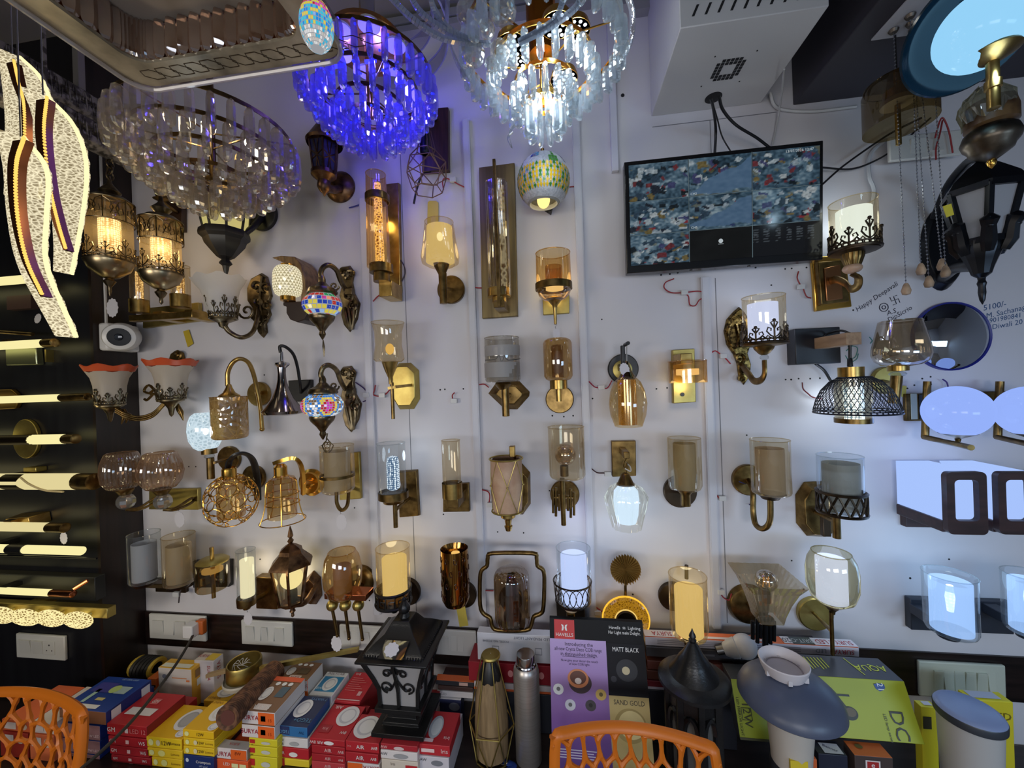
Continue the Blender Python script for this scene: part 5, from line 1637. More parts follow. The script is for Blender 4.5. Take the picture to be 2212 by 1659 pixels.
mb = MB().tube(curve(px([(1841, 592, .15), (1854, 600, .15), (1852, 618, .14), (1838, 624, .12), (1826, 612, .09), (1808, 604, .06), (1794, 607, .035)]), 6), .011, 8, flat=(.35, 1))
part('curl_arm', mb, BRASSD, t)
spot(W(1845, 430, .15), (.85, .96, 1), .5)
spot(W(1830, 480, .05), (.85, .96, 1), .5)
wire_lead('short red wire with a connector below the screen corner', [(1725, 586), (1722, 600), (1728, 614), (1734, 622), (1742, 640), (1752, 644)], (140, 40, 40), (1730, 620))
t = sc('candle_sconce', 'bluish lit cylinder with filigree crown on an ornate oval bronze bracket', 1595, 745)
ornate(t, [(1596, 662), (1606, 672), (1616, 690), (1622, 720), (1618, 750), (1612, 765), (1620, 790), (1618, 815), (1606, 833), (1594, 815), (1590, 785), (1582, 765), (1568, 745), (1562, 715), (1568, 690), (1582, 674)], mat=metal((150, 124, 70), .35, var=.7, scale=90, col2=(64, 50, 28), bump=.5),
       scr=([(1578, 700), (1572, 720), (1578, 742), (1590, 752)], [(1584, 690), (1600, 682), (1612, 700), (1614, 730)], (1598, 774, 13, 1.3, 0, 1), (1608, 800, 11, 1.2, PI, -1), (1600, 818, 8, 1.2, 0, 1), [(1590, 700), (1596, 730), (1592, 750)], [(1600, 700), (1602, 730), (1598, 750)]))
cylglass(t, AMBER, 1650, .14, 48, 641, 742, 3)
core(t, lit((196, 210, 255), 1.25), 1648, .14, 34, 656, 738)
part('crown_band', lace(MB(), 1650, .14, 51, 698, 742, 8, 'crown', .0022), DARKM, t)
turn(t, 'tray', BRASSD, 1650, .14, [(50, 741), (48, 746), (24, 749), (22, 754), (12, 764), (6, 767)])
part('crystal_bead', MB().ball(W(1651, 772, .14), .011, rz=.008, n=10, m=6), CLEAR, t, flat=True)
mb = MB().tube(curve(px([(1651, 778, .14), (1651, 808, .14), (1642, 822, .12), (1628, 822, .09), (1616, 806, .06), (1602, 790, .015)]), 6), .010, 8, flat=(.5, 1))
part('j_arm', mb, BRASSD, t)
spot(W(1650, 640, .14), (.7, .8, 1), .4)
spot(W(1640, 690, .045), (.7, .8, 1), .4)
wire_lead('red wire with white connector left of the ornate oval bracket', [(1534, 764), (1545, 758), (1556, 765), (1568, 775), (1578, 786)], (170, 30, 50), (1562, 769))
wire_lead('long red wire looped through a connector under the screen', [(1456, 602), (1438, 610), (1435, 622), (1450, 632), (1478, 632), (1510, 629), (1527, 636), (1528, 643), (1512, 647), (1502, 660), (1490, 658), (1487, 640), (1478, 634)], (150, 34, 44), (1478, 632))
# wooden arm pendant with black mesh dome
t = sc('dome_pendant', 'black wire mesh dome lamp with lit tube on a wooden arm', 1765, 748)
pbox(t, 'back_box', plain((24, 25, 32), .35), 1718, 708, 1816, 786, .001, .045)
a, b = W(1828, 745, .17), W(1861, 717, .17)
part('wooden_arm', MB().box((a.x, -.17, a.z), (b.x, -.045, b.z)), plain((176, 142, 108), .45, var=.5, scale=14, col2=(148, 116, 86), aniso=(6, 1, 6)), t, bev=.001)
rod(t, 'cord', BLACK, [(1836, 746, .15), (1836, 778, .15)], 3)
turn(t, 'cord_grip', BLACK, 1836, .15, [(3, 772), (6, 776), (7, 792), (1, 793)])
rod(t, 'feed_cable', BLACK, [(1836, 720, .15), (1815, 714, .1), (1786, 722, .05), (1770, 735, .046)], 2.4, smooth=5)
rod(t, 'loose_cable', BLACK, [(1762, 786, .03), (1780, 800, .02), (1794, 822, .02)], 2.8, smooth=5)
turn(t, 'brass_cap', BRASS, 1838, .15, [(1, 793), (30, 793), (30, 816)])
c, zof, kh, k = ax(1847, 815, 893, .15)
mb = MB()
n = 46
dome = [(38, 815), (58, 824), (78, 842), (90, 862), (97, 882), (98, 891)]
for sg in (-1, 1):
 for i in range(n):
  pts = []
  for q, (r, y) in enumerate(dome):
   a = 2 * PI * i / n + sg * q * .16
   pts.append(c + Vector((r * kh * math.cos(a), r * kh * math.sin(a), zof(y))))
  mb.tube(pts, .0008, 4)
for r, y, w_ in ((98, 891, .0022), (97.5, 886, .0016), (38, 815, .0022)):
 mb.tube([c + Vector((r * kh * math.cos(2 * PI * i / 48), r * kh * math.sin(2 * PI * i / 48), zof(y))) for i in range(48)], w_, 6, True)
part('mesh_dome', mb, plain((22, 26, 40), .4), t)
turn(t, 'perforated_tube', glass((226, 220, 200), .08, .15, .6), 1843, .15, [(43, 818), (43, 912)])
turn(t, 'lower_band', BRASSD, 1843, .15, [(43.5, 903), (43.5, 913)])
turn(t, 'lit_tube', lit((238, 248, 255), 2.2, 0, 'dots', (90, 116, 140), 150), 1842, .15, [(1, 836), (20, 838), (20, 906), (1, 908)])
spot(W(1842, 918, .15), (.8, .92, 1), .5)
spot(W(1800, 860, .05), (.8, .92, 1), .5)
wire_lead('red wire disappearing under the black mesh dome', [(1733, 826), (1735, 840), (1745, 850), (1756, 858), (1775, 862)], (110, 40, 44), None)
# smoky goblet
t = sc('goblet_sconce', 'smoky mirrored goblet shade on a slanting brass stem in front of the round mirror', 1910, 820)
disc(t, 'back_plate', OLIVE, 1910, 822, 29)
turn(t, 'goblet', glass((222, 206, 180), .08, .34, .9, (150, 130, 104)), 1945, .14, [(50, 693), (56, 712), (68, 752), (69, 766), (62, 780), (46, 788), (18, 792), (1, 793)])
turn(t, 'goblet_rim', glass((205, 190, 165), .08, .3, .5), 1945, .14, [(48, 692), (51, 696)])
turn(t, 'collar', BRASS, 1940, .14, [(25, 789), (25, 801), (16, 802)])
part('crystal_bead', MB().ball(W(1939, 808, .14), 15 * mpp(W(1939, 808, .14)), rz=6 * mpp(W(1939, 808, .14)), n=12, m=6), CLEAR, t, flat=True)
rod(t, 'stem', BRASSD, [(1937, 812, .14), (1931, 872, .14)], 10, 14)
rod(t, 'arm', BRASSD, [(1934, 830, .14), (1908, 824, .01)], 5)
# convex mirror
t = sc('convex_mirror', 'round blue-rimmed convex safety mirror on the wall', 2050, 727, cat='mirror')
c = W(2050, 727, 0)
r = 74 * mpp(c)
part('mirror_face', MB().lathe(c, [(.0001, -.032), (r * .3, -.030), (r * .6, -.024), (r * .85, -.015), (r * .96, -.008)], 48, axis='y'), metal((188, 196, 206), .03), t)
part('rim', MB().lathe(c, [(r * .95, -.009), (r * .99, -.011), (r, -.006), (r, 0)], 48, axis='y', cap=False), plain((28, 36, 130), .35), t)
# opal egg globes
t = sc('opal_globe_sconce', 'twin opal globes glowing pale blue on brass L-shaped bars', 2040, 878)
pbox(t, 'back_plate', BRASSD, 1957, 848, 2178, 908, .001, .012)
pbox(t, 'plate_inlay', plain((190, 196, 178), .4), 1968, 850, 1982, 906, .012, .014)
pbox(t, 'plate_inlay', BLACK, 1986, 852, 1996, 906, .012, .014)
for x0, xg in ((2003, 2067), (2160, 2228)):
 rod(t, 'upright_bar', BRASSD, [(x0, 824, .05), (x0 - 5, 945, .05)], 6.5, 12)
 rod(t, 'base_bar', BRASSD, [(x0 - 7, 944, .05), (x0 + 95, 967, .20)], 5.5, 12)
 g = W(xg, 889, .13)
 r = 55 * mpp(g)
 part('opal_globe', MB().ball(g, r, n=36, m=22), lit((150, 178, 252), 1.0, .02), t)
 part('globe_cup', MB().lathe(Vector((g.x, g.y, g.z)), [(.005, -r - .012), (.006, -r - .004), (r * .55, -r * .86)], 28, cap=False), BRASSD, t)
spot(W(2040, 960, .1), (.30, .50, 1), .45, .05)
spot(W(1975, 890, .12), (.30, .50, 1), .4, .05)
# wooden framed box lights
t = sc('box_sconce', 'pair of white lit cubes behind rounded dark wooden frames', 2040, 1085)
wood = plain((62, 38, 36), .4, var=.5, scale=10, col2=(44, 26, 26), aniso=(1, 8, 8))
pbox(t, 'back_board', wood, 1955, 1019, 2240, 1141, .001, .02)
for i in range(2):
 u0, u1 = (2044 + i * 111, 2136 + i * 111)
 a, b = W(u0, 1020, .17), W(u1, 1156, .17)
 zt, zb = a.z, b.z
 part('lit_cube', MB().box((a.x + .002, -.155, zb + .03), (b.x - .002, -.022, zt - .002)), lit((168, 196, 254), 1.0, .02), t)
 w_, h_ = b.x - a.x, zt - zb
 cx_, cz_ = (a.x + b.x) / 2, (zt + zb) / 2
 def rr(wd_, hd, q, dz=0.0, n=6):
  out = []
  for k in range(4):
   sx, sz = ((1, 1), (-1, 1), (-1, -1), (1, -1))[k]
   for j in range(n + 1):
    an = PI / 2 * (k + j / n)
    out.append((cx_ + sx * (wd_ / 2 - q) + q * math.cos(an), cz_ + dz + sz * (hd / 2 - q) + q * math.sin(an)))
  return out
 O, I = rr(w_, h_, .012), rr(w_ * .60, h_ * .66, .010, h_ * .045)
 mb = MB()
 n = len(O)
 for y in (-.170, -.156):
  mb.v += [Vector((p[0], y, p[1])) for p in O] + [Vector((p[0], y, p[1])) for p in I]
 for k in range(n):
  j = (k + 1) % n
  mb.face([k, j, n + j, n + k])
  mb.face([2 * n + k, 3 * n + k, 3 * n + j, 2 * n + j])
  mb.face([k, 2 * n + k, 2 * n + j, j])
  mb.face([n + k, n + j, 3 * n + j, 3 * n + k])
 part('wooden_frame', mb, wood, t)
 part('wooden_tray', MB().box((a.x, -.156, zb), (b.x, -.02, zb + .028)), wood, t, bev=.002)
spot(W(1955, 1060, .14), (.35, .58, 1), .45, .05)
spot(W(2060, 1185, .17), (.35, .6, 1), .45, .06)
t2 = wire_lead('pale connector with dark wires above the wooden framed cubes', [(2010, 1008, .03), (2022, 1000, .03), (2040, 1004, .02), (2060, 1014, .012)], (40, 40, 50), (2018, 1003), off=.03)
# tall cylinder on J bracket
t = sc('cylinder_sconce', 'tall clear glass with tan core on a J-shaped brass tube', 1612, 1035)
disc(t, 'back_plate', BRASSD, 1614, 1035, 33)
cylglass(t, AMBER, 1664, .14, 45, 950, 1066, 5)
core(t, frosted((222, 208, 190), .35), 1663, .14, 33, 968, 1063)
turn(t, 'dish', DARKM, 1664, .14, [(36, 1066), (24, 1072), (20, 1077), (5, 1079), (4, 1086)])
rod(t, 'j_tube', BRASSD, [(1664, 1080, .14), (1664, 1118, .14), (1658, 1136, .135), (1645, 1142, .115), (1632, 1132, .09), (1627, 1105, .075), (1626, 1060, .065), (1616, 1036, .01)], 6, 12, smooth=6)
wire_lead('white and blue wire lead below the round plate of the J-tube light', [(1596, 1040, .015), (1622, 1052, .012), (1632, 1075, .01), (1628, 1088, .01), (1618, 1090, .01)], (60, 60, 110), (1560, 1076), off=.012)
t = sc('cylinder_sconce', 'wide clear cylinder in a dark lattice basket on an octagonal brass plate', 1755, 1100)
slab(t, 'back_plate', BRASSD, [(1736, 1040), (1778, 1038), (1800, 1060), (1800, 1140), (1784, 1160), (1742, 1158), (1719, 1130), (1717, 1068)], .03, taper=.8)
cylglass(t, CLEAR, 1815, .15, 53, 984, 1104, 10)
core(t, frosted((200, 198, 188), .35), 1817, .15, 43, 1000, 1098)
part('lattice_basket', lace(MB(), 1817, .15, 56, 1062, 1106, 14, 'lattice', .0026), DARKM, t)
turn(t, 'glass_dome', CLEAR, 1814, .15, [(40, 1106), (30, 1112), (14, 1118), (1, 1119)])
turn(t, 'stem', BRASSD, 1807, .15, [(10, 1112), (10, 1162), (1, 1162)])
pbox(t, 'flat_strap', DARKM, 1778, 1102, 1796, 1160, .06, .075)
rod(t, 'arm', BRASSD, [(1806, 1128, .15), (1760, 1105, .02)], 5)
# ribbed square shade
t = sc('funnel_sconce', 'square flared ribbed glass shade with a filament bulb above black rods', 1612, 1300)
disc(t, 'back_plate', BRASSD, 1614, 1302, 42, ((1, 0), (1, .3), (.9, .7), (.5, 1)), .025)
mb = MB()
c, zof, kh, k = ax(1655, 1240, 1336, .15)
levels = [(66, 1242), (52, 1262), (40, 1290), (31, 1318), (27, 1336)]
nn = 14
base = 0
for r, y in levels:
 for s in range(4):
  x0, y0 = ((1, 1), (-1, 1), (-1, -1), (1, -1))[s]
  x1, y1 = ((-1, 1), (-1, -1), (1, -1), (1, 1))[s]
  for j in range(nn):
   f_ = j / nn
   e = 1 + (.02 if j % 2 else 0)
   mb.v.append(c + Vector(((x0 + (x1 - x0) * f_) * r * kh * e, (y0 + (y1 - y0) * f_) * r * kh * e, zof(y))))
N = 4 * nn
for q in range(len(levels) - 1):
 for j in range(N):
  mb.face([q * N + j, q * N + (j + 1) % N, (q + 1) * N + (j + 1) % N, (q + 1) * N + j])
part('ribbed_shade', mb, glass((222, 210, 186), .20, .18, .8, (200, 184, 150)), t, flat=True)
gb = part('bulb', MB().ball(W(1655, 1254, .15), 22 * mpp(W(1655, 1254, .15))), glass((225, 215, 195), .05, .3, .5), t)
part('filament', MB().tube(px([(1648, 1268, .15), (1650, 1246, .15), (1655, 1262, .15), (1660, 1246, .15), (1662, 1268, .15)]), .0012, 5), lit((250, 180, 90), .8), gb)
turn(gb, 'bulb_cap', BRASSD, 1655, .15, [(10, 1274), (10, 1300), (1, 1301)])
turn(t, 'collar', BRASSD, 1653, .15, [(20, 1334), (20, 1342), (5, 1343)])
for x, a_, b_, w_ in ((1653, 1334, 1396, 6), (1626, 1341, 1380, 4), (1636, 1336, 1388, 4), (1643, 1350, 1378, 3), (1664, 1336, 1390, 4), (1672, 1342, 1384, 4)):
 rod(t, 'fringe_rod', BLKMET, [(x, a_, .15), (x, b_, .15)], w_)
rod(t, 'arm', BRASSD, [(1650, 1345, .15), (1616, 1304, .02)], 5)
wire_lead('red wire and white lead left of the square ribbed shade', [(1551, 1253), (1554, 1265), (1556, 1278), (1562, 1290), (1575, 1296), (1580, 1282)], (150, 40, 50), (1557, 1278))
# lit goblet
t = sc('goblet_sconce', 'clear goblet with bluish white lit core on a long brass stem', 1757, 1322)
disc(t, 'back_plate', OLIVE, 1757, 1322, 35)
turn(t, 'goblet', glass((222, 216, 190), .05, .12, 1), 1797, .15, [(45, 1193), (56, 1210), (61, 1232), (60, 1268), (50, 1292), (24, 1307), (8, 1308)], rim=.0014)
core(t, lit((196, 210, 255), 1.5), 1796, .15, 36, 1206, 1296)
turn(t, 'funnel', BRASSD, 1798, .15, [(26, 1306), (18, 1310), (7, 1320), (6, 1326)])
turn(t, 'stem', BRASSD, 1797, .15, [(5, 1322), (5, 1414), (1, 1414)])
rod(t, 'arm', BRASSD, [(1795, 1362, .15), (1758, 1324, .01)], 4)
spot(W(1800, 1200, .15), (.68, .8, 1), .5)
spot(W(1800, 1250, .05), (.68, .8, 1), .35)
# twin lit cylinders
t = sc('cylinder_sconce', 'twin glowing pale blue cylinders in clear glass on a dark bar', 2060, 1332)
dk = plain((44, 48, 58), .4)
pbox(t, 'back_bar', dk, 1968, 1298, 2190, 1366, .001, .022)
for x in (2052, 2222):
 cylglass(t, CLEAR, x, .14, 64, 1240, 1366, 12)
 core(t, lit((162, 200, 255), 1.25, clear=.22), x + 2, .14, 50, 1254, 1360)
 turn(t, 'led_column', lit((225, 245, 255), 5, 0, 'dots', (190, 220, 250), 120), x, .14, [(1, 1262), (8, 1264), (12, 1290), (8, 1320), (1, 1322)])
 turn(t, 'base', dk, x - 4, .12, [(30, 1367), (26, 1376), (1, 1377)])
 pbox(t, 'arm', dk, x - 30, 1340, x + 2, 1362, .02, .10)
spot(W(2050, 1225, .12), (.38, .66, 1), .4, .05)
spot(W(1975, 1250, .13), (.38, .66, 1), .35, .05)
spot(W(2138, 1250, .12), (.38, .66, 1), .4, .05)
# large black coach lantern
t = sc('coach_lantern', 'large black coach lantern with white panels and acanthus straps at far right', 2040, 545)
ov = []
cc = W(2030, 540, 0)
for i in range(28):
 a = 2 * PI * i / 28
 ov.append(cc + Vector((.052 * math.cos(a), 0, .118 * math.sin(a))))
part('back_plate', MB().prism(ov, (0, -.022, 0), .85), BLKMET, t, bev=.003)
X0, OF = 2120, .22
turn(t, 'roof', BLKMET, X0, OF, [(4, 335), (8, 345), (20, 352), (40, 362), (84, 392), (98, 408), (98, 416)], n=6, angle=20)
turn(t, 'panel', frosted((200, 202, 210)), X0, OF, [(86, 416), (50, 526)], n=6, flat=True)
turn(t, 'base', BLKMET, X0, OF, [(54, 522), (52, 540), (40, 560), (30, 578), (24, 592), (10, 600), (9, 606), (12, 612), (9, 620), (10, 632), (7, 648), (1, 658)], n=12, angle=25)
c, zof, kh, k = ax(X0, 416, 530, OF)
P = lambda a, r, y: c + Vector((r * kh * math.cos(a), r * kh * math.sin(a), zof(y)))
mb = MB()
for i in range(6):
 mb.tube([P(PI * i / 3, 89, 414), P(PI * i / 3, 53, 528)], .007, 4)
 mb.tube([P(PI * i / 3, 88, 416), P(PI * (i + 1) / 3, 88, 416)], .008, 4)
 mb.tube([P(PI * i / 3, 54, 524), P(PI * (i + 1) / 3, 54, 524)], .010, 4)
part('glazing_frame', mb, BLKMET, t)
for i in range(6):
 a = PI * i / 3
 mb = MB().tube([P(a, r, y) for r, y in ((46, 548), (60, 528), (66, 500), (76, 486), (84, 478))], [.010, .014, .012, .016, .004], 8)
 for q in range(5):
  r, y = 52 + 7 * q, 536 - 12 * q
  mb.ball(P(a, r, y), .009, n=8, m=5)
 part('acanthus_strap', mb, BLKMET, t)
rod(t, 'arm', BLKMET, [(2035, 600, .02), (2060, 580, .1), (2090, 575, .18), (2112, 574, .22)], 11, smooth=5)
rod(t, 'arm', BLKMET, [(2020, 470, .02), (2050, 400, .08), (2090, 352, .16), (2116, 340, .22)], 8, smooth=5)
mb = MB().prism([W(2036, 446, .31), W(2054, 440, .31), W(2060, 464, .31), W(2044, 470, .31)], (0, -.001, 0))
part('price_sticker', mb, plain((214, 198, 60), .6), t, label='yellow price sticker')
# pull-chain fitting on the bulkhead
pz = ZS
q = [Wz(1881, 85, pz), Wz(1985, 75, pz), Wz(2062, -30, pz), Wz(1985, -30, pz)]
t = thing('ceiling_fitting', 'white square ceiling plate with five hanging bead chains and wooden knobs', 'ceiling fitting', sum(q, Vector()) / 4)
x0, x1, y1 = q[0].x, (q[1].x + q[0].x) / 2 + .07, q[0].y
part('mounting_plate', MB().box((x0, y1 - .16, pz - .004), (x0 + .125, y1, pz)), plain((196, 198, 208), .35), t, bev=.001)
chm = metal((150, 152, 160), .3)
knobm = plain((190, 160, 130), .5, var=.4, scale=30)
for (u, v), (uk, vk), dep in (((1930, 60), (1957, 628), .0), ((1966, 28), (1989, 585), 0), ((1968, 45), (2006, 612), 0), ((1974, 58), (2034, 575), 0), ((2010, 22), (2042, 590), 0)):
 a = Wz(u, v, pz)
 e = W(uk, vk - 14, -a.y)
 o = part('bead_chain', MB(), chm, t)
 mb = MB()
 L = (a - e).length
 n = 70
 for i in range(n):
  mb.ball(a.lerp(e, i / (n - 1)), .0019, n=6, m=4)
 mb.tube([a, e], .0005, 4)
 S.collection.objects.unlink(o)
 bpy.data.objects.remove(o)
 o = part('bead_chain', mb, chm, t)
 kk = mpp(e)
 part('wooden_knob', MB().lathe(Vector((e.x, e.y, 0)), [(3 * kk, e.z + 2 * kk), (5 * kk, e.z - 2 * kk), (8.5 * kk, e.z - 14 * kk), (6.5 * kk, e.z - 22 * kk), (.0001, e.z - 24 * kk)], 16), knobm, o)
 part('hook', MB().lathe(Vector((a.x, a.y, pz)), [(.007, -.012), (.010, -.006), (.008, -.004)], 14), metal((120, 112, 104), .4), o)
# smoked drum pendant
t = thing('drum_pendant', 'smoked glass drum pendant with a brass rod hanging under the dark bulkhead', 'pendant light', W(1940, 300, .22))
OFD = .22
turn(t, 'glass_drum', SMOKED, 1942, OFD, [(80, 178), (86, 190), (86, 272)], rim=.001)
turn(t, 'top_disc', SMOKED, 1942, OFD, [(2, 177), (80, 178)])
turn(t, 'brass_hub', BRASS, 1938, OFD, [(8, 152), (8, 196), (34, 196), (34, 214)], cap=True)
turn(t, 'diffuser', plain((170, 160, 140), .4), 1938, OFD, [(36, 214), (40, 217), (40, 226), (1, 227)])
turn(t, 'brass_rod', BRASS, 1940, OFD, [(7, 224), (7, 313), (1, 314)])
a = W(1936, 152, OFD)
part('cord', MB().tube([a, Vector((a.x, a.y, ZS))], .0022, 6), BLACK, t)
# blue lit globe lamp with dark glass dish in the corner
t = thing('globe_pendant', 'pale blue glowing opal globe in a dark teal dish at the top right corner', 'pendant light', W(2140, 170, .42))
OG = .44
g = W(2122, 66, OG)
k = mpp(g)
part('opal_globe', MB().ball(g, 76 * k, n=40, m=24), lit((150, 212, 250), 1.0, .02), t)
dv = (g - CAM).normalized()
mt = Vector((-.10, -.75, -.65)).normalized().to_track_quat('Z', 'Y').to_matrix()
mb = MB().lathe(Vector((0, 0, 0)), [(.0001, -.070), (.06, -.066), (.088, -.05), (.099, -.03), (.102, -.032), (.09, -.054), (.055, -.074), (.0001, -.078)], 48)
mb.v = [g + mt @ p for p in mb.v]
part('dish', mb, plain((22, 46, 62), .12, .2, .8), t)
cz = g.z - 76 * k
part('cup', MB().lathe(Vector((g.x + .004, g.y - .01, cz)), [(.034, .016), (.036, .012), (.012, -.002), (.0001, -.004)], 28), BRASSD, t)
part('stem', MB().lathe(Vector((g.x + .004, g.y - .01, cz)), [(.0085, -.002), (.0085, -.035), (.011, -.036), (.011, -.05), (.0085, -.051), (.0085, -.085), (.0001, -.086)], 20), BRASS, t)
part('cord', MB().tube([g + Vector((0, .02, 76 * k)), Vector((g.x, g.y + .02, 3.05))], .003, 6), BLACK, t)
spot(g + Vector((0, -.03, -76 * k - .03)), (.55, .8, 1), .8)
# bronze flush fitting wrapped in plastic
t = thing('bronze_pendant', 'bronze stepped dish pendant wrapped in clear plastic above the large coach lantern', 'pendant light', W(2130, 340, .30))
OB = .31
turn(t, 'dish', metal((120, 112, 100), .35, var=.5, scale=20, col2=(76, 66, 56)), 2140, OB, [(40, 270), (64, 284), (72, 300), (66, 312), (56, 320), (52, 328), (36, 336), (14, 346), (1, 347)])
turn(t, 'amber_bowl', plain((104, 78, 50), .3, var=.6, scale=30, col2=(60, 40, 26)), 2140, OB, [(56, 222), (64, 244), (64, 272), (44, 280)])
turn(t, 'finial', GOLD, 2142, OB, [(9, 344), (13, 350), (9, 358), (1, 364)])
mb = MB()
c, zof, kh, k = ax(2130, 190, 270, OB)
n = 40
for q, (r, y) in enumerate(((14, 186), (40, 200), (62, 216), (66, 236), (58, 262))):
 for i in range(n):
  a = 2 * PI * i / n
  e = 1 + .13 * noise.noise(Vector((math.cos(a) * 3, math.sin(a) * 3, q * 1.7)))
  mb.v.append(c + Vector((r * kh * e * math.cos(a), r * kh * e * math.sin(a), zof(y) + .012 * noise.noise(Vector((math.cos(a) * 4, math.sin(a) * 4, q))))))
for q in range(4):
 for i in range(n):
  mb.face([q * n + i, q * n + (i + 1) % n, (q + 1) * n + (i + 1) % n, (q + 1) * n + i])
part('plastic_wrap', mb, glass((212, 210, 190), .14, .22, .6), t, flat=True)
a = W(2140, 195, OB)
part('cord', MB().tube([a, Vector((a.x, a.y, ZS))], .003, 6), BLACK, t)
wire_lead('red wire pair hanging from the switch box at upper right', [(2020, 298, .05), (2030, 262, .05), (2038, 256, .05), (2050, 285, .05), (2058, 330, .05)], (150, 46, 50), None, 1.5)
wire_lead('second red wire pair end below the switch box', [(2036, 260, .05), (2030, 290, .05), (2022, 320, .05), (2022, 345, .05)], (140, 46, 50), None, 1.5)
# ------------------------------------------------------------------ other loose wire leads on the wall
RED = (150, 28, 40)
for lab, pts, col, cn in (('blue wire stub left of the tall amber tube', [(754, 449), (765, 446), (783, 440)], (40, 50, 130), None),
                          ('red wire with white connector beside the wire cage', [(958, 410), (956, 392), (962, 385), (976, 390), (990, 398), (1005, 405)], (160, 50, 60), (979, 389)),
                          ('red wire by the foot of the tall amber tube', [(806, 651), (814, 642), (822, 636)], RED, None),
                          ('looped red wire with connector left of the octagonal olive plate', [(811, 832), (808, 846), (806, 852), (818, 856), (832, 852), (842, 842)], RED, (826, 854)),
                          ('small red wire stub on the bare wall patch', [(982, 848), (977, 854), (978, 862)], RED, (981, 866)),
                          ('red wire entering the long tube plate', [(1027, 621), (1034, 622), (1041, 622)], RED, None),
                          ('red wire left of the stepped hexagon plate', [(1035, 831), (1046, 830), (1056, 837)], RED, None),
                          ('red wire beside the peach alabaster drum', [(1041, 1058), (1054, 1062), (1058, 1072), (1056, 1088)], RED, (1060, 1090)),
                          ('red wire with clear connector beside the amber egg', [(1272, 824), (1285, 836), (1299, 838), (1312, 838), (1322, 822)], (160, 30, 60), (1299, 837)),
                          ('black and red wire beside the square plate of the fluted bell', [(1277, 1012), (1290, 1021), (1305, 1022), (1316, 1024)], (60, 24, 30), (1313, 1024)),
                          ('red wire behind the quatrefoil frame', [(1046, 1275), (1056, 1276), (1066, 1276)], RED, None),
                          ('red wires and connector left of the glowing amber ring', [(1283, 1308), (1292, 1315), (1302, 1322)], RED, (1291, 1323)),
                          ('red wire pair right of the mosaic globe', [(1230, 404), (1238, 403), (1246, 404)], (150, 60, 60), None),
                          ('red wire near the knob tube plate', [(1543, 1064), (1550, 1072), (1555, 1078)], RED, None),
                          ('blue and red wires right of the lower Turkish lamp bracket', [(768, 826), (785, 838), (796, 852), (796, 862), (784, 868)], (60, 40, 90), (792, 853)),
                          ('thin dark wire loop beside the tall amber tube plate', [(866, 562), (873, 575), (875, 590), (868, 608)], (50, 46, 60), None),
                          ('purple wire above the twin opal globes', [(2036, 819), (2045, 826), (2048, 836)], (60, 36, 110), None)):
 wire_lead(lab, pts, col, cn)
solo('price_slip', MB().prism([W(x, y, .003) for x, y in ((1938, 832), (1958, 834), (1956, 858), (1936, 856))], (0, -.001, 0)), plain((196, 186, 90), .6), 'pale yellow slip on the wall behind the smoky goblet stem', 'price slip', 'yellow price slips')
# ------------------------------------------------------------------ handwriting on the wall
def hand(mb, s, u, v, hpx, ang, sq=1.0):
 c = W(u, v, .0004)
 letters(mb, s, c, hpx * mpp(c) * .95, rad(ang), 'front', .2, sq)
mb = MB()
hand(mb, 'Happy Deepavali', 1894, 641, 15, 33)
hand(mb, 'A.S', 1926, 674, 15, 18)
hand(mb, 'DipSicrio', 1944, 678, 15, 30)
c = W(1909, 664, .0004)
k = mpp(c)
for r in (8.5, 3.5):
 mb.tube([c + Vector((r * k * math.cos(2 * PI * i / 20), 0, r * 1.05 * k * math.sin(2 * PI * i / 20))) for i in range(20)], .9 * k, 4, True)
c = W(1933, 648, .0004)
Rz = Matrix.Rotation(rad(-18), 3, 'Y')
for pl in ([(-7, 9), (-7, 0), (7, 0), (7, -9)], [(7, 8), (0, 8), (0, -9), (-7, -9)]):
 mb.tube([c + Rz @ Vector((a * k, 0, b * k)) for a, b in pl], .8 * k, 4)
solo('handwriting', mb, plain((26, 24, 48), .6), 'dark blue Diwali greeting handwritten on the wall above the smoky goblet', 'handwriting')
mb = MB()
hand(mb, '5100/-', 2149, 661, 18, 10)
hand(mb, 'J. M. Sachanag', 2166, 675, 17, 12, .95)
hand(mb, '901980841', 2172, 687, 15, 9, .95)
hand(mb, 'Diwali 20', 2176, 701, 16, 9)
solo('handwriting', mb, plain((46, 84, 130), .6), 'pale blue handwritten lines on the wall right of the round mirror', 'handwriting')
mb = MB()
for pl in ([(1828, 758), (1840, 748), (1852, 752), (1848, 770), (1838, 776)], [(1826, 768), (1836, 782), (1850, 776), (1854, 764)], [(1838, 752), (1830, 746), (1836, 740), (1842, 748)], [(1878, 728), (1884, 736), (1880, 742)]):
 mb.tube(curve(px([(a, b, .0006) for a, b in pl]), 4), .0012, 4)
solo('doodle', mb, plain((70, 140, 130), .6), 'green flower doodle on the wall behind the wooden arm', 'doodle')
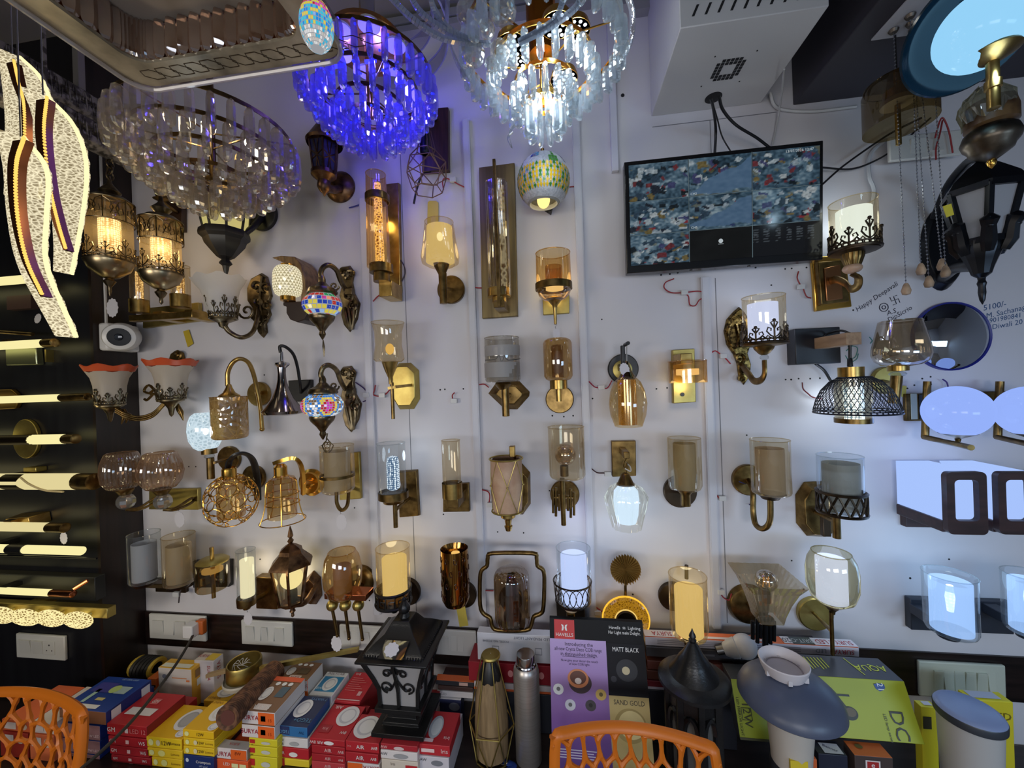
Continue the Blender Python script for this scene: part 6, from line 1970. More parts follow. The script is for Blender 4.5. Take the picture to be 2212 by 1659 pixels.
# ================================================================== chandeliers
def crystal_mesh(L, w, t, seg=8):
 """faceted drop: narrow shoulder, broad body, rounded end"""
 mb = MB()
 mb.lathe(Vector((0, 0, 0)), [(.0001, 0), (.5, -.01), (.82, -.07), (.96, -.22), (1, -.6), (.98, -.82), (.8, -.93), (.45, -.985), (.0001, -1)], seg)
 return [(p.x * w / 2, p.y * t / 2, p.z * L) for p in mb.v], mb.f
def crystal_mat(tint, haze, hz, gloss, glow=None):
 return glass(tint, haze, gloss, .8, hz, .04, .6, 120)
def crystal_ring(t, c, R, z, n, me, name='crystal', phase=0.0, ttilt=0.0):
 b = base_of(t)
 for i in range(n):
  a = 2 * PI * (i + phase) / n
  o = bpy.data.objects.new(name, me)
  S.collection.objects.link(o)
  o.parent = t
  o.location = Vector((c.x + R * math.cos(a), c.y + R * math.sin(a), z)) - b
  o.rotation_euler = (0, ttilt, a)
def make_mesh(v, f, mat, name):
 me = bpy.data.meshes.new(name)
 me.from_pydata(v, [], f)
 me.materials.append(mat)
 me.validate()
 bm = bmesh.new()
 bm.from_mesh(me)
 bmesh.ops.remove_doubles(bm, verts=bm.verts, dist=1e-6)
 bmesh.ops.recalc_face_normals(bm, faces=bm.faces)
 bm.to_mesh(me)
 bm.free()
 return me
def tiers(name, label, cx, off, rows, mat, ringmat, wpx=20):
 yb = max(r[0] + r[3] for r in rows)
 c, zof, kh, k = ax(cx, 0, yb, off)
 t = thing(name, label, 'chandelier', Vector((c.x, c.y, zof(yb))))
 for j, (y, r, n, L) in enumerate(rows):
  z = zof(y)
  Lm = z - zof(y + L)
  R = r * kh
  me = make_mesh(*crystal_mesh(Lm, wpx * k * 1.15, wpx * k * .6), mat, 'crystal')
  crystal_ring(t, c, R, z - .004, n, me, 'crystal', .5 * (j % 2))
  part('tier_ring', MB().lathe(Vector((c.x, c.y, z)), [(R, -.004), (R + .002, -.004), (R + .002, .006), (R, .006)], 48, cap=False), ringmat, t)
  mb = MB()
  for i in range(3):
   a = 2 * PI * (i + .3 * j) / 3
   mb.tube([Vector((c.x + R * math.cos(a), c.y + R * math.sin(a), z)), Vector((c.x, c.y, z + .004))], .002, 4)
  part('spoke', mb, ringmat, t)
 return t, c, zof, kh, k
def canopy(t, c, ztop, zlow, R, mat):
 part('ceiling_canopy', MB().lathe(Vector((c.x, c.y, ztop)), [(R, -.001), (R, -.012), (R * .96, -.016), (.0001, -.016)], 40), mat, t)
 part('stem', MB().lathe(Vector((c.x, c.y, 0)), [(.008, zlow), (.008, ztop - .012)], 12), mat, t)
CZ = 3.11
# --- white lit chandelier
icy = glass((242, 248, 252), .24, .34, .5, (226, 240, 250), .04)
t, c, zof, kh, k = tiers('crystal_chandelier', 'bright white crystal chandelier with gold tiers and LED domes, top centre', 1172, .36,
                         [(222, 34, 10, 72), (184, 62, 15, 66), (150, 110, 24, 64), (98, 166, 32, 62)], icy, GOLD, 24)
canopy(t, c, CZ, zof(222), .12, GOLD)
for dx, dy, z in ((.078, .01, 70), (.035, -.075, 125), (-.065, -.05, 130), (-.05, .07, 60), (.05, .08, 120)):
 cc = Vector((c.x + dx, c.y + dy, zof(z)))
 o = part('led_dome', MB().lathe(cc, [(.034, 0), (.034, .004), (.03, .018), (.012, .03), (.0001, .032)], 24), GOLD, t)
 mb = MB()
 for a, rr in [(0, 0)] + [(2 * PI * i / 6, .013) for i in range(6)] + [(2 * PI * i / 11, .025) for i in range(11)]:
  mb.ball(cc + Vector((rr * math.cos(a), rr * math.sin(a), -.001)), .0042, rz=.002, n=8, m=4)
 part('led', mb, lit((240, 250, 255), 3.0), o)
 part('led_board', MB().lathe(cc, [(.0001, 0), (.033, 0)], 20), plain((190, 190, 190), .4), o)
 spot(cc + Vector((0, 0, -.03)), (.86, .94, 1), 1.3, .015)
for px_, py_, r_ in ((1015, 28, 30), (1086, 24, 30), (1022, 117, 26), (1080, 110, 22), (1052, 64, 18), (1062, 140, 16)):
 q = W(px_, py_, .44)
 part('crystal_ball', MB().ball(q, r_ * mpp(q) * hcos(q), n=12, m=9), glass((238, 240, 240), .12, .28, .7), t, flat=True)
beadm = glass((232, 238, 246), .42, .2, .5, (214, 224, 238))
for pts in ([(840, -10, .56), (890, 40, .54), (950, 80, .5), (1010, 92, .46), (1060, 95, .43)], [(880, -20, .56), (912, 30, .53), (970, 70, .49), (1030, 92, .45)], [(928, -20, .56), (938, 20, .53), (968, 60, .49), (1010, 85, .46)],
   [(1120, 92, .5), (1160, 70, .5), (1200, 40, .5), (1220, -10, .5)], [(1120, 92, .5), (1180, 62, .5), (1240, 20, .5), (1262, -20, .5)]):
 P = curve(px(pts), 8)
 mb = MB()
 for i in range(len(P) - 1):
  mb.tube([P[i].lerp(P[i + 1], .06), P[i].lerp(P[i + 1], .94)], .0062, 4)
 part('crystal_arm', mb, beadm, t, flat=True)
 part('arm_wire', MB().tube(P, .0018, 5), CHROME, t)
for pts in ([(968, -10, .3), (966, 60, .32), (985, 130, .36), (1020, 190, .38)], [(1352, -20, .4), (1366, 30, .38), (1360, 90, .34), (1330, 145, .3)]):
 P = curve(px(pts), 8)
 part('acrylic_band', MB().tube(P, .012, 8, flat=(.35, 1)), glass((225, 228, 232), .22, .2, .6, bump=.5, bscale=80), t)
part('gold_column', MB().lathe(Vector((c.x, c.y, 0)), [(.03, zof(120)), (.034, zof(60)), (.034, zof(-20)), (.05, zof(-40))], 24), metal((190, 120, 40), .2), t)
mb = MB()
P = px([(1112, 270, .3), (1100, 290, .3), (1106, 318, .3), (1096, 300, .3), (1108, 285, .3)])
mb.tube(curve(P, 4), .006, 5, flat=(.2, 1))
part('wrapping_scrap', mb, glass((225, 230, 235), .15, .3, .6), t, label='torn clear wrapping scrap')
spot(Vector((c.x, c.y - .02, zof(230))), (.86, .94, 1), 1.6, .03)
spot(Vector((c.x, c.y + .12, zof(300))), (.84, .92, 1), .4, .04)
# --- blue lit chandelier
bluec = glass((214, 208, 246), .24, .26, .8, (176, 172, 255), .06)
t, c, zof, kh, k = tiers('crystal_chandelier', 'crystal chandelier glowing deep blue beside the white one', 797, .30,
                         [(255, 42, 10, 70), (236, 75, 17, 66), (206, 112, 24, 64), (165, 143, 32, 64)], bluec, BRASSD, 21)
canopy(t, c, zof(92), zof(255), 84 * kh, metal((196, 146, 88), .22))
part('suspension_rod', MB().lathe(Vector((c.x, c.y, 0)), [(.02, zof(92)), (.02, CZ)], 12), CHROME, t)
for i in range(6):
 a = 2 * PI * i / 6
 cc = Vector((c.x + .075 * math.cos(a), c.y + .075 * math.sin(a), zof(92) - .018))
 part('driver_disc', MB().lathe(cc, [(.026, -.004), (.026, .002)], 18), plain((196, 192, 190), .5), t)
 part('led_strip', MB().box(Vector((c.x + .085 * math.cos(a) - .014, c.y + .085 * math.sin(a) - .003, zof(190))), Vector((c.x + .085 * math.cos(a) + .014, c.y + .085 * math.sin(a) + .003, zof(185)))), lit((40, 40, 255), 4.0), t)
for a in range(5):
 an = 2 * PI * a / 5 + .4
 spot(Vector((c.x + .075 * math.cos(an), c.y + .075 * math.sin(an), zof(215 - 28 * (a % 3)))), (.10, .08, 1), 2.2, .012)
spot(Vector((c.x, c.y, zof(250))), (.10, .09, 1), 1.5, .012)
for (y_, r_) in ((165, 143), (206, 112), (236, 75), (255, 42)):  # painted glints: tiny glowing beads imitate blue LED reflections in the crystals
 mb = MB()
 n_ = int(r_ / 3.2)
 for i in range(n_):
  a = 2 * PI * (i + RND.random() * .6) / n_
  mb.ball(Vector((c.x + r_ * kh * 1.02 * math.cos(a), c.y + r_ * kh * 1.02 * math.sin(a), zof(y_ + RND.uniform(4, 66)))), RND.uniform(.0018, .0034), n=6, m=4)
 part('blue_glint', mb, lit((30, 40, 255), 3.0), t, kind='stuff')
spot(Vector((c.x, c.y, zof(120))), (.14, .12, 1), 1.0, .012)
mb = MB()
for R, y0, y1 in ((185, 60, 20), (150, 20, -25)):
 mb.lathe(Vector((c.x, c.y, 0)), [(R * kh, zof(y0)), (R * kh, zof(y1))], 48, cap=False)
part('acrylic_ring', mb, glass((214, 214, 226), .10, .2, .8, (170, 170, 190)), t)
for yy, RR in ((60, 185), (20, 185), (20, 150), (-25, 150)):
 part('ring_edge', MB().tube([Vector((c.x + RR * kh * math.cos(2 * PI * i / 48), c.y + RR * kh * math.sin(2 * PI * i / 48), zof(yy))) for i in range(48)], .0025, 6, True), glass((220, 222, 232), .35, .25, .6), t)
# --- unlit amber chandelier
clearc = glass((246, 242, 236), .12, .28, .4, (232, 222, 208), .04)
t, c, zof, kh, k = tiers('crystal_chandelier', 'unlit clear crystal chandelier with thin gold rings at upper left', 455, .35,
                         [(402, 38, 8, 60), (384, 80, 14, 64), (356, 126, 20, 70), (326, 166, 26, 74), (292, 196, 32, 78)], clearc, BRASSD, 26)
canopy(t, c, CZ, zof(402), .14, BRASSD)
spot(Vector((c.x, c.y - .05, zof(300))), (1, .88, .66), 1.6, .02)  # added fill to brighten the crystals, no bulb is lit here
# --- rectangular crystal ceiling light, corner over the photographer's left
zb = W(530, 165, .68).z
xl, xrr, yb = W(310, 205, .68).x, W(755, 120, .68).x, -.68
yf = -1.12
def rrect(x0, x1, y0, y1, q, n=8):
 out = []
 for (cx_, cy_, a0) in ((x1 - q, y1 - q, 0), (x0 + q, y1 - q, PI / 2), (x0 + q, y0 + q, PI), (x1 - q, y0 + q, 3 * PI / 2)):
  for j in range(n + 1):
   a = a0 + PI / 2 * j / n
   out.append((cx_ + q * math.cos(a), cy_ + q * math.sin(a)))
 return out
t = thing('crystal_ceiling_light', 'rectangular ceiling light with pleated crystals and a pale diffuser, top left corner', 'ceiling light', Vector(((xl + xrr) / 2, -.6, zb)))
O = rrect(xl, xrr, yf, yb, .035)
acr = glass((222, 218, 214), .18, .22, .8, (180, 172, 165))
mb = MB()
mb.v += [Vector((x, y, zb)) for x, y in O] + [Vector((x, y, zb + .035)) for x, y in O]
n = len(O)
for i in range(n):
 j = (i + 1) % n
 mb.face([i, j, n + j, n + i])
part('acrylic_rim', mb, acr, t)
part('rim_edge', MB().tube([Vector((x, y, zb)) for x, y in O], .0035, 6, True), glass((230, 226, 226), .45, .08, .5), t)
def ring_slab(O, I, z0, z1):
 mb = MB()
 n = len(O)
 for z in (z0, z1):
  mb.v += [Vector((x, y, z)) for x, y in O] + [Vector((x, y, z)) for x, y in I]
 for i in range(n):
  j = (i + 1) % n
  mb.face([i, j, n + j, n + i])
  mb.face([2 * n + i, 3 * n + i, 3 * n + j, 2 * n + j])
  mb.face([i, 2 * n + i, 2 * n + j, j])
  mb.face([n + i, n + j, 3 * n + j, 3 * n + i])
 return mb
FW = .044
I = rrect(xl + FW, xrr - FW, yf + FW, yb - FW, .03)
part('cream_flange', ring_slab([(x * .995 + .005 * (xl + xrr) / 2, y - .003) for x, y in O], I, zb + .004, zb + .010), plain((206, 192, 164), .22, .2, var=.3, scale=12), t)
mb = MB()
for i in range(15):
 x = xl + .05 + i * .027
 P = [(x + .016 * math.cos(a) + .006 * math.sin(a), yb - .025 + .011 * math.sin(a)) for a in [PI / 3 * q for q in range(6)]]
 mb.tube([Vector((p[0], p[1], zb + .0038)) for p in P], .0006, 4, True)
part('engraved_hexagon', mb, DARKM, t)
per = []
for i in range(len(I)):
 a, b = Vector(I[i]).to_3d(), Vector(I[(i + 1) % len(I)]).to_3d()
 L = (b - a).length
 m = max(1, round(L / .021))
 for q in range(m):
  per.append((a.lerp(b, (q + .5) / m), (b - a).normalized()))
v, f = crystal_mesh(.062, .0225, .016, 4)
me = make_mesh(v, f, glass((222, 192, 168), .22, .42, .8, (196, 156, 128), .05), 'crystal')
per.sort(key=lambda p: -p[0].y)
for p, d in per[:84]:
 o = bpy.data.objects.new('crystal', me)
 S.collection.objects.link(o)
 o.parent = t
 o.location = Vector((p.x, p.y, zb + .070)) - base_of(t)
 o.rotation_euler = (0, 0, math.atan2(d.y, d.x))
part('mirror_backing', ring_slab([(x, y) for x, y in rrect(xl + FW - .012, xrr - FW + .012, yf + FW - .012, yb - FW + .012, .04)], [(x, y) for x, y in rrect(xl + FW - .0095, xrr - FW + .0095, yf + FW - .0095, yb - FW + .0095, .038)], zb + .010, zb + .074), metal((190, 150, 116), .2), t)
D = rrect(xl + FW - .008, xrr - FW + .008, yf + FW - .008, yb - FW + .008, .05)
mb = MB().prism([Vector((x, y, zb + .070)) for x, y in D], (0, 0, .05))
part('diffuser', mb, plain((186, 174, 162), .7), t, bev=.004)
for x, y in ((xl + .15, -.8), (xrr - .15, -.8)):
 part('ceiling_mount', MB().lathe(Vector((x, y, 0)), [(.012, zb + .04), (.012, CZ)], 12), CHROME, t)
# --- rainbow mosaic piece seen through the acrylic
t = thing('mosaic_pendant', 'small rainbow mosaic glass pendant beside the acrylic edged ceiling light', 'pendant light', W(684, 110, .80))
mosaic(t, 684, 56, 38, 54, .80, lambda s, q, r: (r.choice([(230, 60, 190), (200, 40, 60), (240, 220, 60)]) if q < .35 else r.choice([(40, 150, 240), (60, 210, 240), (240, 220, 90)]) if q < .65 else r.choice([(60, 190, 230), (210, 205, 200), (180, 190, 200), (240, 240, 240)])), 16, 44, .9)
a = W(684, 4, .76)
part('cord', MB().tube([a, Vector((a.x, a.y, zb + .004))], .002, 5), BLACK, t)
# --- hanging acrylic leaves
t = thing('leaf_pendant', 'cluster of three glowing acrylic leaf blades with copper spines at far left', 'pendant light', W(100, 730, .62))
def leaf(pts_l, pts_r, off, spine, sw, label=None, ew=(True, True)):
 n = 26
 Lc = curve(px([(a, b, off) for a, b in pts_l]), 8)
 Rc = curve(px([(a, b, off) for a, b in pts_r]), 8)
 def res(C, t_):
  i = t_ * (len(C) - 1)
  j = min(int(i), len(C) - 2)
  return C[j].lerp(C[j + 1], i - j)
 mb = MB()
 cols = 9
 for i in range(n + 1):
  a, b = res(Lc, i / n), res(Rc, i / n)
  for j in range(cols):
   s = j / (cols - 1)
   p = a.lerp(b, s) + Vector((0, -.03 * math.sin(PI * s) + .02 * math.sin(PI * i / n), 0))
   if j == cols - 1 and i % 2:
    p += (b - a).normalized() * .003
   mb.v.append(p)
 m = cols
 for i in range(n):
  for j in range(cols - 1):
   mb.face([i * m + j, i * m + j + 1, (i + 1) * m + j + 1, (i + 1) * m + j])
 o = part('leaf_blade', mb, ETCH, t)
 sd = o.modifiers.new('thick', 'SOLIDIFY')
 sd.thickness = .003
 mb = MB().tube([res(Rc, i / n) + Vector((0, -.004 + .02 * math.sin(PI * i / n), 0)) for i in range(n + 1)], .0034, 6)
 part('lit_edge', mb, lit((255, 238, 176), 1.3), o)
 Sp = curve(px([(a, b, off + .035) for a, b in spine]), 8)
 N = len(Sp)
 mb = MB()
 for i, p in enumerate(Sp):
  w_ = sw * (1 - .75 * i / N)
  mb.v += [p + Vector((-w_, 0, 0)), p + Vector((w_, 0, 0)), p + Vector((w_, .012, 0)), p + Vector((-w_, .012, 0))]
 for i in range(N - 1):
  for q in range(4):
   mb.face([i * 4 + q, i * 4 + (q + 1) % 4, i * 4 + 4 + (q + 1) % 4, i * 4 + 4 + q])
 part('copper_spine', mb, metal((150, 92, 58), .3), o)
 mb = MB()
 for i in range(0, N - 1):
  for h in (0, .5):
   p = Sp[i].lerp(Sp[i + 1], h)
   w_ = sw * (1 - .75 * i / N)
   mb.ball(p + Vector((w_ + .002, -.002, 0)), .0026, n=6, m=4)
 part('led_bead', mb, lit((255, 196, 96), 1.4), o)
ETCH = None
me_, nt_, out_ = newmat('etched_acrylic')
tc_ = nd(nt_, 'ShaderNodeTexCoord')
vo_ = nd(nt_, 'ShaderNodeTexVoronoi', feature='DISTANCE_TO_EDGE')
vo_.inputs['Scale'].default_value = 170
mp_ = nd(nt_, 'ShaderNodeMapping')
mp_.inputs['Scale'].default_value = (.55, 1, 1.2)
mp_.inputs['Rotation'].default_value = (0, rad(20), 0)
nt_.links.new(tc_.outputs['Object'], mp_.inputs[0])
nt_.links.new(mp_.outputs[0], vo_.inputs['Vector'])
rp_ = nd(nt_, 'ShaderNodeValToRGB')
rp_.color_ramp.elements[0].position = .02
rp_.color_ramp.elements[1].position = .22
rp_.color_ramp.elements[0].color = lin((255, 242, 205))
rp_.color_ramp.elements[1].color = lin((132, 116, 84))
nt_.links.new(vo_.outputs[0], rp_.inputs[0])
em_ = nd(nt_, 'ShaderNodeEmission')
em_.inputs[1].default_value = 1.15
nt_.links.new(rp_.outputs[0], em_.inputs[0])
tr_ = nd(nt_, 'ShaderNodeBsdfTransparent')
mx_ = nd(nt_, 'ShaderNodeMixShader')
mx_.inputs[0].default_value = .62
nt_.links.new(tr_.outputs[0], mx_.inputs[1])
nt_.links.new(em_.outputs[0], mx_.inputs[2])
nt_.links.new(mx_.outputs[0], out_.inputs[0])
ETCH = me_
leaf([(16, 128), (-8, 180), (-14, 260), (-6, 340), (20, 430)], [(48, 126), (74, 160), (90, 220), (96, 300), (90, 430)], .54, [(22, 134), (34, 180), (48, 230), (52, 320)], .011)
leaf([(76, 212), (66, 280), (82, 400), (112, 500), (156, 594)], [(108, 212), (144, 262), (164, 340), (166, 450), (160, 594)], .62, [(90, 214), (86, 290), (100, 400), (120, 480), (140, 540)], .013)
leaf([(20, 300), (-4, 360), (0, 470), (50, 590), (164, 728)], [(58, 300), (84, 360), (74, 460), (84, 570), (170, 728)], .70, [(40, 302), (26, 360), (30, 460), (52, 560), (90, 640)], .012)
for u, v, off in ((45, 300, .70), (27, 132, .54), (93, 212, .62)):
 a = W(u, v, off)
 part('suspension_wire', MB().tube([a, Vector((a.x, a.y, CZ))], .0013, 5), CHROME, t)
a = W(50, 10, .5)
part('ceiling_plate', MB().lathe(Vector((a.x, a.y, CZ)), [(.1, -.001), (.1, -.02), (.0001, -.02)], 32), CHROME, t)
spot(W(150, 430, .72), (1, .84, .55), .9)
# ================================================================== LED bars on the dark pillar
XE = -2.9
def bar(label, y, xe, r, mat, capw=0, capmat=None, off=OP + .07, y_l=None, extra=None, ribs=0):
 yl = y_l if y_l is not None else y
 a = W(xe, y, off)
 t = thing('led_bar', label, 'wall light', W(max(xe - 60, 10), y, OP), 'glowing LED bar lights on the dark pillar')
 k = mpp(a)
 x2 = W(xe - capw, y, off).x
 R = r * k
 mb = MB().lathe(Vector((0, a.y, a.z)), [(.0001, XE), (R, XE), (R, x2), (R * .9, x2 + .002)], 24, axis='x', ribs=ribs, ramp=.06 if ribs else 0)
 part('light_tube', mb, mat, t)
 if capw:
  part('end_cap', MB().lathe(Vector((0, a.y, a.z)), [(R * 1.02, x2 - .001), (R * 1.04, x2), (R * 1.04, a.x), (R * .8, a.x + .002), (.0001, a.x + .002)], 24, axis='x'), capmat or BRASSD, t)
 return t, a, k
LY = lit((250, 238, 170), 1.0)
LYR = lit((236, 220, 160), .9, 0, None)
t, a, k = bar('glowing bar whose end shows just under the leaf pendant, topmost on the pillar', 603, 56, 9, LY)
part('back_plate', MB().box(W(14, 640, OP + .02), W(84, 668, OP)), plain((74, 52, 48), .4), t)
part('arm', MB().box((a.x - .05, -OP, a.z - .01), (a.x - .03, a.y, a.z + .01)), BRASSD, t)
t, a, k = bar('glowing bar with a cut brass tube end above a pale brass plate', 740, 119, 9, LY, 22, BRASS)
slabp = [(28, 751), (93, 750), (96, 788), (30, 790)]
P = [W(x, y, OP + .001) for x, y in slabp]
part('back_plate', MB().prism(P, (0, -.02, 0)), metal((190, 196, 160), .35), t, bev=.003)
part('side_box', MB().box(W(97, 782, OP + .02), W(116, 756, OP)), OLIVE, t)
part('top_rail', MB().tube([W(-40, 714, OP + .05), W(70, 722, OP + .05)], .006, 8), BRASSD, t)
part('arm', MB().box((W(66, 740, OP).x, -OP, a.z), (W(78, 740, OP).x, a.y, a.z + .02)), BRASSD, t)
t, a, k = bar('slim glowing bar with a long ribbed brass end over a rounded plate', 857, 190, 8, LY, 56, BRASSD)
part('back_plate', MB().prism([W(x, y, OP + .001) for x, y in ((-20, 842), (36, 841), (48, 852), (50, 870), (44, 882), (-20, 886))], (0, -.015, 0)), metal((150, 120, 60), .35), t, bev=.003)
part('arm', MB().box((W(10, 857, OP).x, -OP, a.z - .008), (W(25, 857, OP).x, a.y, a.z + .008)), BRASSD, t)
t, a, k = bar('ribbed glowing bar across an oval gold plate', 948, 164, 10, LY, 22, BRASSD, ribs=12)
cc = W(64, 947, OP)
kk = mpp(cc)
part('oval_plate', MB().prism([cc + Vector((.055 * math.cos(2 * PI * i / 36), 0, 42 * kk * math.sin(2 * PI * i / 36))) for i in range(36)], (0, -.012, 0)), OLIVE, t, bev=.002)
part('clip', MB().lathe(Vector((0, a.y, a.z)), [(11 * k, W(0, 948, OP + .07).x - .1), (11 * k, W(70, 948, OP + .07).x)], 20, axis='x'), DARKM, t)
part('arm', MB().box((W(50, 948, OP).x, -OP, a.z - .008), (W(66, 948, OP).x, a.y, a.z + .008)), BRASSD, t)
t, a, k = bar('thick fluted glowing bar with a loose cord and a wide bronze end cap', 1040, 205, 17, LYR, 34, BRASSD, ribs=20)
part('clip', MB().lathe(Vector((0, a.y, a.z)), [(17.6 * k, W(18, 1040, OP + .07).x), (17.6 * k, W(58, 1040, OP + .07).x)], 24, axis='x'), DARKM, t)
part('loose_cord', MB().tube(curve([a + Vector((-.24, -.03, .02)), a + Vector((-.2, -.034, 0)), a + Vector((-.15, -.03, -.02)), a + Vector((-.08, -.028, -.026))], 6), .003, 6), plain((210, 190, 140), .6), t)
part('back_plate', MB().box(W(50, 1020, OP + .03), W(102, 1006, OP)), OLIVE, t, bev=.002)
part('arm', MB().box((W(60, 1040, OP).x, -OP, a.z), (W(76, 1040, OP).x, a.y, a.z + .02)), BRASSD, t)
t, a, k = bar('glowing bar with a sliced brass end below a brass wedge bracket', 1140, 141, 10, LYR, 34, BRASSD)
part('wedge_bracket', MB().prism([W(x, y, OP + .001) for x, y in ((48, 1108), (108, 1104), (112, 1124), (100, 1130), (50, 1126))], (0, -.05, 0), .8), BRASS, t, bev=.002)
part('arm', MB().box((W(70, 1130, OP).x, -OP, a.z), (W(86, 1130, OP).x, a.y, a.z + .02)), BRASSD, t)
t, a, k = bar('glowing bar held by a black band above a thin black rail', 1190, 176, 9, LY)
part('black_band', MB().lathe(Vector((0, a.y, a.z)), [(10.5 * k, W(22, 1190, OP + .07).x), (10.5 * k, W(56, 1190, OP + .07).x)], 24, axis='x'), BLACK, t)
part('lower_rail', MB().tube([Vector((XE, a.y - .01, a.z - .018)), Vector((W(209, 1203, OP + .08).x, a.y - .01, a.z - .018))], .003, 6), BLKMET, t)
part('arm', MB().box((W(28, 1190, OP).x, -OP, a.z - .01), (W(44, 1190, OP).x, a.y, a.z + .01)), BLACK, t)
t, a, k = bar('flat copper-ended light strip on a wide dark shelf board', 1283, 158, 7, LY, 46, COPPER)
part('dark_board', MB().box((XE, -OP - .03, W(205, 1300, OP + .03).z), (W(205, 1262, OP + .03).x, -OP, W(205, 1248, OP + .03).z)), plain((38, 38, 36), .4), t, bev=.002)
part('copper_rod', MB().tube([W(160, 1272, OP + .07), W(190, 1254, OP + .05)], .006, 8), COPPER, t)
part('arm', MB().box((W(60, 1283, OP).x, -OP, a.z), (W(76, 1283, OP).x, a.y, a.z + .012)), BLACK, t)
hang_tag('white oval tag hanging beside the dark LED bars', 138, 1162, OP + .06, 13, 1142)
hang_tag('small white tag block hanging near the top of the pillar', 82, 688, OP + .002, 11, 668, .6)
t = thing('disc_spotlight_bar', 'gold square bar carrying sparkling round LED discs at the left edge', 'wall light', W(120, 1315, OP))
a = W(232, 1326, OP + .075)
k = mpp(a)
part('gold_bar', MB().box((XE, a.y, a.z - 11 * k), (a.x, -OP - .05, a.z + 11 * k)), OLIVE, t, bev=.002)
part('arm', MB().box((W(100, 1320, OP).x, -OP - .05, a.z - .008), (W(130, 1320, OP).x, -OP, a.z + .008)), OLIVE, t)
for u, v in ((168, 1341), (109, 1337), (54, 1335), (0, 1330)):
 cc = W(u, v, OP + .10)
 rr = 26 * mpp(cc)
 dq = Vector((.25, -.85, -.45)).normalized().to_track_quat('Z', 'Y').to_matrix()
 mb = MB().lathe(Vector((0, 0, 0)), [(rr * .9, -.008), (rr, -.004), (rr, 0), (rr * .95, .003), (.0001, .006)], 32)
 mb.v = [cc + dq @ p for p in mb.v]
 o = part('led_disc', mb, lit((255, 236, 170), 1.15, 0, 'net', (128, 104, 56), 130), t)
 part('disc_arm', MB().tube([cc + Vector((0, .004, .004)), Vector((cc.x + .02, -OP - .06, a.z))], .006, 8), OLIVE, o)
spot(W(120, 1370, OP + .12), (1, .86, .5), .5)
spot(W(60, 1165, OP + .16), (1, .86, .5), .4)
spot(W(80, 900, OP + .16), (1, .86, .5), .5)
# ================================================================== boxes and goods on the counter
CARD = {}
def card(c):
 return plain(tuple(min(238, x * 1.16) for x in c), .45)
class Box:
 def __init__(s, label, l, t, r, b, off, tb=None, dep=.14, front=(200, 30, 40), top=None, side=None, group=None, floor=False, dx=0.0):
  m = (l + r) / 2
  s.x0, s.x1 = W(l, (t + b) / 2, off).x, W(r, (t + b) / 2, off).x
  s.z1, s.z0 = W(m, t, off).z, W(m, b, off).z
  s.p0 = max(s.z0, TABLE)
  s.z0 = TABLE if floor else s.p0
  s.yf = -off
  s.yb = min(Wz(m + (40 if m < 1100 else -20), tb, s.z1).y, -.012) if tb else s.yf + dep
  s.o = thing('carton', label, 'box', Vector(((s.x0 + s.x1) / 2, (s.yf + s.yb) / 2, s.z0)), group)
  mb = MB()
  g = .0006
  x0, x1, z0, z1 = s.x0 + g, s.x1 - g, s.z0 + g, s.z1 - g
  p = [(x0, s.yf, z0), (x1, s.yf, z0), (x1, s.yb, z0), (x0, s.yb, z0), (x0, s.yf, z1), (x1, s.yf, z1), (x1, s.yb, z1), (x0, s.yb, z1)]
  k = len(mb.v)
  mb.v += [Vector(q) for q in p]
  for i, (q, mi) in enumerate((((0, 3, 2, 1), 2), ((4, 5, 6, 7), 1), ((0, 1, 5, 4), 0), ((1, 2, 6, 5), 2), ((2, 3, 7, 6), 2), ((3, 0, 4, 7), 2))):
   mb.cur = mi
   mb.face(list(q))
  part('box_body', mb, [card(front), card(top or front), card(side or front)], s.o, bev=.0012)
  s.cols, s.pm, s.lets = [], MB(), {}
 def P(s, f, u, v, d=.0008):
  if f == 'F':
   return Vector((s.x0 + (s.x1 - s.x0) * u, s.yf - d, s.p0 + (s.z1 - s.p0) * v))
  if f == 'T':
   return Vector((s.x0 + (s.x1 - s.x0) * u, s.yf + (s.yb - s.yf) * v, s.z1 + d))
  return Vector((s.x1 + d, s.yf + (s.yb - s.yf) * u, s.p0 + (s.z1 - s.p0) * v))
 def col(s, c):
  if c not in s.cols:
   s.cols.append(c)
  s.pm.cur = s.cols.index(c)
 def rect(s, f, u0, v0, u1, v1, c, d=.0008):
  s.col(c)
  s.pm.quad([s.P(f, u0, v0, d), s.P(f, u1, v0, d), s.P(f, u1, v1, d), s.P(f, u0, v1, d)])
  return s
 def ell(s, f, u, v, ru, rv, c, d=.001, n=28):
  s.col(c)
  s.pm.quad([s.P(f, u + ru * math.cos(2 * PI * i / n), v + rv * math.sin(2 * PI * i / n), d) for i in range(n)])
  return s
 def text(s, f, txt, u, v, h, c, rot=0, sq=1.0, d=.0013):
  size = h * ((s.z1 - s.p0) if f in 'FS' else (s.yb - s.yf)) * 1.35
  mb = s.lets.setdefault(c, MB())
  letters(mb, txt, s.P(f, u, v, d), size, rad(rot), {'F': 'front', 'T': 'top', 'S': 'side'}[f], 0, sq)
  return s
 def lamp(s, f, u, v, ru, rv, ring=(214, 214, 214), inn=(176, 176, 180), mid=(226, 226, 226)):
  """picture of a round panel light"""
  return s.ell(f, u, v, ru, rv, ring).ell(f, u, v, ru * .74, rv * .74, inn, .0012).ell(f, u + .01, v + .01, ru * .6, rv * .6, mid, .0014)
 def done(s):
  if s.pm.v:
   part('print', s.pm, [card(c) for c in s.cols], s.o, flat=True)
  for c, mb in s.lets.items():
   part('lettering', mb, card(c), s.o, flat=True)
  return s
WH, RD, YE, OR, NV, BRN, GY = (206, 204, 202), (168, 36, 42), (216, 176, 32), (214, 92, 36), (30, 44, 84), (112, 84, 66), (120, 120, 122)
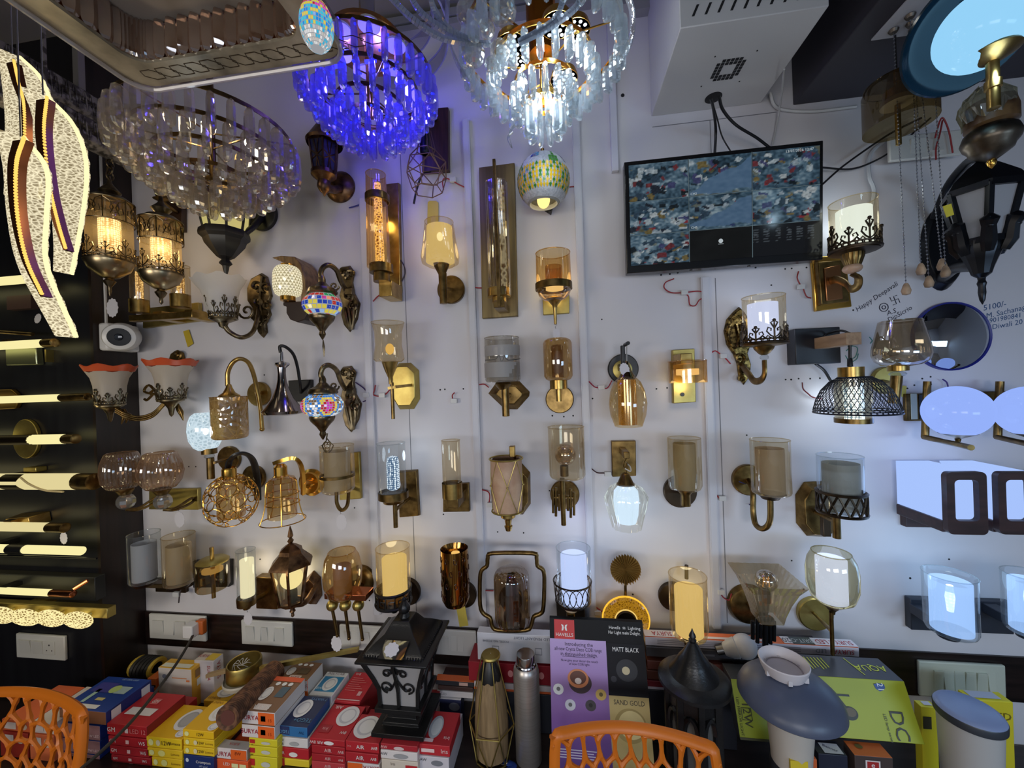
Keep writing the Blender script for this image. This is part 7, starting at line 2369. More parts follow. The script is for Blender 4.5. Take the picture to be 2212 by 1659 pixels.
# blue lamp boxes, far left
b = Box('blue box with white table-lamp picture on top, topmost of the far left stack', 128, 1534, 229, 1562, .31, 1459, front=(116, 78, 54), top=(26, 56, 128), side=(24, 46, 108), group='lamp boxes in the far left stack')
b.rect('T', .30, .05, .72, .16, WH).rect('T', .62, .5, .86, .72, (150, 170, 170)).rect('T', .1, .5, .5, .8, (60, 60, 130)).ell('T', .56, .62, .1, .12, (160, 180, 110)).rect('T', .22, .2, .3, .6, (150, 180, 170)).rect('T', .45, .28, .62, .36, (190, 180, 120))
b.text('T', 'LED DESK LAMP', .6, .92, .05, (150, 180, 220)).rect('S', .1, .15, .3, .85, WH).rect('S', .75, .1, .95, .8, (190, 200, 210)).done()
for i, (t_, b_) in enumerate(((1564, 1596), (1597, 1626), (1627, 1662))):
 b = Box(('second from top', 'third from top', 'lowest visible')[i] + ' foil-fronted blue box in the far left stack', 122, t_, 216, b_, .31, dep=.15, front=(128, 96, 98), top=(26, 50, 110), side=(26, 46, 110), group='lamp boxes in the far left stack', floor=(i == 2))
 b.rect('F', .45, .55, .52, .82, WH).text('F', '9W LED', .86, .3, .2, (200, 180, 180)).done()
for i, (l, r, t_, b_, c_, lab) in enumerate(((4, 66, 1556, 1580, (196, 96, 56), 'orange box seen through the top of the left chair back'), (70, 118, 1560, 1585, (190, 184, 180), 'white box seen through the right half of the left chair back'),
           (0, 60, 1582, 1610, (150, 50, 40), 'dark red box seen through the left chair back'), (64, 116, 1587, 1620, (206, 110, 70), 'pale orange box low behind the left chair back'))):
 b = Box(lab, l, t_, r, b_, .33, dep=.13, front=c_, group='boxes behind the left chair', floor=(i > 1))
 b.rect('F', .1, .2, .5, .8, (206, 196, 190)).ell('F', .75, .5, .14, .3, (190, 170, 150)).done()
# red panel light boxes
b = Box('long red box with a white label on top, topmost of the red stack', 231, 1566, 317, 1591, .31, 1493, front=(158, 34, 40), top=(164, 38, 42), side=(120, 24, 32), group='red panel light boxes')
b.rect('T', .12, .28, .78, .5, (198, 192, 190)).rect('T', .42, .62, .6, .8, (186, 90, 90)).text('T', 'GM', .5, .7, .1, WH).text('F', 'GM', .12, .5, .42, WH).rect('F', .46, .3, .54, .7, (220, 190, 190)).text('F', 'LED 12', .78, .5, .4, (210, 120, 120)).done()
for i, (t_, b_) in enumerate(((1593, 1613), (1614, 1633), (1634, 1648), (1649, 1664))):
 b = Box('red panel light box, %s in the red stack' % ('second from top', 'third from top', 'fourth from top', 'fifth from top')[i], 234 + i * 3, t_, 319 + i * 3, b_, .31, dep=.15, front=(150 - i * 6, 30, 38), group='red panel light boxes', floor=(i == 3))
 b.text('F', 'GM', .12, .5, .4, (226, 190, 190)).rect('F', .45, .3, .53, .7, (220, 170, 170)).text('F', 'W5', .86, .5, .4, (226, 200, 200)).done()
# yellow panel light boxes
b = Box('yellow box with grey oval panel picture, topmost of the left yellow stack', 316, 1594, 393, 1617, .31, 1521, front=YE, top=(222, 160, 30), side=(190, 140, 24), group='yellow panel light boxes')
b.lamp('T', .62, .55, .27, .33, (214, 212, 206), (150, 150, 150), (160, 160, 160)).lamp('T', .82, .16, .13, .12).ell('F', .14, .5, .07, .3, (236, 220, 140)).ell('F', .34, .5, .06, .28, (200, 190, 150)).text('F', '12W', .56, .5, .4, (80, 60, 30)).text('F', 'Lumena', .8, .55, .28, (90, 70, 30)).done()
for i, (t_, b_) in enumerate(((1618, 1637), (1638, 1664))):
 b = Box('yellow panel light box, %s in the left yellow stack' % ('middle one', 'lowest one')[i], 318 + 10 * i, t_, 394, b_, .31, dep=.13, front=(208, 172, 36), group='yellow panel light boxes', floor=(i == 1))
 b.ell('F', .14, .5, .07, .3, (236, 220, 140)).ell('F', .42, .5, .1, .34, (220, 200, 120)).text('F', 'Lumena', .8, .5, .26, (120, 90, 30)).done()
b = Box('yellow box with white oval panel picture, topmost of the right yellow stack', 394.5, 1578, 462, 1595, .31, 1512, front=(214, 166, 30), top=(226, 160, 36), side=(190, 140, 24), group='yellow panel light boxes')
b.lamp('T', .62, .6, .27, .3, WH, (196, 192, 186), (212, 210, 204)).lamp('T', .84, .14, .14, .12).text('T', 'LUMENA', .2, .9, .08, (120, 80, 20)).ell('F', .14, .5, .07, .3, (236, 220, 140)).text('F', '12W', .56, .5, .4, (80, 60, 30)).done()
for i, (t_, b_) in enumerate(((1596, 1613), (1614, 1632))):
 b = Box('yellow panel light box, %s below the top of the right yellow stack' % ('first', 'second')[i], 396, t_, 463, b_, .31, dep=.13, front=(210, 172, 36), group='yellow panel light boxes')
 b.ell('F', .14, .5, .06, .3, (236, 220, 140)).ell('F', .4, .5, .06, .3, (200, 190, 150)).text('F', '12W', .56, .5, .36, (80, 60, 30)).text('F', 'Lumena', .84, .5, .26, (120, 90, 30)).done()
b = Box('dark blue box with white lettering at the bottom of the right yellow stack', 397, 1633, 462, 1664, .31, dep=.13, front=(30, 46, 96), group=None, floor=True)
b.text('F', 'Crompton', .66, .6, .2, (206, 206, 214)).ell('F', .13, .66, .05, .14, (180, 190, 210)).text('F', 'LED panel', .66, .32, .12, (170, 180, 200)).done()
b = Box('yellow box behind the twine roll, reaching back to the wall', 440, 1515, 500, 1540, .135, 1478, front=(200, 156, 30), top=(220, 160, 36), floor=True, group='yellow panel light boxes')
b.lamp('T', .5, .5, .3, .3).text('T', 'LUMENA', .3, .15, .12, (120, 80, 20)).done()
# white red-lettered downlight boxes
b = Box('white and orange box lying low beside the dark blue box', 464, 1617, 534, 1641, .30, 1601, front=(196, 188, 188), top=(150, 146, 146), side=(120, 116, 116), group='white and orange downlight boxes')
b.rect('F', .5, .08, .98, .92, OR).text('F', 'SURYA', .25, .45, .42, (150, 36, 46)).text('T', 'SURYA', .5, .5, .3, (150, 40, 50), 180).text('F', '8W', .72, .6, .3, (110, 40, 20)).done()
b = Box('orange box under the low white and orange box', 466, 1642, 536, 1664, .30, dep=.12, front=(206, 84, 44), floor=True)
b.text('F', 'LED', .35, .6, .3, (240, 220, 200)).rect('F', .5, .3, .7, .7, (220, 200, 150)).rect('F', .74, .3, .94, .7, (220, 200, 150)).done()
for i, (t_, b_) in enumerate(((1537, 1566), (1567, 1595))):
 b = Box('white and orange box %s beside the twine roll' % ('with brown photo top, front one', 'under the brown topped one')[i], 522, t_, 594, b_, .29, None, dep=.125, front=(196, 190, 190), top=(118, 88, 66), side=(196, 194, 194), group='white and orange downlight boxes')
 b.rect('F', .5, .06, .98, .94, OR).text('F', 'SURYA', .25, .5, .36, (150, 36, 46)).rect('F', .58, .3, .72, .7, (150, 110, 50)).text('F', '15', .85, .4, .25, (140, 50, 20))
 if i == 0:
  b.rect('T', 0, .86, 1, 1, (196, 84, 48)).lamp('T', .25, .48, .15, .2).rect('T', .56, .4, .82, .7, (70, 90, 104)).text('T', 'SURYA', .5, .12, .1, (226, 220, 214), 180)
  for q in (.34, .54, .74):
   b.ell('T', q, .78, .07, .055, (224, 224, 220))
  b.rect('T', .3, .04, .72, .2, (200, 190, 186), .0007)
 b.done()
for i, (t_, b_) in enumerate(((1596, 1612), (1613, 1634), (1635, 1664))):
 b = Box('yellow green box %s under the white and orange pair' % ('directly', 'second', 'third')[i], 537.5, t_, 599, b_, .29, dep=.15, front=(196, 184, 44), group='yellow green boxes', floor=(i == 2))
 b.rect('F', .04, .3, .22, .8, (170, 40, 40)).ell('F', .6, .45, .16, .2, (180, 180, 170)).text('F', 'dif', .12, .12, .2, (60, 60, 30)).done()
b = Box('brown topped orange and white box at the back, left of the blue and white box', 603, 1467, 665, 1492, .145, 1430, front=OR, top=(112, 84, 62), side=(190, 188, 186), floor=True, group='white and orange downlight boxes')
b.rect('F', .5, .06, .98, .94, (200, 196, 194)).text('F', 'SURYA', .75, .5, .34, (150, 36, 46), 180).lamp('T', .2, .4, .13, .22).rect('T', .45, .3, .8, .6, (90, 76, 58)).rect('T', .3, .04, .7, .2, (206, 196, 192)).text('T', 'SURYA', .5, .12, .1, (150, 40, 40), 180)
for q in (.3, .5, .7):
 b.ell('T', q, .8, .07, .07, (224, 224, 220))
b.done()
b = Box('navy and blue box with round white downlight picture beside the red boxes', 600, 1569, 664, 1592, .27, 1503, front=(44, 98, 148), top=(36, 46, 78), side=(36, 84, 134))
b.lamp('T', .40, .56, .26, .3).text('T', '7 WATTS', .7, .9, .09, (90, 130, 170), 180).text('T', 'TEGO+', .68, .2, .12, (76, 126, 160), 180).rect('F', 0, .2, .4, .95, (34, 44, 84)).text('F', 'TEGO+', .2, .5, .3, (90, 140, 180), 180).text('F', '7W', .8, .5, .26, (20, 50, 90), 180).done()
b = Box('white box with spring-clip picture under the navy box', 600, 1594, 665, 1615, .27, dep=.14, front=(194, 190, 190))
b.text('F', 'AW', .12, .7, .3, (60, 60, 64)).ell('F', .55, .4, .16, .22, (150, 150, 152)).text('F', 'AIR', .12, .3, .3, (80, 80, 84)).done()
b = Box('red box two below the navy box', 601, 1616, 667, 1639, .27, dep=.14, front=(164, 36, 44))
b.text('F', 'AIR', .12, .5, .3, (230, 190, 190)).ell('F', .5, .4, .14, .22, (210, 200, 198)).done()
b = Box('red and yellow box three below the navy box', 602, 1640, 668, 1664, .27, dep=.14, front=(204, 180, 50), floor=True)
b.rect('F', 0, 0, .2, 1, (160, 36, 40)).text('F', 'Iris', .1, .5, .2, WH).done()
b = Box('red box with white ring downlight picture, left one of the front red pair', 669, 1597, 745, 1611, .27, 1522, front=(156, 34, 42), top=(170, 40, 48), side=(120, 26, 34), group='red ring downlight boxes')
b.lamp('T', .66, .66, .30, .3).text('T', 'AIR', .24, .9, .1, (226, 200, 200), 180).rect('T', .1, .16, .42, .36, (150, 40, 48)).text('T', 'Iris', .26, .26, .09, (220, 160, 160), 180).text('T', '8W', .82, .2, .08, (230, 210, 210), 180).text('F', 'AIR 8W', .2, .5, .5, (230, 190, 190), 180).ell('F', .55, .45, .14, .3, (210, 200, 200)).done()
for i, (t_, b_) in enumerate(((1612, 1630), (1631, 1646), (1647, 1664))):
 b = Box('red ring downlight box, %s below the left one of the front red pair' % ('first', 'second', 'third')[i], 673, t_, 745, b_, .27, dep=.14, front=(150, 34, 42) if i < 2 else (170, 60, 66), group='red ring downlight boxes', floor=(i == 2))
 b.text('F', 'AIR', .5, .5, .45, (214, 170, 170)).text('F', '8W', .88, .5, .36, (220, 180, 180), 180).done()
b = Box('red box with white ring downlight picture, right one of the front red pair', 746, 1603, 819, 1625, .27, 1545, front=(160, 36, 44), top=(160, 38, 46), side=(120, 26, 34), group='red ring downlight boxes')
b.lamp('T', .4, .52, .36, .42).text('T', 'AIR', .85, .8, .1, (226, 200, 200), 180).text('F', 'AIR', .45, .5, .4, (226, 206, 206)).text('F', '8W', .86, .55, .32, (226, 206, 206), 180).text('F', 'Iris', .12, .55, .26, (200, 120, 120)).done()
b = Box('red ring downlight box directly below the right one of the front red pair', 746, 1627, 817, 1648, .27, dep=.14, front=(156, 36, 44), group='red ring downlight boxes')
b.text('F', 'AIR', .45, .5, .42, (226, 206, 206)).text('F', '8W', .86, .55, .32, (226, 206, 206), 180).done()
b = Box('white box with orange end at the bottom edge below the front red pair', 750, 1649, 820, 1664, .27, dep=.14, front=(190, 186, 188), floor=True)
b.rect('F', .02, .05, .48, .95, OR).text('F', 'SURYA', .74, .5, .6, (150, 40, 50), 180).done()
b = Box('white and blue box with ring light picture at the back of the red boxes', 667, 1502, 717, 1522, .15, 1452, front=(200, 200, 202), top=(204, 206, 208), floor=True)
b.rect('T', .1, .15, .95, .78, (50, 120, 160)).lamp('T', .55, .46, .27, .28).text('T', 'POLYCAB', .5, .9, .1, (110, 90, 100)).text('T', '8W', .24, .26, .1, (190, 220, 230)).done()
b = Box('red box with small printed text lines lying left of the black post lantern', 722, 1516, 777, 1529, .15, 1452, front=(150, 34, 42), top=(174, 44, 52), floor=True)
for q in range(7):
 b.rect('T', .12, .34 + q * .07, .12 + .4 + .12 * ((q * 5) % 3), .36 + q * .07, (206, 120, 120))
b.rect('T', .06, .04, .95, .07, (210, 170, 170)).rect('T', .7, .2, .84, .34, (200, 160, 160)).text('T', 'Iris', .22, .9, .09, (230, 200, 200), 180).done()
# under and beside the black post lantern
b = Box('red box directly under the black post lantern', 822, 1609, 902, 1622, .285, dep=.19, front=(150, 36, 46), top=(150, 40, 48))
b.text('F', 'AW', .1, .5, .5, (220, 170, 170)).ell('F', .5, .4, .14, .3, (190, 170, 170)).done()
b = Box('white box with spring-clip picture, second under the black post lantern', 822, 1623, 902, 1642, .285, dep=.19, front=(196, 190, 190))
b.text('F', 'AW', .1, .6, .36, (90, 90, 94)).ell('F', .55, .45, .2, .26, (140, 140, 144)).done()
b = Box('cream box with red corner, lowest under the black post lantern', 824, 1643, 903, 1664, .285, dep=.19, front=(188, 178, 166), floor=True)
b.text('F', 'Iris', .32, .6, .3, (120, 110, 104)).rect('F', .66, .1, .98, .6, (170, 40, 46)).done()
b = Box('red box with tilted grey panel picture right of the black post lantern', 905, 1609, 972, 1633, .27, 1538, front=(164, 40, 48), top=(156, 36, 44))
b.ell('T', .36, .5, .22, .34, (150, 158, 170)).ell('T', .38, .5, .16, .26, (180, 186, 194), .0013).text('T', 'Iris', .82, .2, .1, (226, 190, 190), 180).rect('T', .12, .06, .42, .16, (190, 170, 180)).text('F', 'Iris', .82, .5, .4, (226, 190, 190)).rect('F', .08, .3, .5, .62, (206, 180, 180)).done()
b = Box('white box with spring-clip picture under the tilted panel box', 906, 1635, 970, 1664, .27, dep=.14, front=(184, 180, 188), floor=True)
b.text('F', 'AW', .14, .74, .22, (70, 70, 78)).ell('F', .6, .55, .2, .2, (110, 112, 120)).done()
b = Box('navy box with grey disc picture behind the tilted panel box', 938, 1510, 996, 1535, .105, 1492, front=(40, 44, 74), top=(196, 194, 196), floor=True)
b.ell('F', .75, .4, .2, .36, (110, 112, 124)).done()
b = Box('flat white box with lamp drawings behind the gold cage lamp', 944, 1494, 1022, 1507, .10, dep=.08, front=(180, 176, 178))
b.text('F', 'LED', .2, .5, .4, GY).done()
b = Box('flat dark brown box stacked behind the gold cage lamp', 946, 1483, 1022, 1493, .10, dep=.08, front=(66, 48, 44))
b.done()
b = Box('flat orange and black box on top of the pile behind the gold cage lamp', 940, 1471, 1024, 1482, .10, 1460, front=(44, 44, 48), top=(196, 92, 44))
b.rect('F', .62, .2, .84, .8, (180, 150, 140)).done()
# back row against the wall, left
b = Box('white and yellow fan-light carton at the back, left one of two', 342, 1444, 414, 1492, .13, 1425, front=(196, 188, 180), top=(206, 160, 50), side=(196, 148, 48), floor=True)
b.ell('F', .2, .62, .07, .1, (120, 120, 130)).rect('F', .42, .56, .86, .6, (200, 130, 80)).rect('F', .84, .44, .94, .52, (206, 120, 70)).text('F', 'Lumena', .2, .46, .07, (100, 100, 110)).rect('T', .05, .1, .9, .5, (210, 206, 190)).rect('S', .3, .5, .7, .85, (120, 90, 50)).rect('S', .4, .1, .9, .4, (190, 190, 180)).done()
b = Box('white and yellow carton with red lettering at the back, right one of two', 420, 1427, 462, 1492, .10, 1411, front=(190, 186, 190), top=(200, 190, 180), floor=True)
b.rect('T', .5, .1, .98, .9, (206, 176, 70)).text('T', 'SURYA', .25, .5, .35, (150, 50, 60), 0, .7).text('S', 'SURYA', .5, .6, .14, (150, 40, 50), 90).text('F', 'SURYA', .75, .6, .12, (150, 40, 50), -90).done()
b = Box('small orange and black box tucked behind the blue lamp box', 318, 1466, 338, 1492, .12, dep=.08, front=(190, 96, 40), floor=True)
b.rect('F', .1, .3, .9, .5, (40, 36, 34)).done()
# long cartons right of the middle, against the wall
b = Box('long white pendant light carton with upside-down print, behind the brochure stand', 1031, 1370, 1196, 1430, .10, 1355, front=(176, 176, 184), top=(196, 196, 204))
b.text('T', 'ACE', .35, .5, .5, (110, 100, 120), 180).text('F', 'LED PENDANT LIGHT', .72, .88, .1, (90, 92, 104), 180).text('F', 'MODEL NO. FC2048', .25, .72, .08, (100, 102, 112), 180)
for q in (.2, .60, .76):
 b.rect('F', q, .3, q + .09, .55, (120, 122, 132)).rect('F', q + .008, .33, q + .082, .52, (176, 176, 184), .0012)
b.done()
b = Box('long red carton under the white pendant carton', 1012, 1434, 1196, 1476, .10, dep=.085, front=(128, 26, 38))
for q in (.5, .62, .74, .86):
 b.ell('F', q, .5, .03, .18, (196, 130, 130))
b.done()
b = Box('long white carton under the long red one', 1024, 1478, 1196, 1494, .10, dep=.085, front=(180, 172, 174))
b.rect('F', 0, 0, 1, .3, (190, 90, 50)).done()
b = Box('long black carton at the bottom behind the steel bottle', 1026, 1496, 1196, 1560, .10, dep=.085, front=(40, 42, 50), floor=True)
b.rect('F', .6, .6, .66, .8, (110, 112, 120)).rect('F', .7, .6, .76, .8, (110, 112, 120)).done()
b = Box('long orange and white tube-light carton with red upside-down lettering, on top', 1394, 1387, 1856, 1407, .10, 1370, front=(176, 172, 182), top=(206, 104, 60))
b.rect('T', 0, .05, .17, .95, (206, 200, 202)).text('T', 'SURYA', .09, .5, .6, (160, 44, 54), 180, .7).rect('T', .2, .1, .6, .4, (200, 190, 190)).rect('T', .67, .05, .71, .95, (204, 200, 202)).text('T', '20', .69, .5, .6, (60, 60, 60), 180, .8).rect('T', .71, .05, .81, .95, (64, 74, 74)).text('T', 'BRIT-O', .76, .5, .5, (170, 176, 176), 180, .8).rect('T', .81, .05, 1, .95, (206, 202, 208)).text('T', 'SURYA LED', .905, .5, .55, (160, 44, 60), 180, .75)
b.text('F', 'SURYA', .93, .5, .5, (150, 40, 56), 180).text('F', 'LED', .83, .5, .45, (90, 100, 100), 180)
for q in range(3):
 b.rect('F', .06, .25 + q * .2, .44, .32 + q * .2, (120, 118, 130)).rect('F', .5, .25 + q * .2, .74, .32 + q * .2, (130, 126, 138))
b.done()
b = Box('long dark grey carton under the orange tube-light carton', 1396, 1408, 1800, 1430, .105, dep=.09, front=(60, 58, 62))
b.text('F', 'CRI 90', .52, .45, .34, (110, 108, 114), 180).rect('F', .3, .4, .38, .6, (100, 98, 104)).done()
for i, (t_, b_, c_) in enumerate(((1432, 1452, (92, 52, 44)), (1454, 1474, (96, 56, 46)), (1476, 1494, (110, 34, 44)), (1496, 1570, (34, 34, 40)))):
 b = Box('long %s carton in the pile behind the black pagoda lantern' % ('brown upper', 'brown lower', 'dark red', 'black bottom')[i], 1398, t_, 1590, b_, .10, dep=.085, front=c_, floor=(i == 3))
 if i == 2:
  b.rect('F', 0, 0, 1, .3, (170, 160, 168))
 b.done()
# lime green lamp cartons leaning at the right
def leanbox(label, xt0, xt1, yt, ybk, xb0, xb1, ybm, offt, offb, front, top, group=None):
 a, b2, c2, d2 = W(xt0, yt, offt), W(xt1, yt, offt), W(xb0, ybm, offb), W(xb1, ybm, offb)
 bt = Wz((xt0 + xt1) / 2, ybk, a.z).y
 z1, z0 = (a.z + b2.z) / 2, (c2.z + d2.z) / 2
 x0, x1 = (a.x + c2.x) / 2, (b2.x + d2.x) / 2
 t = thing('carton', label, 'box', Vector(((x0 + x1) / 2, -(offt + offb) / 2, z0)), group)
 dy = bt + offt
 ly = -offb + max(.03, dy * .6)
 mb = MB()
 mb.v += [Vector(q) for q in ((x0, -offb, z0), (x1, -offb, z0), (x1, ly, z0 - .0), (x0, ly, z0), (x0, -offt, z1), (x1, -offt, z1), (x1, bt, z1), (x0, bt, z1))]
 for q, mi in (((0, 3, 2, 1), 1), ((4, 5, 6, 7), 1), ((0, 1, 5, 4), 0), ((1, 2, 6, 5), 1), ((2, 3, 7, 6), 1), ((3, 0, 4, 7), 1)):
  mb.cur = mi
  mb.face(list(q))
 part('box_body', mb, [card(front), card(top)], t, bev=.001)
 def S_(u, v, d=.001):
  return Vector((x0 + (x1 - x0) * u, -offb + (offb - offt) * v - d, z0 + (z1 - z0) * v))
 ey = (S_(0, 1, 0) - S_(0, 0, 0)).normalized()
 return t, S_, ey, (x0, x1, z0, z1, -offt, bt)
def on_plane(mb, s, o, ex, ey, size, rot=0, sq=1.0):
 v, f = text_mesh(s)
 k = len(mb.v)
 ca, sa = math.cos(rad(rot)), math.sin(rad(rot))
 for p in v:
  a, b_ = p[0] * size * sq, p[1] * size
  mb.v.append(o + ex * (a * ca - b_ * sa) + ey * (a * sa + b_ * ca))
 for q in f:
  mb.face([k + i for i in q])
EX = Vector((1, 0, 0))
LIME = (142, 152, 36)
t, S_, ey, B_ = leanbox('large lime green lamp carton with dark grey lid and arm-lamp drawing', 1736, 1960, 1465, 1426, 1745, 1990, 1598, .22, .27, LIME, (64, 68, 76))
mb = MB()
P = lambda pts: mb.quad([S_(u, v) for u, v in pts])
P([(.20, .72), (.44, .72), (.44, .685), (.20, .685)])
P([(.30, .69), (.33, .69), (.385, .52), (.355, .51)])
mb.quad([S_(.40 + .075 * math.cos(2 * PI * i / 28), .41 + .115 * math.sin(2 * PI * i / 28)) for i in range(28)])
on_plane(mb, 'DC', S_(.82, .27, .0015), EX, ey, .040, -90)
on_plane(mb, 'LED lamp series', S_(.715, .22, .0015), EX, ey, .008, -90)
part('print', mb, card((44, 42, 34)), t, flat=True)
mb = MB()
mb.quad([S_(.41 + .05 * math.cos(2 * PI * i / 24), .43 + .075 * math.sin(2 * PI * i / 24), .0014) for i in range(24)])
part('print', mb, card((84, 72, 50)), t, flat=True)
mb = MB()
mb.quad([S_(u, v, .0012) for u, v in ((.70, .93), (.75, .945), (.80, .93), (.80, .87), (.775, .83), (.74, .81), (.71, .85))])
part('shield_badge', mb, card((44, 72, 130)), t, flat=True)
mb = MB()
on_plane(mb, '21', S_(.755, .885, .0018), EX, ey, .018, -90)
part('lettering', mb, card((200, 206, 216)), t, flat=True)
mb = MB()
x0, x1, z0, z1, yf_, yb_ = B_
TP = lambda u, v: Vector((x0 + (x1 - x0) * u, yf_ + (yb_ - yf_) * v, z1 + .0012))
on_plane(mb, 'AQUA', TP(.80, .5), EX, Vector((0, 1, 0)), .028, 180, .9)
for i in range(6):
 u = .2 + i * .035
 mb.quad([TP(u, .85), TP(u + .01, .85), TP(u + .01, .3 + .05 * (i % 3)), TP(u, .3 + .05 * (i % 3))])
mb.quad([TP(.62, .9), TP(.63, .9), TP(.68, .15), TP(.67, .15)])
part('lettering', mb, card((190, 200, 60)), t, flat=True)
t, S_, ey, B_ = leanbox('narrower lime green mirror-light carton between the black pagoda and mushroom lights', 1578, 1690, 1470, 1440, 1600, 1715, 1602, .19, .235, (128, 140, 36), (56, 58, 62))
mb = MB()
for u0, v0, u1, v1 in ((.1, .52, .3, .53), (.1, .32, .3, .33), (.1, .32, .115, .53), (.285, .32, .3, .53)):
 mb.quad([S_(u0, v0), S_(u1, v0), S_(u1, v1), S_(u0, v1)])
on_plane(mb, '12W', S_(.2, .42, .0015), EX, ey, .026, -90)
on_plane(mb, 'LED MIRROR LIGHT', S_(.06, .38, .0015), EX, ey, .009, -90)
part('print', mb, card((50, 54, 30)), t, flat=True)
part('lower_strip', MB().quad([S_(0, 0), S_(1, 0), S_(1, .04), S_(0, .04)]), card((60, 62, 40)), t, flat=True)
b = Box('dark grey box with orange lid and white badge at the bottom right', 1846, 1634, 1930, 1664, .30, 1602, front=(62, 52, 50), top=(176, 92, 46), floor=True)
b.rect('F', .28, .05, .66, .7, (200, 190, 190)).rect('F', .32, .1, .62, .62, (150, 40, 40), .0012).text('F', 'e', .47, .38, .4, (220, 210, 206)).ell('T', .3, .6, .1, .16, (90, 80, 40)).done()
b = Box('black box with white label between the lime carton and the orange-lidded box', 1768, 1630, 1832, 1664, .30, 1598, front=(28, 32, 48), top=(30, 32, 44), floor=True)
b.rect('T', .25, .05, .9, .75, (170, 172, 180)).text('T', 'Banner', .55, .4, .2, (60, 60, 90), -30).done()
b = Box('orange box low beside the mushroom light stem', 1750, 1640, 1766, 1664, .33, 1628, front=(186, 88, 44), floor=True).done()
b = Box('yellow and black box left of the grey topped garden light', 1990, 1527, 2026, 1580, .20, 1512, front=(206, 190, 40), top=(210, 196, 60), floor=True)
b.rect('F', .1, .1, .6, .6, (60, 56, 36)).rect('T', .3, .2, .8, .8, (190, 190, 196)).done()
b = Box('yellow green box behind the grey topped garden light', 2098, 1514, 2190, 1580, .16, 1492, front=(190, 176, 40), top=(204, 194, 50), floor=True)
b.rect('T', .1, .2, .8, .9, (170, 176, 190)).text('F', 'LED', .7, .5, .25, (110, 96, 30)).done()
solo('paper_sheet', MB().prism([Vector((x, y, TABLE + .0015)) for x, y in ((W(1932, 1650, .3).x, -.39), (W(2060, 1650, .3).x, -.39), (W(2060, 1650, .3).x, -.2), (W(1932, 1650, .3).x, -.2))], (0, 0, .012)), plain((170, 170, 178), .6), 'stack of pale paper lying on the counter at the bottom right', 'paper')
# ------------------------------------------------------------------ brochure stand
TL, TR = W(1187, 1334, .15), W(1388, 1347, .15)
zt = (TL.z + TR.z) / 2
x0, x1 = TL.x, TR.x
offb = .27
t = thing('brochure_stand', 'tall printed display card with purple, black and gold panels leaning on the counter', 'display', Vector(((x0 + x1) / 2, -.25, TABLE)))
H = zt - TABLE
def BS(u, v, d=.0):
 return Vector((x0 + (x1 - x0) * u, -(offb + (.15 - offb) * v) - d, TABLE + .001 + H * v))
mb = MB().hexa([BS(0, 0), BS(1, 0), BS(1, 0, -.012), BS(0, 0, -.012), BS(0, 1), BS(1, 1), BS(1, 1, -.012), BS(0, 1, -.012)])
part('board', mb, plain((16, 16, 20), .5, spec=.2), t)
eyb = (BS(0, 1) - BS(0, 0)).normalized()
mg, ntg, og = newmat('purple_print')
tcg = nd(ntg, 'ShaderNodeTexCoord')
mpg = nd(ntg, 'ShaderNodeSeparateXYZ')
ntg.links.new(tcg.outputs['Generated'], mpg.inputs[0])
rpg = nd(ntg, 'ShaderNodeValToRGB')
rpg.color_ramp.elements[0].color = lin((62, 50, 130))
rpg.color_ramp.elements[1].color = lin((186, 160, 216))
el = rpg.color_ramp.elements.new(.45)
el.color = lin((132, 92, 168))
ntg.links.new(mpg.outputs['Z'], rpg.inputs[0])
bg_ = nd(ntg, 'ShaderNodeBsdfPrincipled')
bg_.inputs['Roughness'].default_value = .3
ntg.links.new(rpg.outputs[0], bg_.inputs['Base Color'])
ntg.links.new(bg_.outputs[0], og.inputs[0])
VT = .875
def bq(mb, u0, v0, u1, v1, d=.0008):
 mb.quad([BS(u0, v0, d), BS(u1, v0, d), BS(u1, v1, d), BS(u0, v1, d)])
mb = MB()
bq(mb, 0, 0, .60, VT)
part('purple_panel', mb, mg, t, flat=True)
mb = MB()
bq(mb, .60, 0, 1, .56)
part('gold_panel', mb, card((176, 158, 104)), t, flat=True)
mb = MB()
bq(mb, .60, .56, 1, VT - .01)
part('black_panel', mb, plain((24, 24, 30), .5, spec=.2), t, flat=True)
mb = MB()
bq(mb, .05, VT, .27, .995)
part('logo_panel', mb, card((176, 30, 34)), t, flat=True)
def bell(name, u, v, ru, rv, c, d=.0012, parent=None):
 mb = MB()
 mb.quad([BS(u + ru * math.cos(2 * PI * i / 30), v + rv * math.sin(2 * PI * i / 30), d) for i in range(30)])
 return part(name, mb, card(c), parent or t, flat=True)
mb = MB()
wpt = lambda s, u, v, size, rot=0, sq=1.0: on_plane(mb, s, BS(u, v, .0018), EX, eyb, size, rot, sq)
wpt('HAVELLS', .16, .902, .0125)
for sg in (-1, 1):
 mb.quad([BS(.16 + sg * a, .945 + b_, .0018) for a, b_ in ((.004, .0), (.010, .018), (.034, .022), (.024, .006), (.03, -.018), (.012, -.016))])
wpt('Havells', .70, .962, .0108)
wpt('Lighting', .905, .962, .0108)
for i in range(8):
 a = PI * i / 4
 mb.quad([BS(.80 + q * math.cos(a + e), .962 + q * .5 * math.sin(a + e), .0018) for q, e in ((.006, -.3), (.018, -.1), (.018, .1), (.006, .3))])
wpt('Har Light mein Delight.', .80, .932, .0112, 0, .82)
wpt('MATT BLACK', .80, .83, .0150, 0, .78)
part('lettering', mb, card((214, 214, 216)), t, flat=True)
mb = MB()
wpt('Introducing the', .31, .846, .0125)
wpt('all-new Crysta Deco COB range', .30, .816, .0125, 0, .78)
wpt('in distinguished design.', .31, .786, .0125, 0, .88)
mb.quad([BS(.13, .772, .0018), BS(.48, .772, .0018), BS(.48, .770, .0018), BS(.13, .770, .0018)])
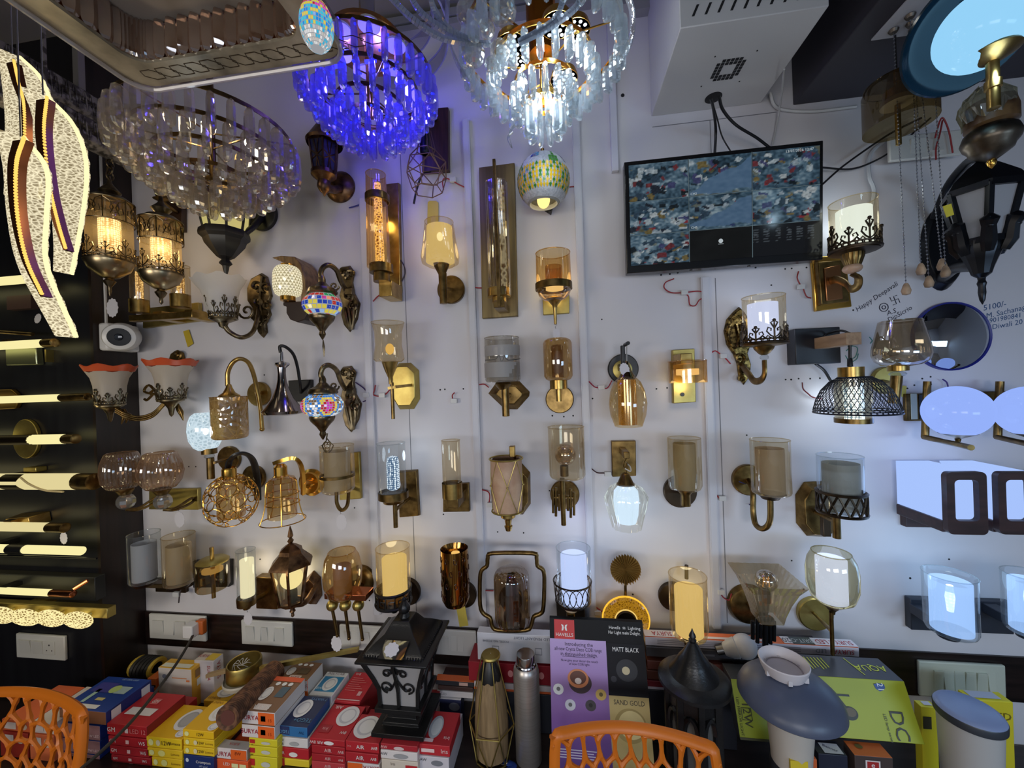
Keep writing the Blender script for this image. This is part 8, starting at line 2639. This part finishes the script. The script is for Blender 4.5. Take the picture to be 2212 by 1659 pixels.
wpt('Now give your decor the touch', .31, .748, .0078)
wpt('of new COB light.', .31, .728, .0078)
part('lettering', mb, card((40, 18, 62)), t, flat=True)
mb = MB()
wpt('SAND GOLD', .80, .525, .0155, 0, .9)
part('lettering', mb, card((60, 54, 44)), t, flat=True)
mb = MB()
wpt('Havells', .22, .10, .024)
for i in range(4):
 bq(mb, .06, .20 + i * .014, .42 + .03 * (i % 2), .206 + i * .014, .0015)
part('lettering', mb, card((180, 176, 200)), t, flat=True)
bell('picture', .80, .71, .11, .065, (22, 24, 32))
bell('picture', .79, .708, .04, .024, (170, 160, 130), .0016)
bell('picture', .66, .655, .03, .018, (26, 28, 38))
bell('picture', .80, .40, .16, .095, (150, 132, 80))
bell('picture', .81, .405, .13, .078, (196, 180, 126), .0016)
bell('picture', .80, .395, .05, .03, (226, 220, 196), .002)
bell('picture', .31, .62, .12, .062, (54, 40, 48))
bell('picture', .29, .645, .11, .055, (176, 112, 74), .0016)
bell('picture', .29, .65, .085, .040, (84, 50, 40), .002)
bell('picture', .29, .632, .035, .018, (190, 180, 176), .0024)
for u, v, c_ in ((.08, .575, (196, 200, 212)), (.52, .56, (186, 160, 90)), (.20, .49, (180, 184, 196)), (.41, .495, (60, 56, 62))):
 bell('picture', u, v, .055, .032, c_)
 bell('picture', u, v + .002, .02, .012, tuple(int(q * .5) for q in c_), .0016)
part('back_strut', MB().prism([BS(.45, .02, -.013), BS(.45, .7, -.013), Vector((x0 + (x1 - x0) * .45, -.12, TABLE + .002))], ((x1 - x0) * .1, 0, 0)), card((60, 60, 66)), t)
# ------------------------------------------------------------------ steel bottle
t = thing('water_bottle', 'brushed steel flask standing beside the brochure stand', 'bottle', W(1139, 1642, .185))
OB_ = .185
z_ = TABLE
c, zof, kh, k = ax(1139, 1412, 1640, OB_)
part('bottle_body', MB().lathe(c, [(.033, z_ + .002), (.036, z_ + .006), (.036, zof(1450)), (.034, zof(1442)), (.029, zof(1436)), (.027, zof(1434))], 36), plain((196, 190, 186), .34, .75, var=.3, scale=5, aniso=(1, 1, 60), col2=(176, 170, 166)), t)
part('neck_ring', MB().lathe(c, [(.0285, zof(1437)), (.029, zof(1434)), (.0265, zof(1431))], 36), CHROME, t)
part('cap', MB().lathe(c, [(.024, zof(1434)), (.0255, zof(1432)), (.0255, zof(1414)), (.0245, zof(1412)), (.0001, zof(1412))], 36), metal((196, 190, 186), .22), t)
# ------------------------------------------------------------------ gold cage lamp with tan vase
t = thing('cage_lamp', 'gold diamond-wire table lamp around a tan fabric vase on the counter', 'table lamp', W(1060, 1610, .19))
OL = .19
c, zof, kh, k = ax(1060, 1415, 1600, OL)
turn(t, 'top_disc', OLIVE, 1060, OL, [(1, 1411), (19, 1412), (21, 1415), (20, 1418)])
zc_ = lambda y: zof(y)
part('vase', MB().lathe(c, [(.030, TABLE + .006), (.044, TABLE + .02), (.047, zof(1560)), (.042, zof(1500)), (.034, zof(1470)), (.03, zof(1456))], 32, ribs=24, ramp=.015), plain((150, 126, 92), .7, var=.5, scale=20, aniso=(6, 6, .5), col2=(124, 102, 72)), t)
part('neck', MB().lathe(c, [(.032, zof(1464)), (.030, zof(1450)), (.020, zof(1432)), (.012, zof(1418))], 28), BLACK, t)
mb = MB()
n = 6
zb_, zm_ = TABLE + .004, zof(1560)
top_ = [c + Vector((.021 * math.cos(2 * PI * i / n), .021 * math.sin(2 * PI * i / n), zof(1415))) for i in range(n)]
mid_ = [c + Vector((.064 * math.cos(2 * PI * i / n), .064 * math.sin(2 * PI * i / n), zm_)) for i in range(n)]
bot_ = [c + Vector((.046 * math.cos(2 * PI * (i + .5) / n), .046 * math.sin(2 * PI * (i + .5) / n), zb_)) for i in range(n)]
for i in range(n):
 j = (i + 1) % n
 mb.tube([top_[i], mid_[i]], .0018, 5)
 mb.tube([top_[i] * .999 + Vector((.0, 0, .001)), mid_[i].lerp(mid_[j], .03)], .0014, 5)
 mb.tube([mid_[i], mid_[j]], .0018, 5)
 mb.tube([mid_[i], bot_[i]], .0018, 5)
 mb.tube([mid_[j], bot_[i]], .0018, 5)
 mb.tube([bot_[i], bot_[j]], .0018, 5)
part('wire_cage', mb, OLIVE, t)
# blue lanyard
t = thing('lanyard', 'blue key lanyard with a metal clip lying in front of the steel flask', 'lanyard', W(1105, 1640, .2))
P = curve([Vector((W(u, 1640, .22).x, -y, TABLE + .004)) for u, y in ((1150, .255), (1120, .25), (1095, .23), (1108, .21), (1085, .20))], 6)
part('strap', MB().tube(P, .009, 6, flat=(.25, 1)), plain((30, 60, 140), .6), t)
q = P[-1]
part('key_ring', MB().tube([q + Vector((.012 * math.cos(s), .012 * math.sin(s), .002)) for s in [2 * PI * i / 16 for i in range(16)]], .0016, 5, True), CHROME, t)
# ------------------------------------------------------------------ black post lantern on the boxes
ro0, ro1 = .105, .292
a, b2 = W(765, 1438, ro1), W(920, 1436, ro1)
xc = (a.x + b2.x) / 2 + .004
yc = -(ro0 + ro1) / 2
hw = (b2.x - a.x) / 2
zr = (a.z + b2.z) / 2
t = thing('post_lantern', 'black square garden post lantern with scrolled white panels on the boxes', 'lantern', Vector((xc, yc, W(860, 1608, .285).z)))
zb0 = W(862, 1608.5, .285).z + .0008
q4 = lambda h, z: [Vector((xc - h, yc - h, z)), Vector((xc + h, yc - h, z)), Vector((xc + h, yc + h, z)), Vector((xc - h, yc + h, z))]
def stack4(lv, mat, name, bev=0):
 mb = MB()
 k = 0
 for h, z in lv:
  mb.v += q4(h, z)
 for i in range(len(lv) - 1):
  for j in range(4):
   mb.face([i * 4 + j, i * 4 + (j + 1) % 4, i * 4 + 4 + (j + 1) % 4, i * 4 + 4 + j])
 mb.face([3, 2, 1, 0])
 m = (len(lv) - 1) * 4
 mb.face([m, m + 1, m + 2, m + 3])
 return part(name, mb, mat, t, bev=bev)
LB = plain((30, 30, 32), .32, .3, .5, bump=.2, scale=200)
ztop = W(858, 1310, .2).z
hr = ztop - zr
stack4([(hw, zr), (hw, zr + .006), (hw * .84, zr + .010), (hw * .80, zr + .018), (hw * .60, zr + .034), (hw * .42, zr + .046), (hw * .30, zr + .066), (hw * .24, zr + .074)], LB, 'roof', .0015)
mb = MB()
for s_ in range(4):
 for q in range(22):
  f_ = -1 + 2 * (q + .5) / 22
  v_ = (f_, -1) if s_ == 0 else (1, f_) if s_ == 1 else (f_, 1) if s_ == 2 else (-1, f_)
  mb.ball(Vector((xc + v_[0] * hw * .83, yc + v_[1] * hw * .83, zr + .0125)), .0032, n=6, m=4)
part('beading', mb, LB, t)
part('finial', MB().lathe(Vector((xc, yc, 0)), [(.016, zr + .072), (.010, zr + .084), (.016, zr + .092), (.017, zr + .102), (.010, zr + .112), (.006, zr + .118), (.0075, zr + .124), (.0001, zr + .130)], 20, ribs=8, ramp=.05), LB, t)
hb = zr - zb0
for h, z, dz in ((hw * .62, .36, 0),):
 pass
stack4([(hw * .74, zb0), (hw * .74, zb0 + .012), (hw * .52, zb0 + .016), (hw * .52, zb0 + .024), (hw * .42, zb0 + .03), (hw * .42, zb0 + .06)], LB, 'foot', .001)
zg0 = zb0 + .06
stack4([(hw * .66, zg0), (hw * .66, zg0 + .012), (hw * .60, zg0 + .013)], LB, 'lower_frame', .001)
gl_lv = [(hw * .52, zg0 + .012), (hw * .54, zg0 + .06), (hw * .64, zg0 + .095), (hw * .84, zr)]
stack4(gl_lv, frosted((196, 194, 196)), 'white_panel')
for sx, sy in ((-1, -1), (1, -1), (1, 1), (-1, 1)):
 part('corner_bar', MB().tube([Vector((xc + sx * h * 1.03, yc + sy * h * 1.03, z)) for h, z in gl_lv], .0065, 4), LB, t)
for fx, fy in ((0, -1), (1, 0)):
 mb = MB()
 def FP(u, z):
  for i in range(len(gl_lv) - 1):
   if z <= gl_lv[i + 1][1] or i == len(gl_lv) - 2:
    h = gl_lv[i][0] + (gl_lv[i + 1][0] - gl_lv[i][0]) * (z - gl_lv[i][1]) / (gl_lv[i + 1][1] - gl_lv[i][1])
    break
  h *= 1.02
  return Vector((xc + u, yc - h - .002, z)) if fy else Vector((xc + h + .002, yc + u, z))
 zc0 = gl_lv[0][1]
 Ht = zr - zc0
 mb.tube([FP(0, zc0 + Ht * q) for q in (0, .3, .6, .85, 1)], .0055, 4)
 for sg in (-1, 1):
  for (u0, zz, r_, d_) in ((.030, .40, .018, 1), (.022, .74, .013, -1)):
   pts = []
   for i in range(15):
    s_ = i / 14
    an = (-PI * .5 + s_ * 2.9 * PI * .5 * 1.6) if d_ == 1 else (PI * 1.0 - s_ * 2.3 * PI)
    rr_ = r_ * (1 - .55 * s_)
    pts.append(FP(sg * (u0 + rr_ * math.cos(an)), zc0 + Ht * zz + rr_ * math.sin(an)))
   mb.tube(pts, .0028, 5)
  mb.tube(curve([FP(0, zc0 + Ht * .62), FP(sg * .008, zc0 + Ht * .48), FP(sg * .022, zc0 + Ht * .33), FP(sg * .036, zc0 + Ht * .38)], 4), .0032, 5)
  mb.quad([FP(0, zc0 + Ht * .95), FP(sg * .010, zc0 + Ht * .84), FP(sg * .022, zc0 + Ht * .84), FP(sg * .006, zc0 + Ht * .74), FP(0, zc0 + Ht * .7)])
 part('scroll_work', mb, LB, t)
mb = MB()
pts = []
for i in range(40):
 a_ = 2 * PI * i / 40
 r_ = .017 * (1 + .08 * math.cos(9 * a_))
 u_, v_ = r_ * 1.15 * math.cos(a_), r_ * math.sin(a_)
 pts.append(Vector((xc - .004 + u_, yc - hw * .69 - .009 + v_ * .78, zr + .030 + v_ * .62)))
part('price_label', MB().prism(pts, (0, -.0006, .001)), plain((208, 206, 212), .6), t, label='white scalloped price label on the roof')
part('packing_tape', MB().prism([Vector((xc + u_, yc - hw * .69 - .007 + v_ * .78, zr + .0285 + v_ * .62)) for u_, v_ in ((-.036, -.022), (.032, -.022), (.038, .022), (-.03, .022))], (0, -.0004, .0008)), glass((120, 118, 116), .1, .3, .5), t)
# ------------------------------------------------------------------ black pagoda lantern
t = thing('pagoda_lantern', 'round black garden lantern with a pointed cone roof on the counter', 'lantern', W(1497, 1600, .27))
OPG = .27
turn(t, 'roof', LB, 1497, OPG, [(1, 1358), (3, 1364), (7, 1371), (8, 1375), (5, 1378), (9, 1382), (7, 1387), (12, 1392), (24, 1412), (34, 1424), (35, 1426), (44, 1440), (53, 1452), (55, 1454), (70, 1458), (80, 1464), (81, 1470), (70, 1472), (40, 1472)], angle=28)
c, zof, kh, k = ax(1497, 1470, 1580, OPG)
zt_ = zof(1472)
rb_ = 58 * kh
part('glass_panel', MB().lathe(c, [(rb_ * .93, TABLE + .02), (rb_ * .93, zt_)], 8), frosted((120, 120, 118)), t, flat=True)
mb = MB()
hh = zt_ - TABLE
for i in range(8):
 a0 = 2 * PI * i / 8
 mb.tube([c + Vector((rb_ * math.cos(a0), rb_ * math.sin(a0), TABLE + .015)), c + Vector((rb_ * math.cos(a0), rb_ * math.sin(a0), zt_))], .009, 4)
 pm_ = lambda f_, z: (c + Vector((rb_ * math.cos(a0), rb_ * math.sin(a0), 0))).lerp(c + Vector((rb_ * math.cos(a0 + PI / 4), rb_ * math.sin(a0 + PI / 4), 0)), f_) + Vector((0, 0, z))
 mb.tube([pm_(.5 + .32 * math.cos(s_), zt_ - hh * .28 + hh * .12 * math.sin(s_)) for s_ in [PI * q / 8 for q in range(9)]], .006, 5)
 mb.tube([pm_(.18, zt_ - hh * .28), pm_(.22, TABLE + hh * .2), pm_(.5, TABLE + hh * .12), pm_(.78, TABLE + hh * .2), pm_(.82, zt_ - hh * .28)], .005, 5)
 mb.quad([pm_(0, zt_), pm_(1, zt_), pm_(1, zt_ - hh * .15), pm_(0, zt_ - hh * .15)])
part('arched_frame', mb, LB, t)
part('foot_plate', MB().lathe(c, [(rb_ * 1.12, TABLE), (rb_ * 1.12, TABLE + .012), (rb_ * 1.0, TABLE + .02), (rb_ * .9, TABLE + .05)], 24), LB, t)
# loose LED bulb on the long cartons
t = thing('led_bulb', 'loose white LED bulb lying on the long grey carton', 'bulb', W(1590, 1410, .09))
c0, c1 = W(1608, 1396, .125), W(1556, 1404, .115)
dv = (c1 - c0).normalized()
qm = dv.to_track_quat('Z', 'Y').to_matrix()
R_ = .031
def bl(prof):
 mb = MB().lathe(Vector((0, 0, 0)), prof, 28)
 mb.v = [c0 + qm @ p for p in mb.v]
 return mb
part('globe', bl([(R_ * math.sin(PI * i / 14) + .0001, -R_ * math.cos(PI * i / 14)) for i in range(11)] + [(.026, .022)]), plain((206, 208, 216), .35), t)
part('housing', bl([(.0262, .021), (.024, .034), (.016, .052), (.014, .054)]), plain((196, 196, 200), .4), t)
part('bayonet_cap', bl([(.0115, .053), (.0115, .072), (.006, .075), (.0001, .075)]), metal((120, 118, 116), .35), t)
# ------------------------------------------------------------------ mushroom garden light
t = thing('garden_light', 'mushroom-shaped garden light with a wide grey cap', 'garden light', W(1705, 1690, .33))
OM = .33
c, zof, kh, k = ax(1706, 1450, 1640, OM)
capm = plain((74, 82, 104), .38)
part('cap', MB().lathe(c, [(r_ * kh, zof(y_)) for r_, y_ in ((.01, 1449), (30, 1450), (60, 1457), (90, 1471), (112, 1488), (120, 1501), (121, 1508), (116, 1512), (60, 1513))], 56), capm, t)
part('diffuser', MB().lathe(c, [(56 * kh, zof(1513)), (52 * kh, zof(1575)), (47 * kh, zof(1625)), (46 * kh, zof(1645))], 40), plain((186, 180, 172), .45), t)
part('base', MB().lathe(c, [(47 * kh, zof(1643)), (49 * kh, zof(1652)), (49 * kh, TABLE), (.0001, TABLE)], 40), plain((44, 46, 54), .4), t)
c2 = W(1726, 1650, OM + 47 * kh)
part('yellow_label', MB().box(c2 + Vector((-.017, -.001, -.03)), c2 + Vector((.017, .004, .006))), plain((214, 190, 50), .5), t, label='yellow label at the base')
t = thing('white_ring_cap', 'white plastic ring lid resting on top of the mushroom garden light', 'ring lid', W(1690, 1455, OM))
c, zof, kh, k = ax(1693, 1420, 1465, OM)
zl = W(1706, 1452, OM).z + .001
part('ring', MB().lathe(c, [(40 * kh, zl + .008), (43 * kh, zl + .006), (50 * kh, zl + .022), (56 * kh, zl + .026), (58 * kh, zl + .024), (54 * kh, zl + .012), (47 * kh, zl - .001), (42 * kh, zl - .003)], 44, cap=False), plain((206, 200, 204), .4), t)
part('inner_disc', MB().lathe(c, [(.0001, zl + .004), (44 * kh, zl + .006)], 36), plain((190, 184, 190), .5), t)
mb = MB()
for i in range(6):
 a_ = 2 * PI * i / 6 + .3
 p_ = c + Vector((48 * kh * math.cos(a_), 48 * kh * math.sin(a_), zl + .004))
 mb.box(p_ - Vector((.004, .004, .005)), p_ + Vector((.004, .004, .006)))
part('clip_tab', mb, plain((200, 196, 200), .4), t)
# ------------------------------------------------------------------ grey topped garden light, far right
t = thing('garden_light', 'conical white garden light with a flat grey lid at the right end', 'garden light', W(2092, 1690, .31))
OR_ = .31
c, zof, kh, k = ax(2094, 1510, 1640, OR_)
R1 = 83 * kh
part('lid', MB().lathe(c, [(.0001, zof(1526)), (R1 * .8, zof(1527)), (R1 * .95, zof(1530)), (R1, zof(1534))], 48, cap=False), plain((132, 148, 186), .35), t)
part('rim', MB().lathe(c, [(R1, zof(1534)), (R1 * 1.02, zof(1536)), (R1 * 1.01, zof(1550)), (R1 * .92, zof(1552))], 48, cap=False), plain((50, 54, 62), .4), t)
part('diffuser', MB().lathe(c, [(R1 * .93, zof(1551)), (R1 * .76, TABLE + .012)], 44), plain((178, 176, 174), .45), t)
part('base', MB().lathe(c, [(R1 * .8, TABLE + .012), (R1 * .8, TABLE)], 44), plain((50, 52, 60), .4), t)
# ------------------------------------------------------------------ twine roll and brass ring pendant
a, b2 = W(490, 1564, .33), W(595, 1458, .13)
t = thing('twine_roll', 'roll of brown twine lying across the yellow boxes', 'roll', (a + b2) / 2)
ax_ = (b2 - a)
a = a + Vector((0, 0, .014))
b2 = b2 + Vector((0, 0, .014))
ax_ = b2 - a
L = ax_.length
qm = ax_.normalized().to_track_quat('Z', 'Y').to_matrix()
mb = MB().lathe(Vector((0, 0, 0)), [(.020, .004), (.030, 0)] + [(.031 + .0014 * (i % 2), L * i / 70) for i in range(1, 70)] + [(.030, L), (.0001, L)], 26)
mb.v = [a + qm @ p for p in mb.v]
part('twine', mb, plain((120, 82, 58), .8, var=.7, scale=60, col2=(76, 50, 36), aniso=(1, 1, 1)), t)
mb = MB().lathe(Vector((0, 0, 0)), [(.020, .003), (.020, .05), (.0001, .05)], 22)
mb.v = [a + qm @ p for p in mb.v]
part('core_tube', mb, plain((96, 52, 44), .7), t)
t = thing('ring_fitting', 'olive brass ring fitting with a long flat bar resting on the boxes', 'light fitting', W(525, 1470, .12))
OF2 = .13
turn(t, 'brass_ring', OLIVE, 528, OF2, [(36, 1428), (38, 1427), (40, 1430), (40, 1458), (38, 1460), (36, 1458), (36, 1428)])
turn(t, 'white_base', plain((190, 184, 170), .5), 526, OF2, [(44, 1460), (46, 1463), (44, 1470), (1, 1471)])
mb = MB()
p0, p1 = W(560, 1446, OF2), W(772, 1405, .06)
dv = (p1 - p0)
mb.hexa([p0 + Vector((0, 0, -.007)), p1 + Vector((0, 0, -.006)), p1 + Vector((0, .012, -.006)), p0 + Vector((0, .012, -.007)), p0 + Vector((0, 0, .007)), p1 + Vector((0, 0, .006)), p1 + Vector((0, .012, .006)), p0 + Vector((0, .012, .007))])
part('flat_bar', mb, OLIVE, t)
p0, p1 = W(444, 1462, .15), W(492, 1450, .13)
part('stub_bar', MB().hexa([p0 + Vector((0, 0, -.006)), p1 + Vector((0, 0, -.006)), p1 + Vector((0, .012, -.006)), p0 + Vector((0, .012, -.006)), p0 + Vector((0, 0, .006)), p1 + Vector((0, 0, .006)), p1 + Vector((0, .012, .006)), p0 + Vector((0, .012, .006))]), plain((176, 150, 110), .4), t)
mb = MB()
q0 = W(522, 1438, OF2)
for i in range(9):
 a_ = 2 * PI * i / 9
 mb.tube(curve([q0, q0 + Vector((.02 * math.cos(a_), .02 * math.sin(a_), .012)), q0 + Vector((.026 * math.cos(a_ + .6), .026 * math.sin(a_ + .6), .0))], 3), .0009, 4)
part('loose_strand', mb, plain((200, 196, 190), .5), t)
mb = MB()
t = thing('cable_coil', 'small black and yellow cable coil at the back beside the fan-light cartons', 'cable', W(318, 1455, .06))
cc_ = W(320, 1440, .07)
for i in range(5):
 mb.tube([cc_ + Vector(((-.03 + .014 * i), .032 * math.cos(s_), .026 * math.sin(s_))) for s_ in [2 * PI * q / 18 for q in range(18)]], .007, 6, True)
part('coil', mb, plain((30, 28, 28), .5), t)
for sx in (-.042, .036):
 part('end_band', MB().tube([cc_ + Vector((sx, .028 * math.cos(s_), .024 * math.sin(s_))) for s_ in [2 * PI * q / 18 for q in range(18)]], .008, 6, True), plain((190, 160, 50), .5), t)
# ------------------------------------------------------------------ orange web-backed chairs
ORANGE = plain((204, 110, 26), .38, spec=.4)
def chair(label, xl, xr, y_top, off, width_bot, seed, topcurve, group='orange web-backed plastic chairs'):
 """xl..xr px span of the back at the top, off = distance of the back from the wall"""
 a, b = W(xl, y_top, off), W(xr, y_top, off)
 xc, zt = (a.x + b.x) / 2, (a.z + b.z) / 2
 w0 = (b.x - a.x) / 2
 t = thing('plastic_chair', label, 'chair', Vector((xc, -off - .22, 0)), group)
 seat_z = .46
 Hb = zt - seat_z
 def SP(u, v):            # u -1..1, v 0..1 from seat up to the top of the back
  w = w0 * (.86 + .14 * v)
  return Vector((xc + u * w, -off + .05 * (1 - u * u) * 1.0 - .10 * (1 - v) ** 1.5, seat_z + Hb * v + topcurve * (1 - u * u) * v ** 3))
 rim = [SP(-1, q / 10) for q in range(0, 10)] + [SP(-1 + .03, .975)] + [SP(-.94 + 1.88 * q / 16, 1) for q in range(17)] + [SP(1 - .03, .975)] + [SP(1, 1 - q / 10) for q in range(1, 11)]
 part('back_frame', MB().tube(curve(rim, 2), .011, 8, flat=(1.1, .75)), ORANGE, t)
 rr = random.Random(seed)
 NX = 10.0
 key = {}
 def node(x, y):
  q = (round(x, 3), round(y, 3))
  if q not in key:
   key[q] = (x + rr.uniform(-.16, .16), y + rr.uniform(-.16, .16))
  return key[q]
 E = set()
 for j in range(0, 14):
  for i in range(-1, 12):
   cx_, cy_ = i + .5 * (j % 2), j * .866
   hx = [(round(cx_ + math.sin(PI / 3 * q) * .5774, 3), round(cy_ + math.cos(PI / 3 * q) * .5774, 3)) for q in range(6)]
   for q in range(6):
    E.add(tuple(sorted((hx[q], hx[(q + 1) % 6]))))
 mb = MB()
 done = set()
 for a_, b_ in sorted(E):
  p, q = node(*a_), node(*b_)
  uv = []
  for x, y in (p, q):
   v = 1 - max(0, (y - .3)) * .087 - (.035 * min(1, max(0, y - .3)))
   uv.append((-1 + 2 * x / NX, v))
  if all(abs(k[0]) > 1 for k in uv) or all(k[1] < .02 for k in uv) or all(k[1] >= 1 for k in uv):
   continue
  uv = [(max(-1, min(1, k[0])), max(0, min(1, k[1]))) for k in uv]
  m = [(uv[0][0] + (uv[1][0] - uv[0][0]) * s, uv[0][1] + (uv[1][1] - uv[0][1]) * s) for s in (0, .33, .67, 1)]
  mb.tube([SP(*x) for x in m], [.0075, .005, .005, .0075], 6)
 part('web_back', mb, ORANGE, t)
 sp = [(-.2, -.42), (.2, -.42), (.21, -.10), (.19, .02), (-.19, .02), (-.21, -.10)]
 part('seat', MB().prism([Vector((xc + x, -off - .1 + y, seat_z - .02)) for x, y in sp], (0, 0, .02)), ORANGE, t, bev=.006)
 for sx, yy in ((-1, -.06), (1, -.06), (-1, -.46), (1, -.46)):
  part('leg', MB().tube([Vector((xc + sx * .17, -off - .1 + yy + .06, seat_z - .02)), Vector((xc + sx * .21, -off - .1 + yy + (.0 if yy < -.2 else .06), 0))], [.016, .012], 8), plain((150, 150, 152), .3, .8), t)
 return t
chair('orange plastic chair with a web-patterned back in front of the brochure stand', 1194, 1552, 1606, .43, 0, 5, -.012)
chair('orange plastic chair with a web-patterned back at the bottom left corner', -160, 180, 1530, .47, 0, 9, .0)
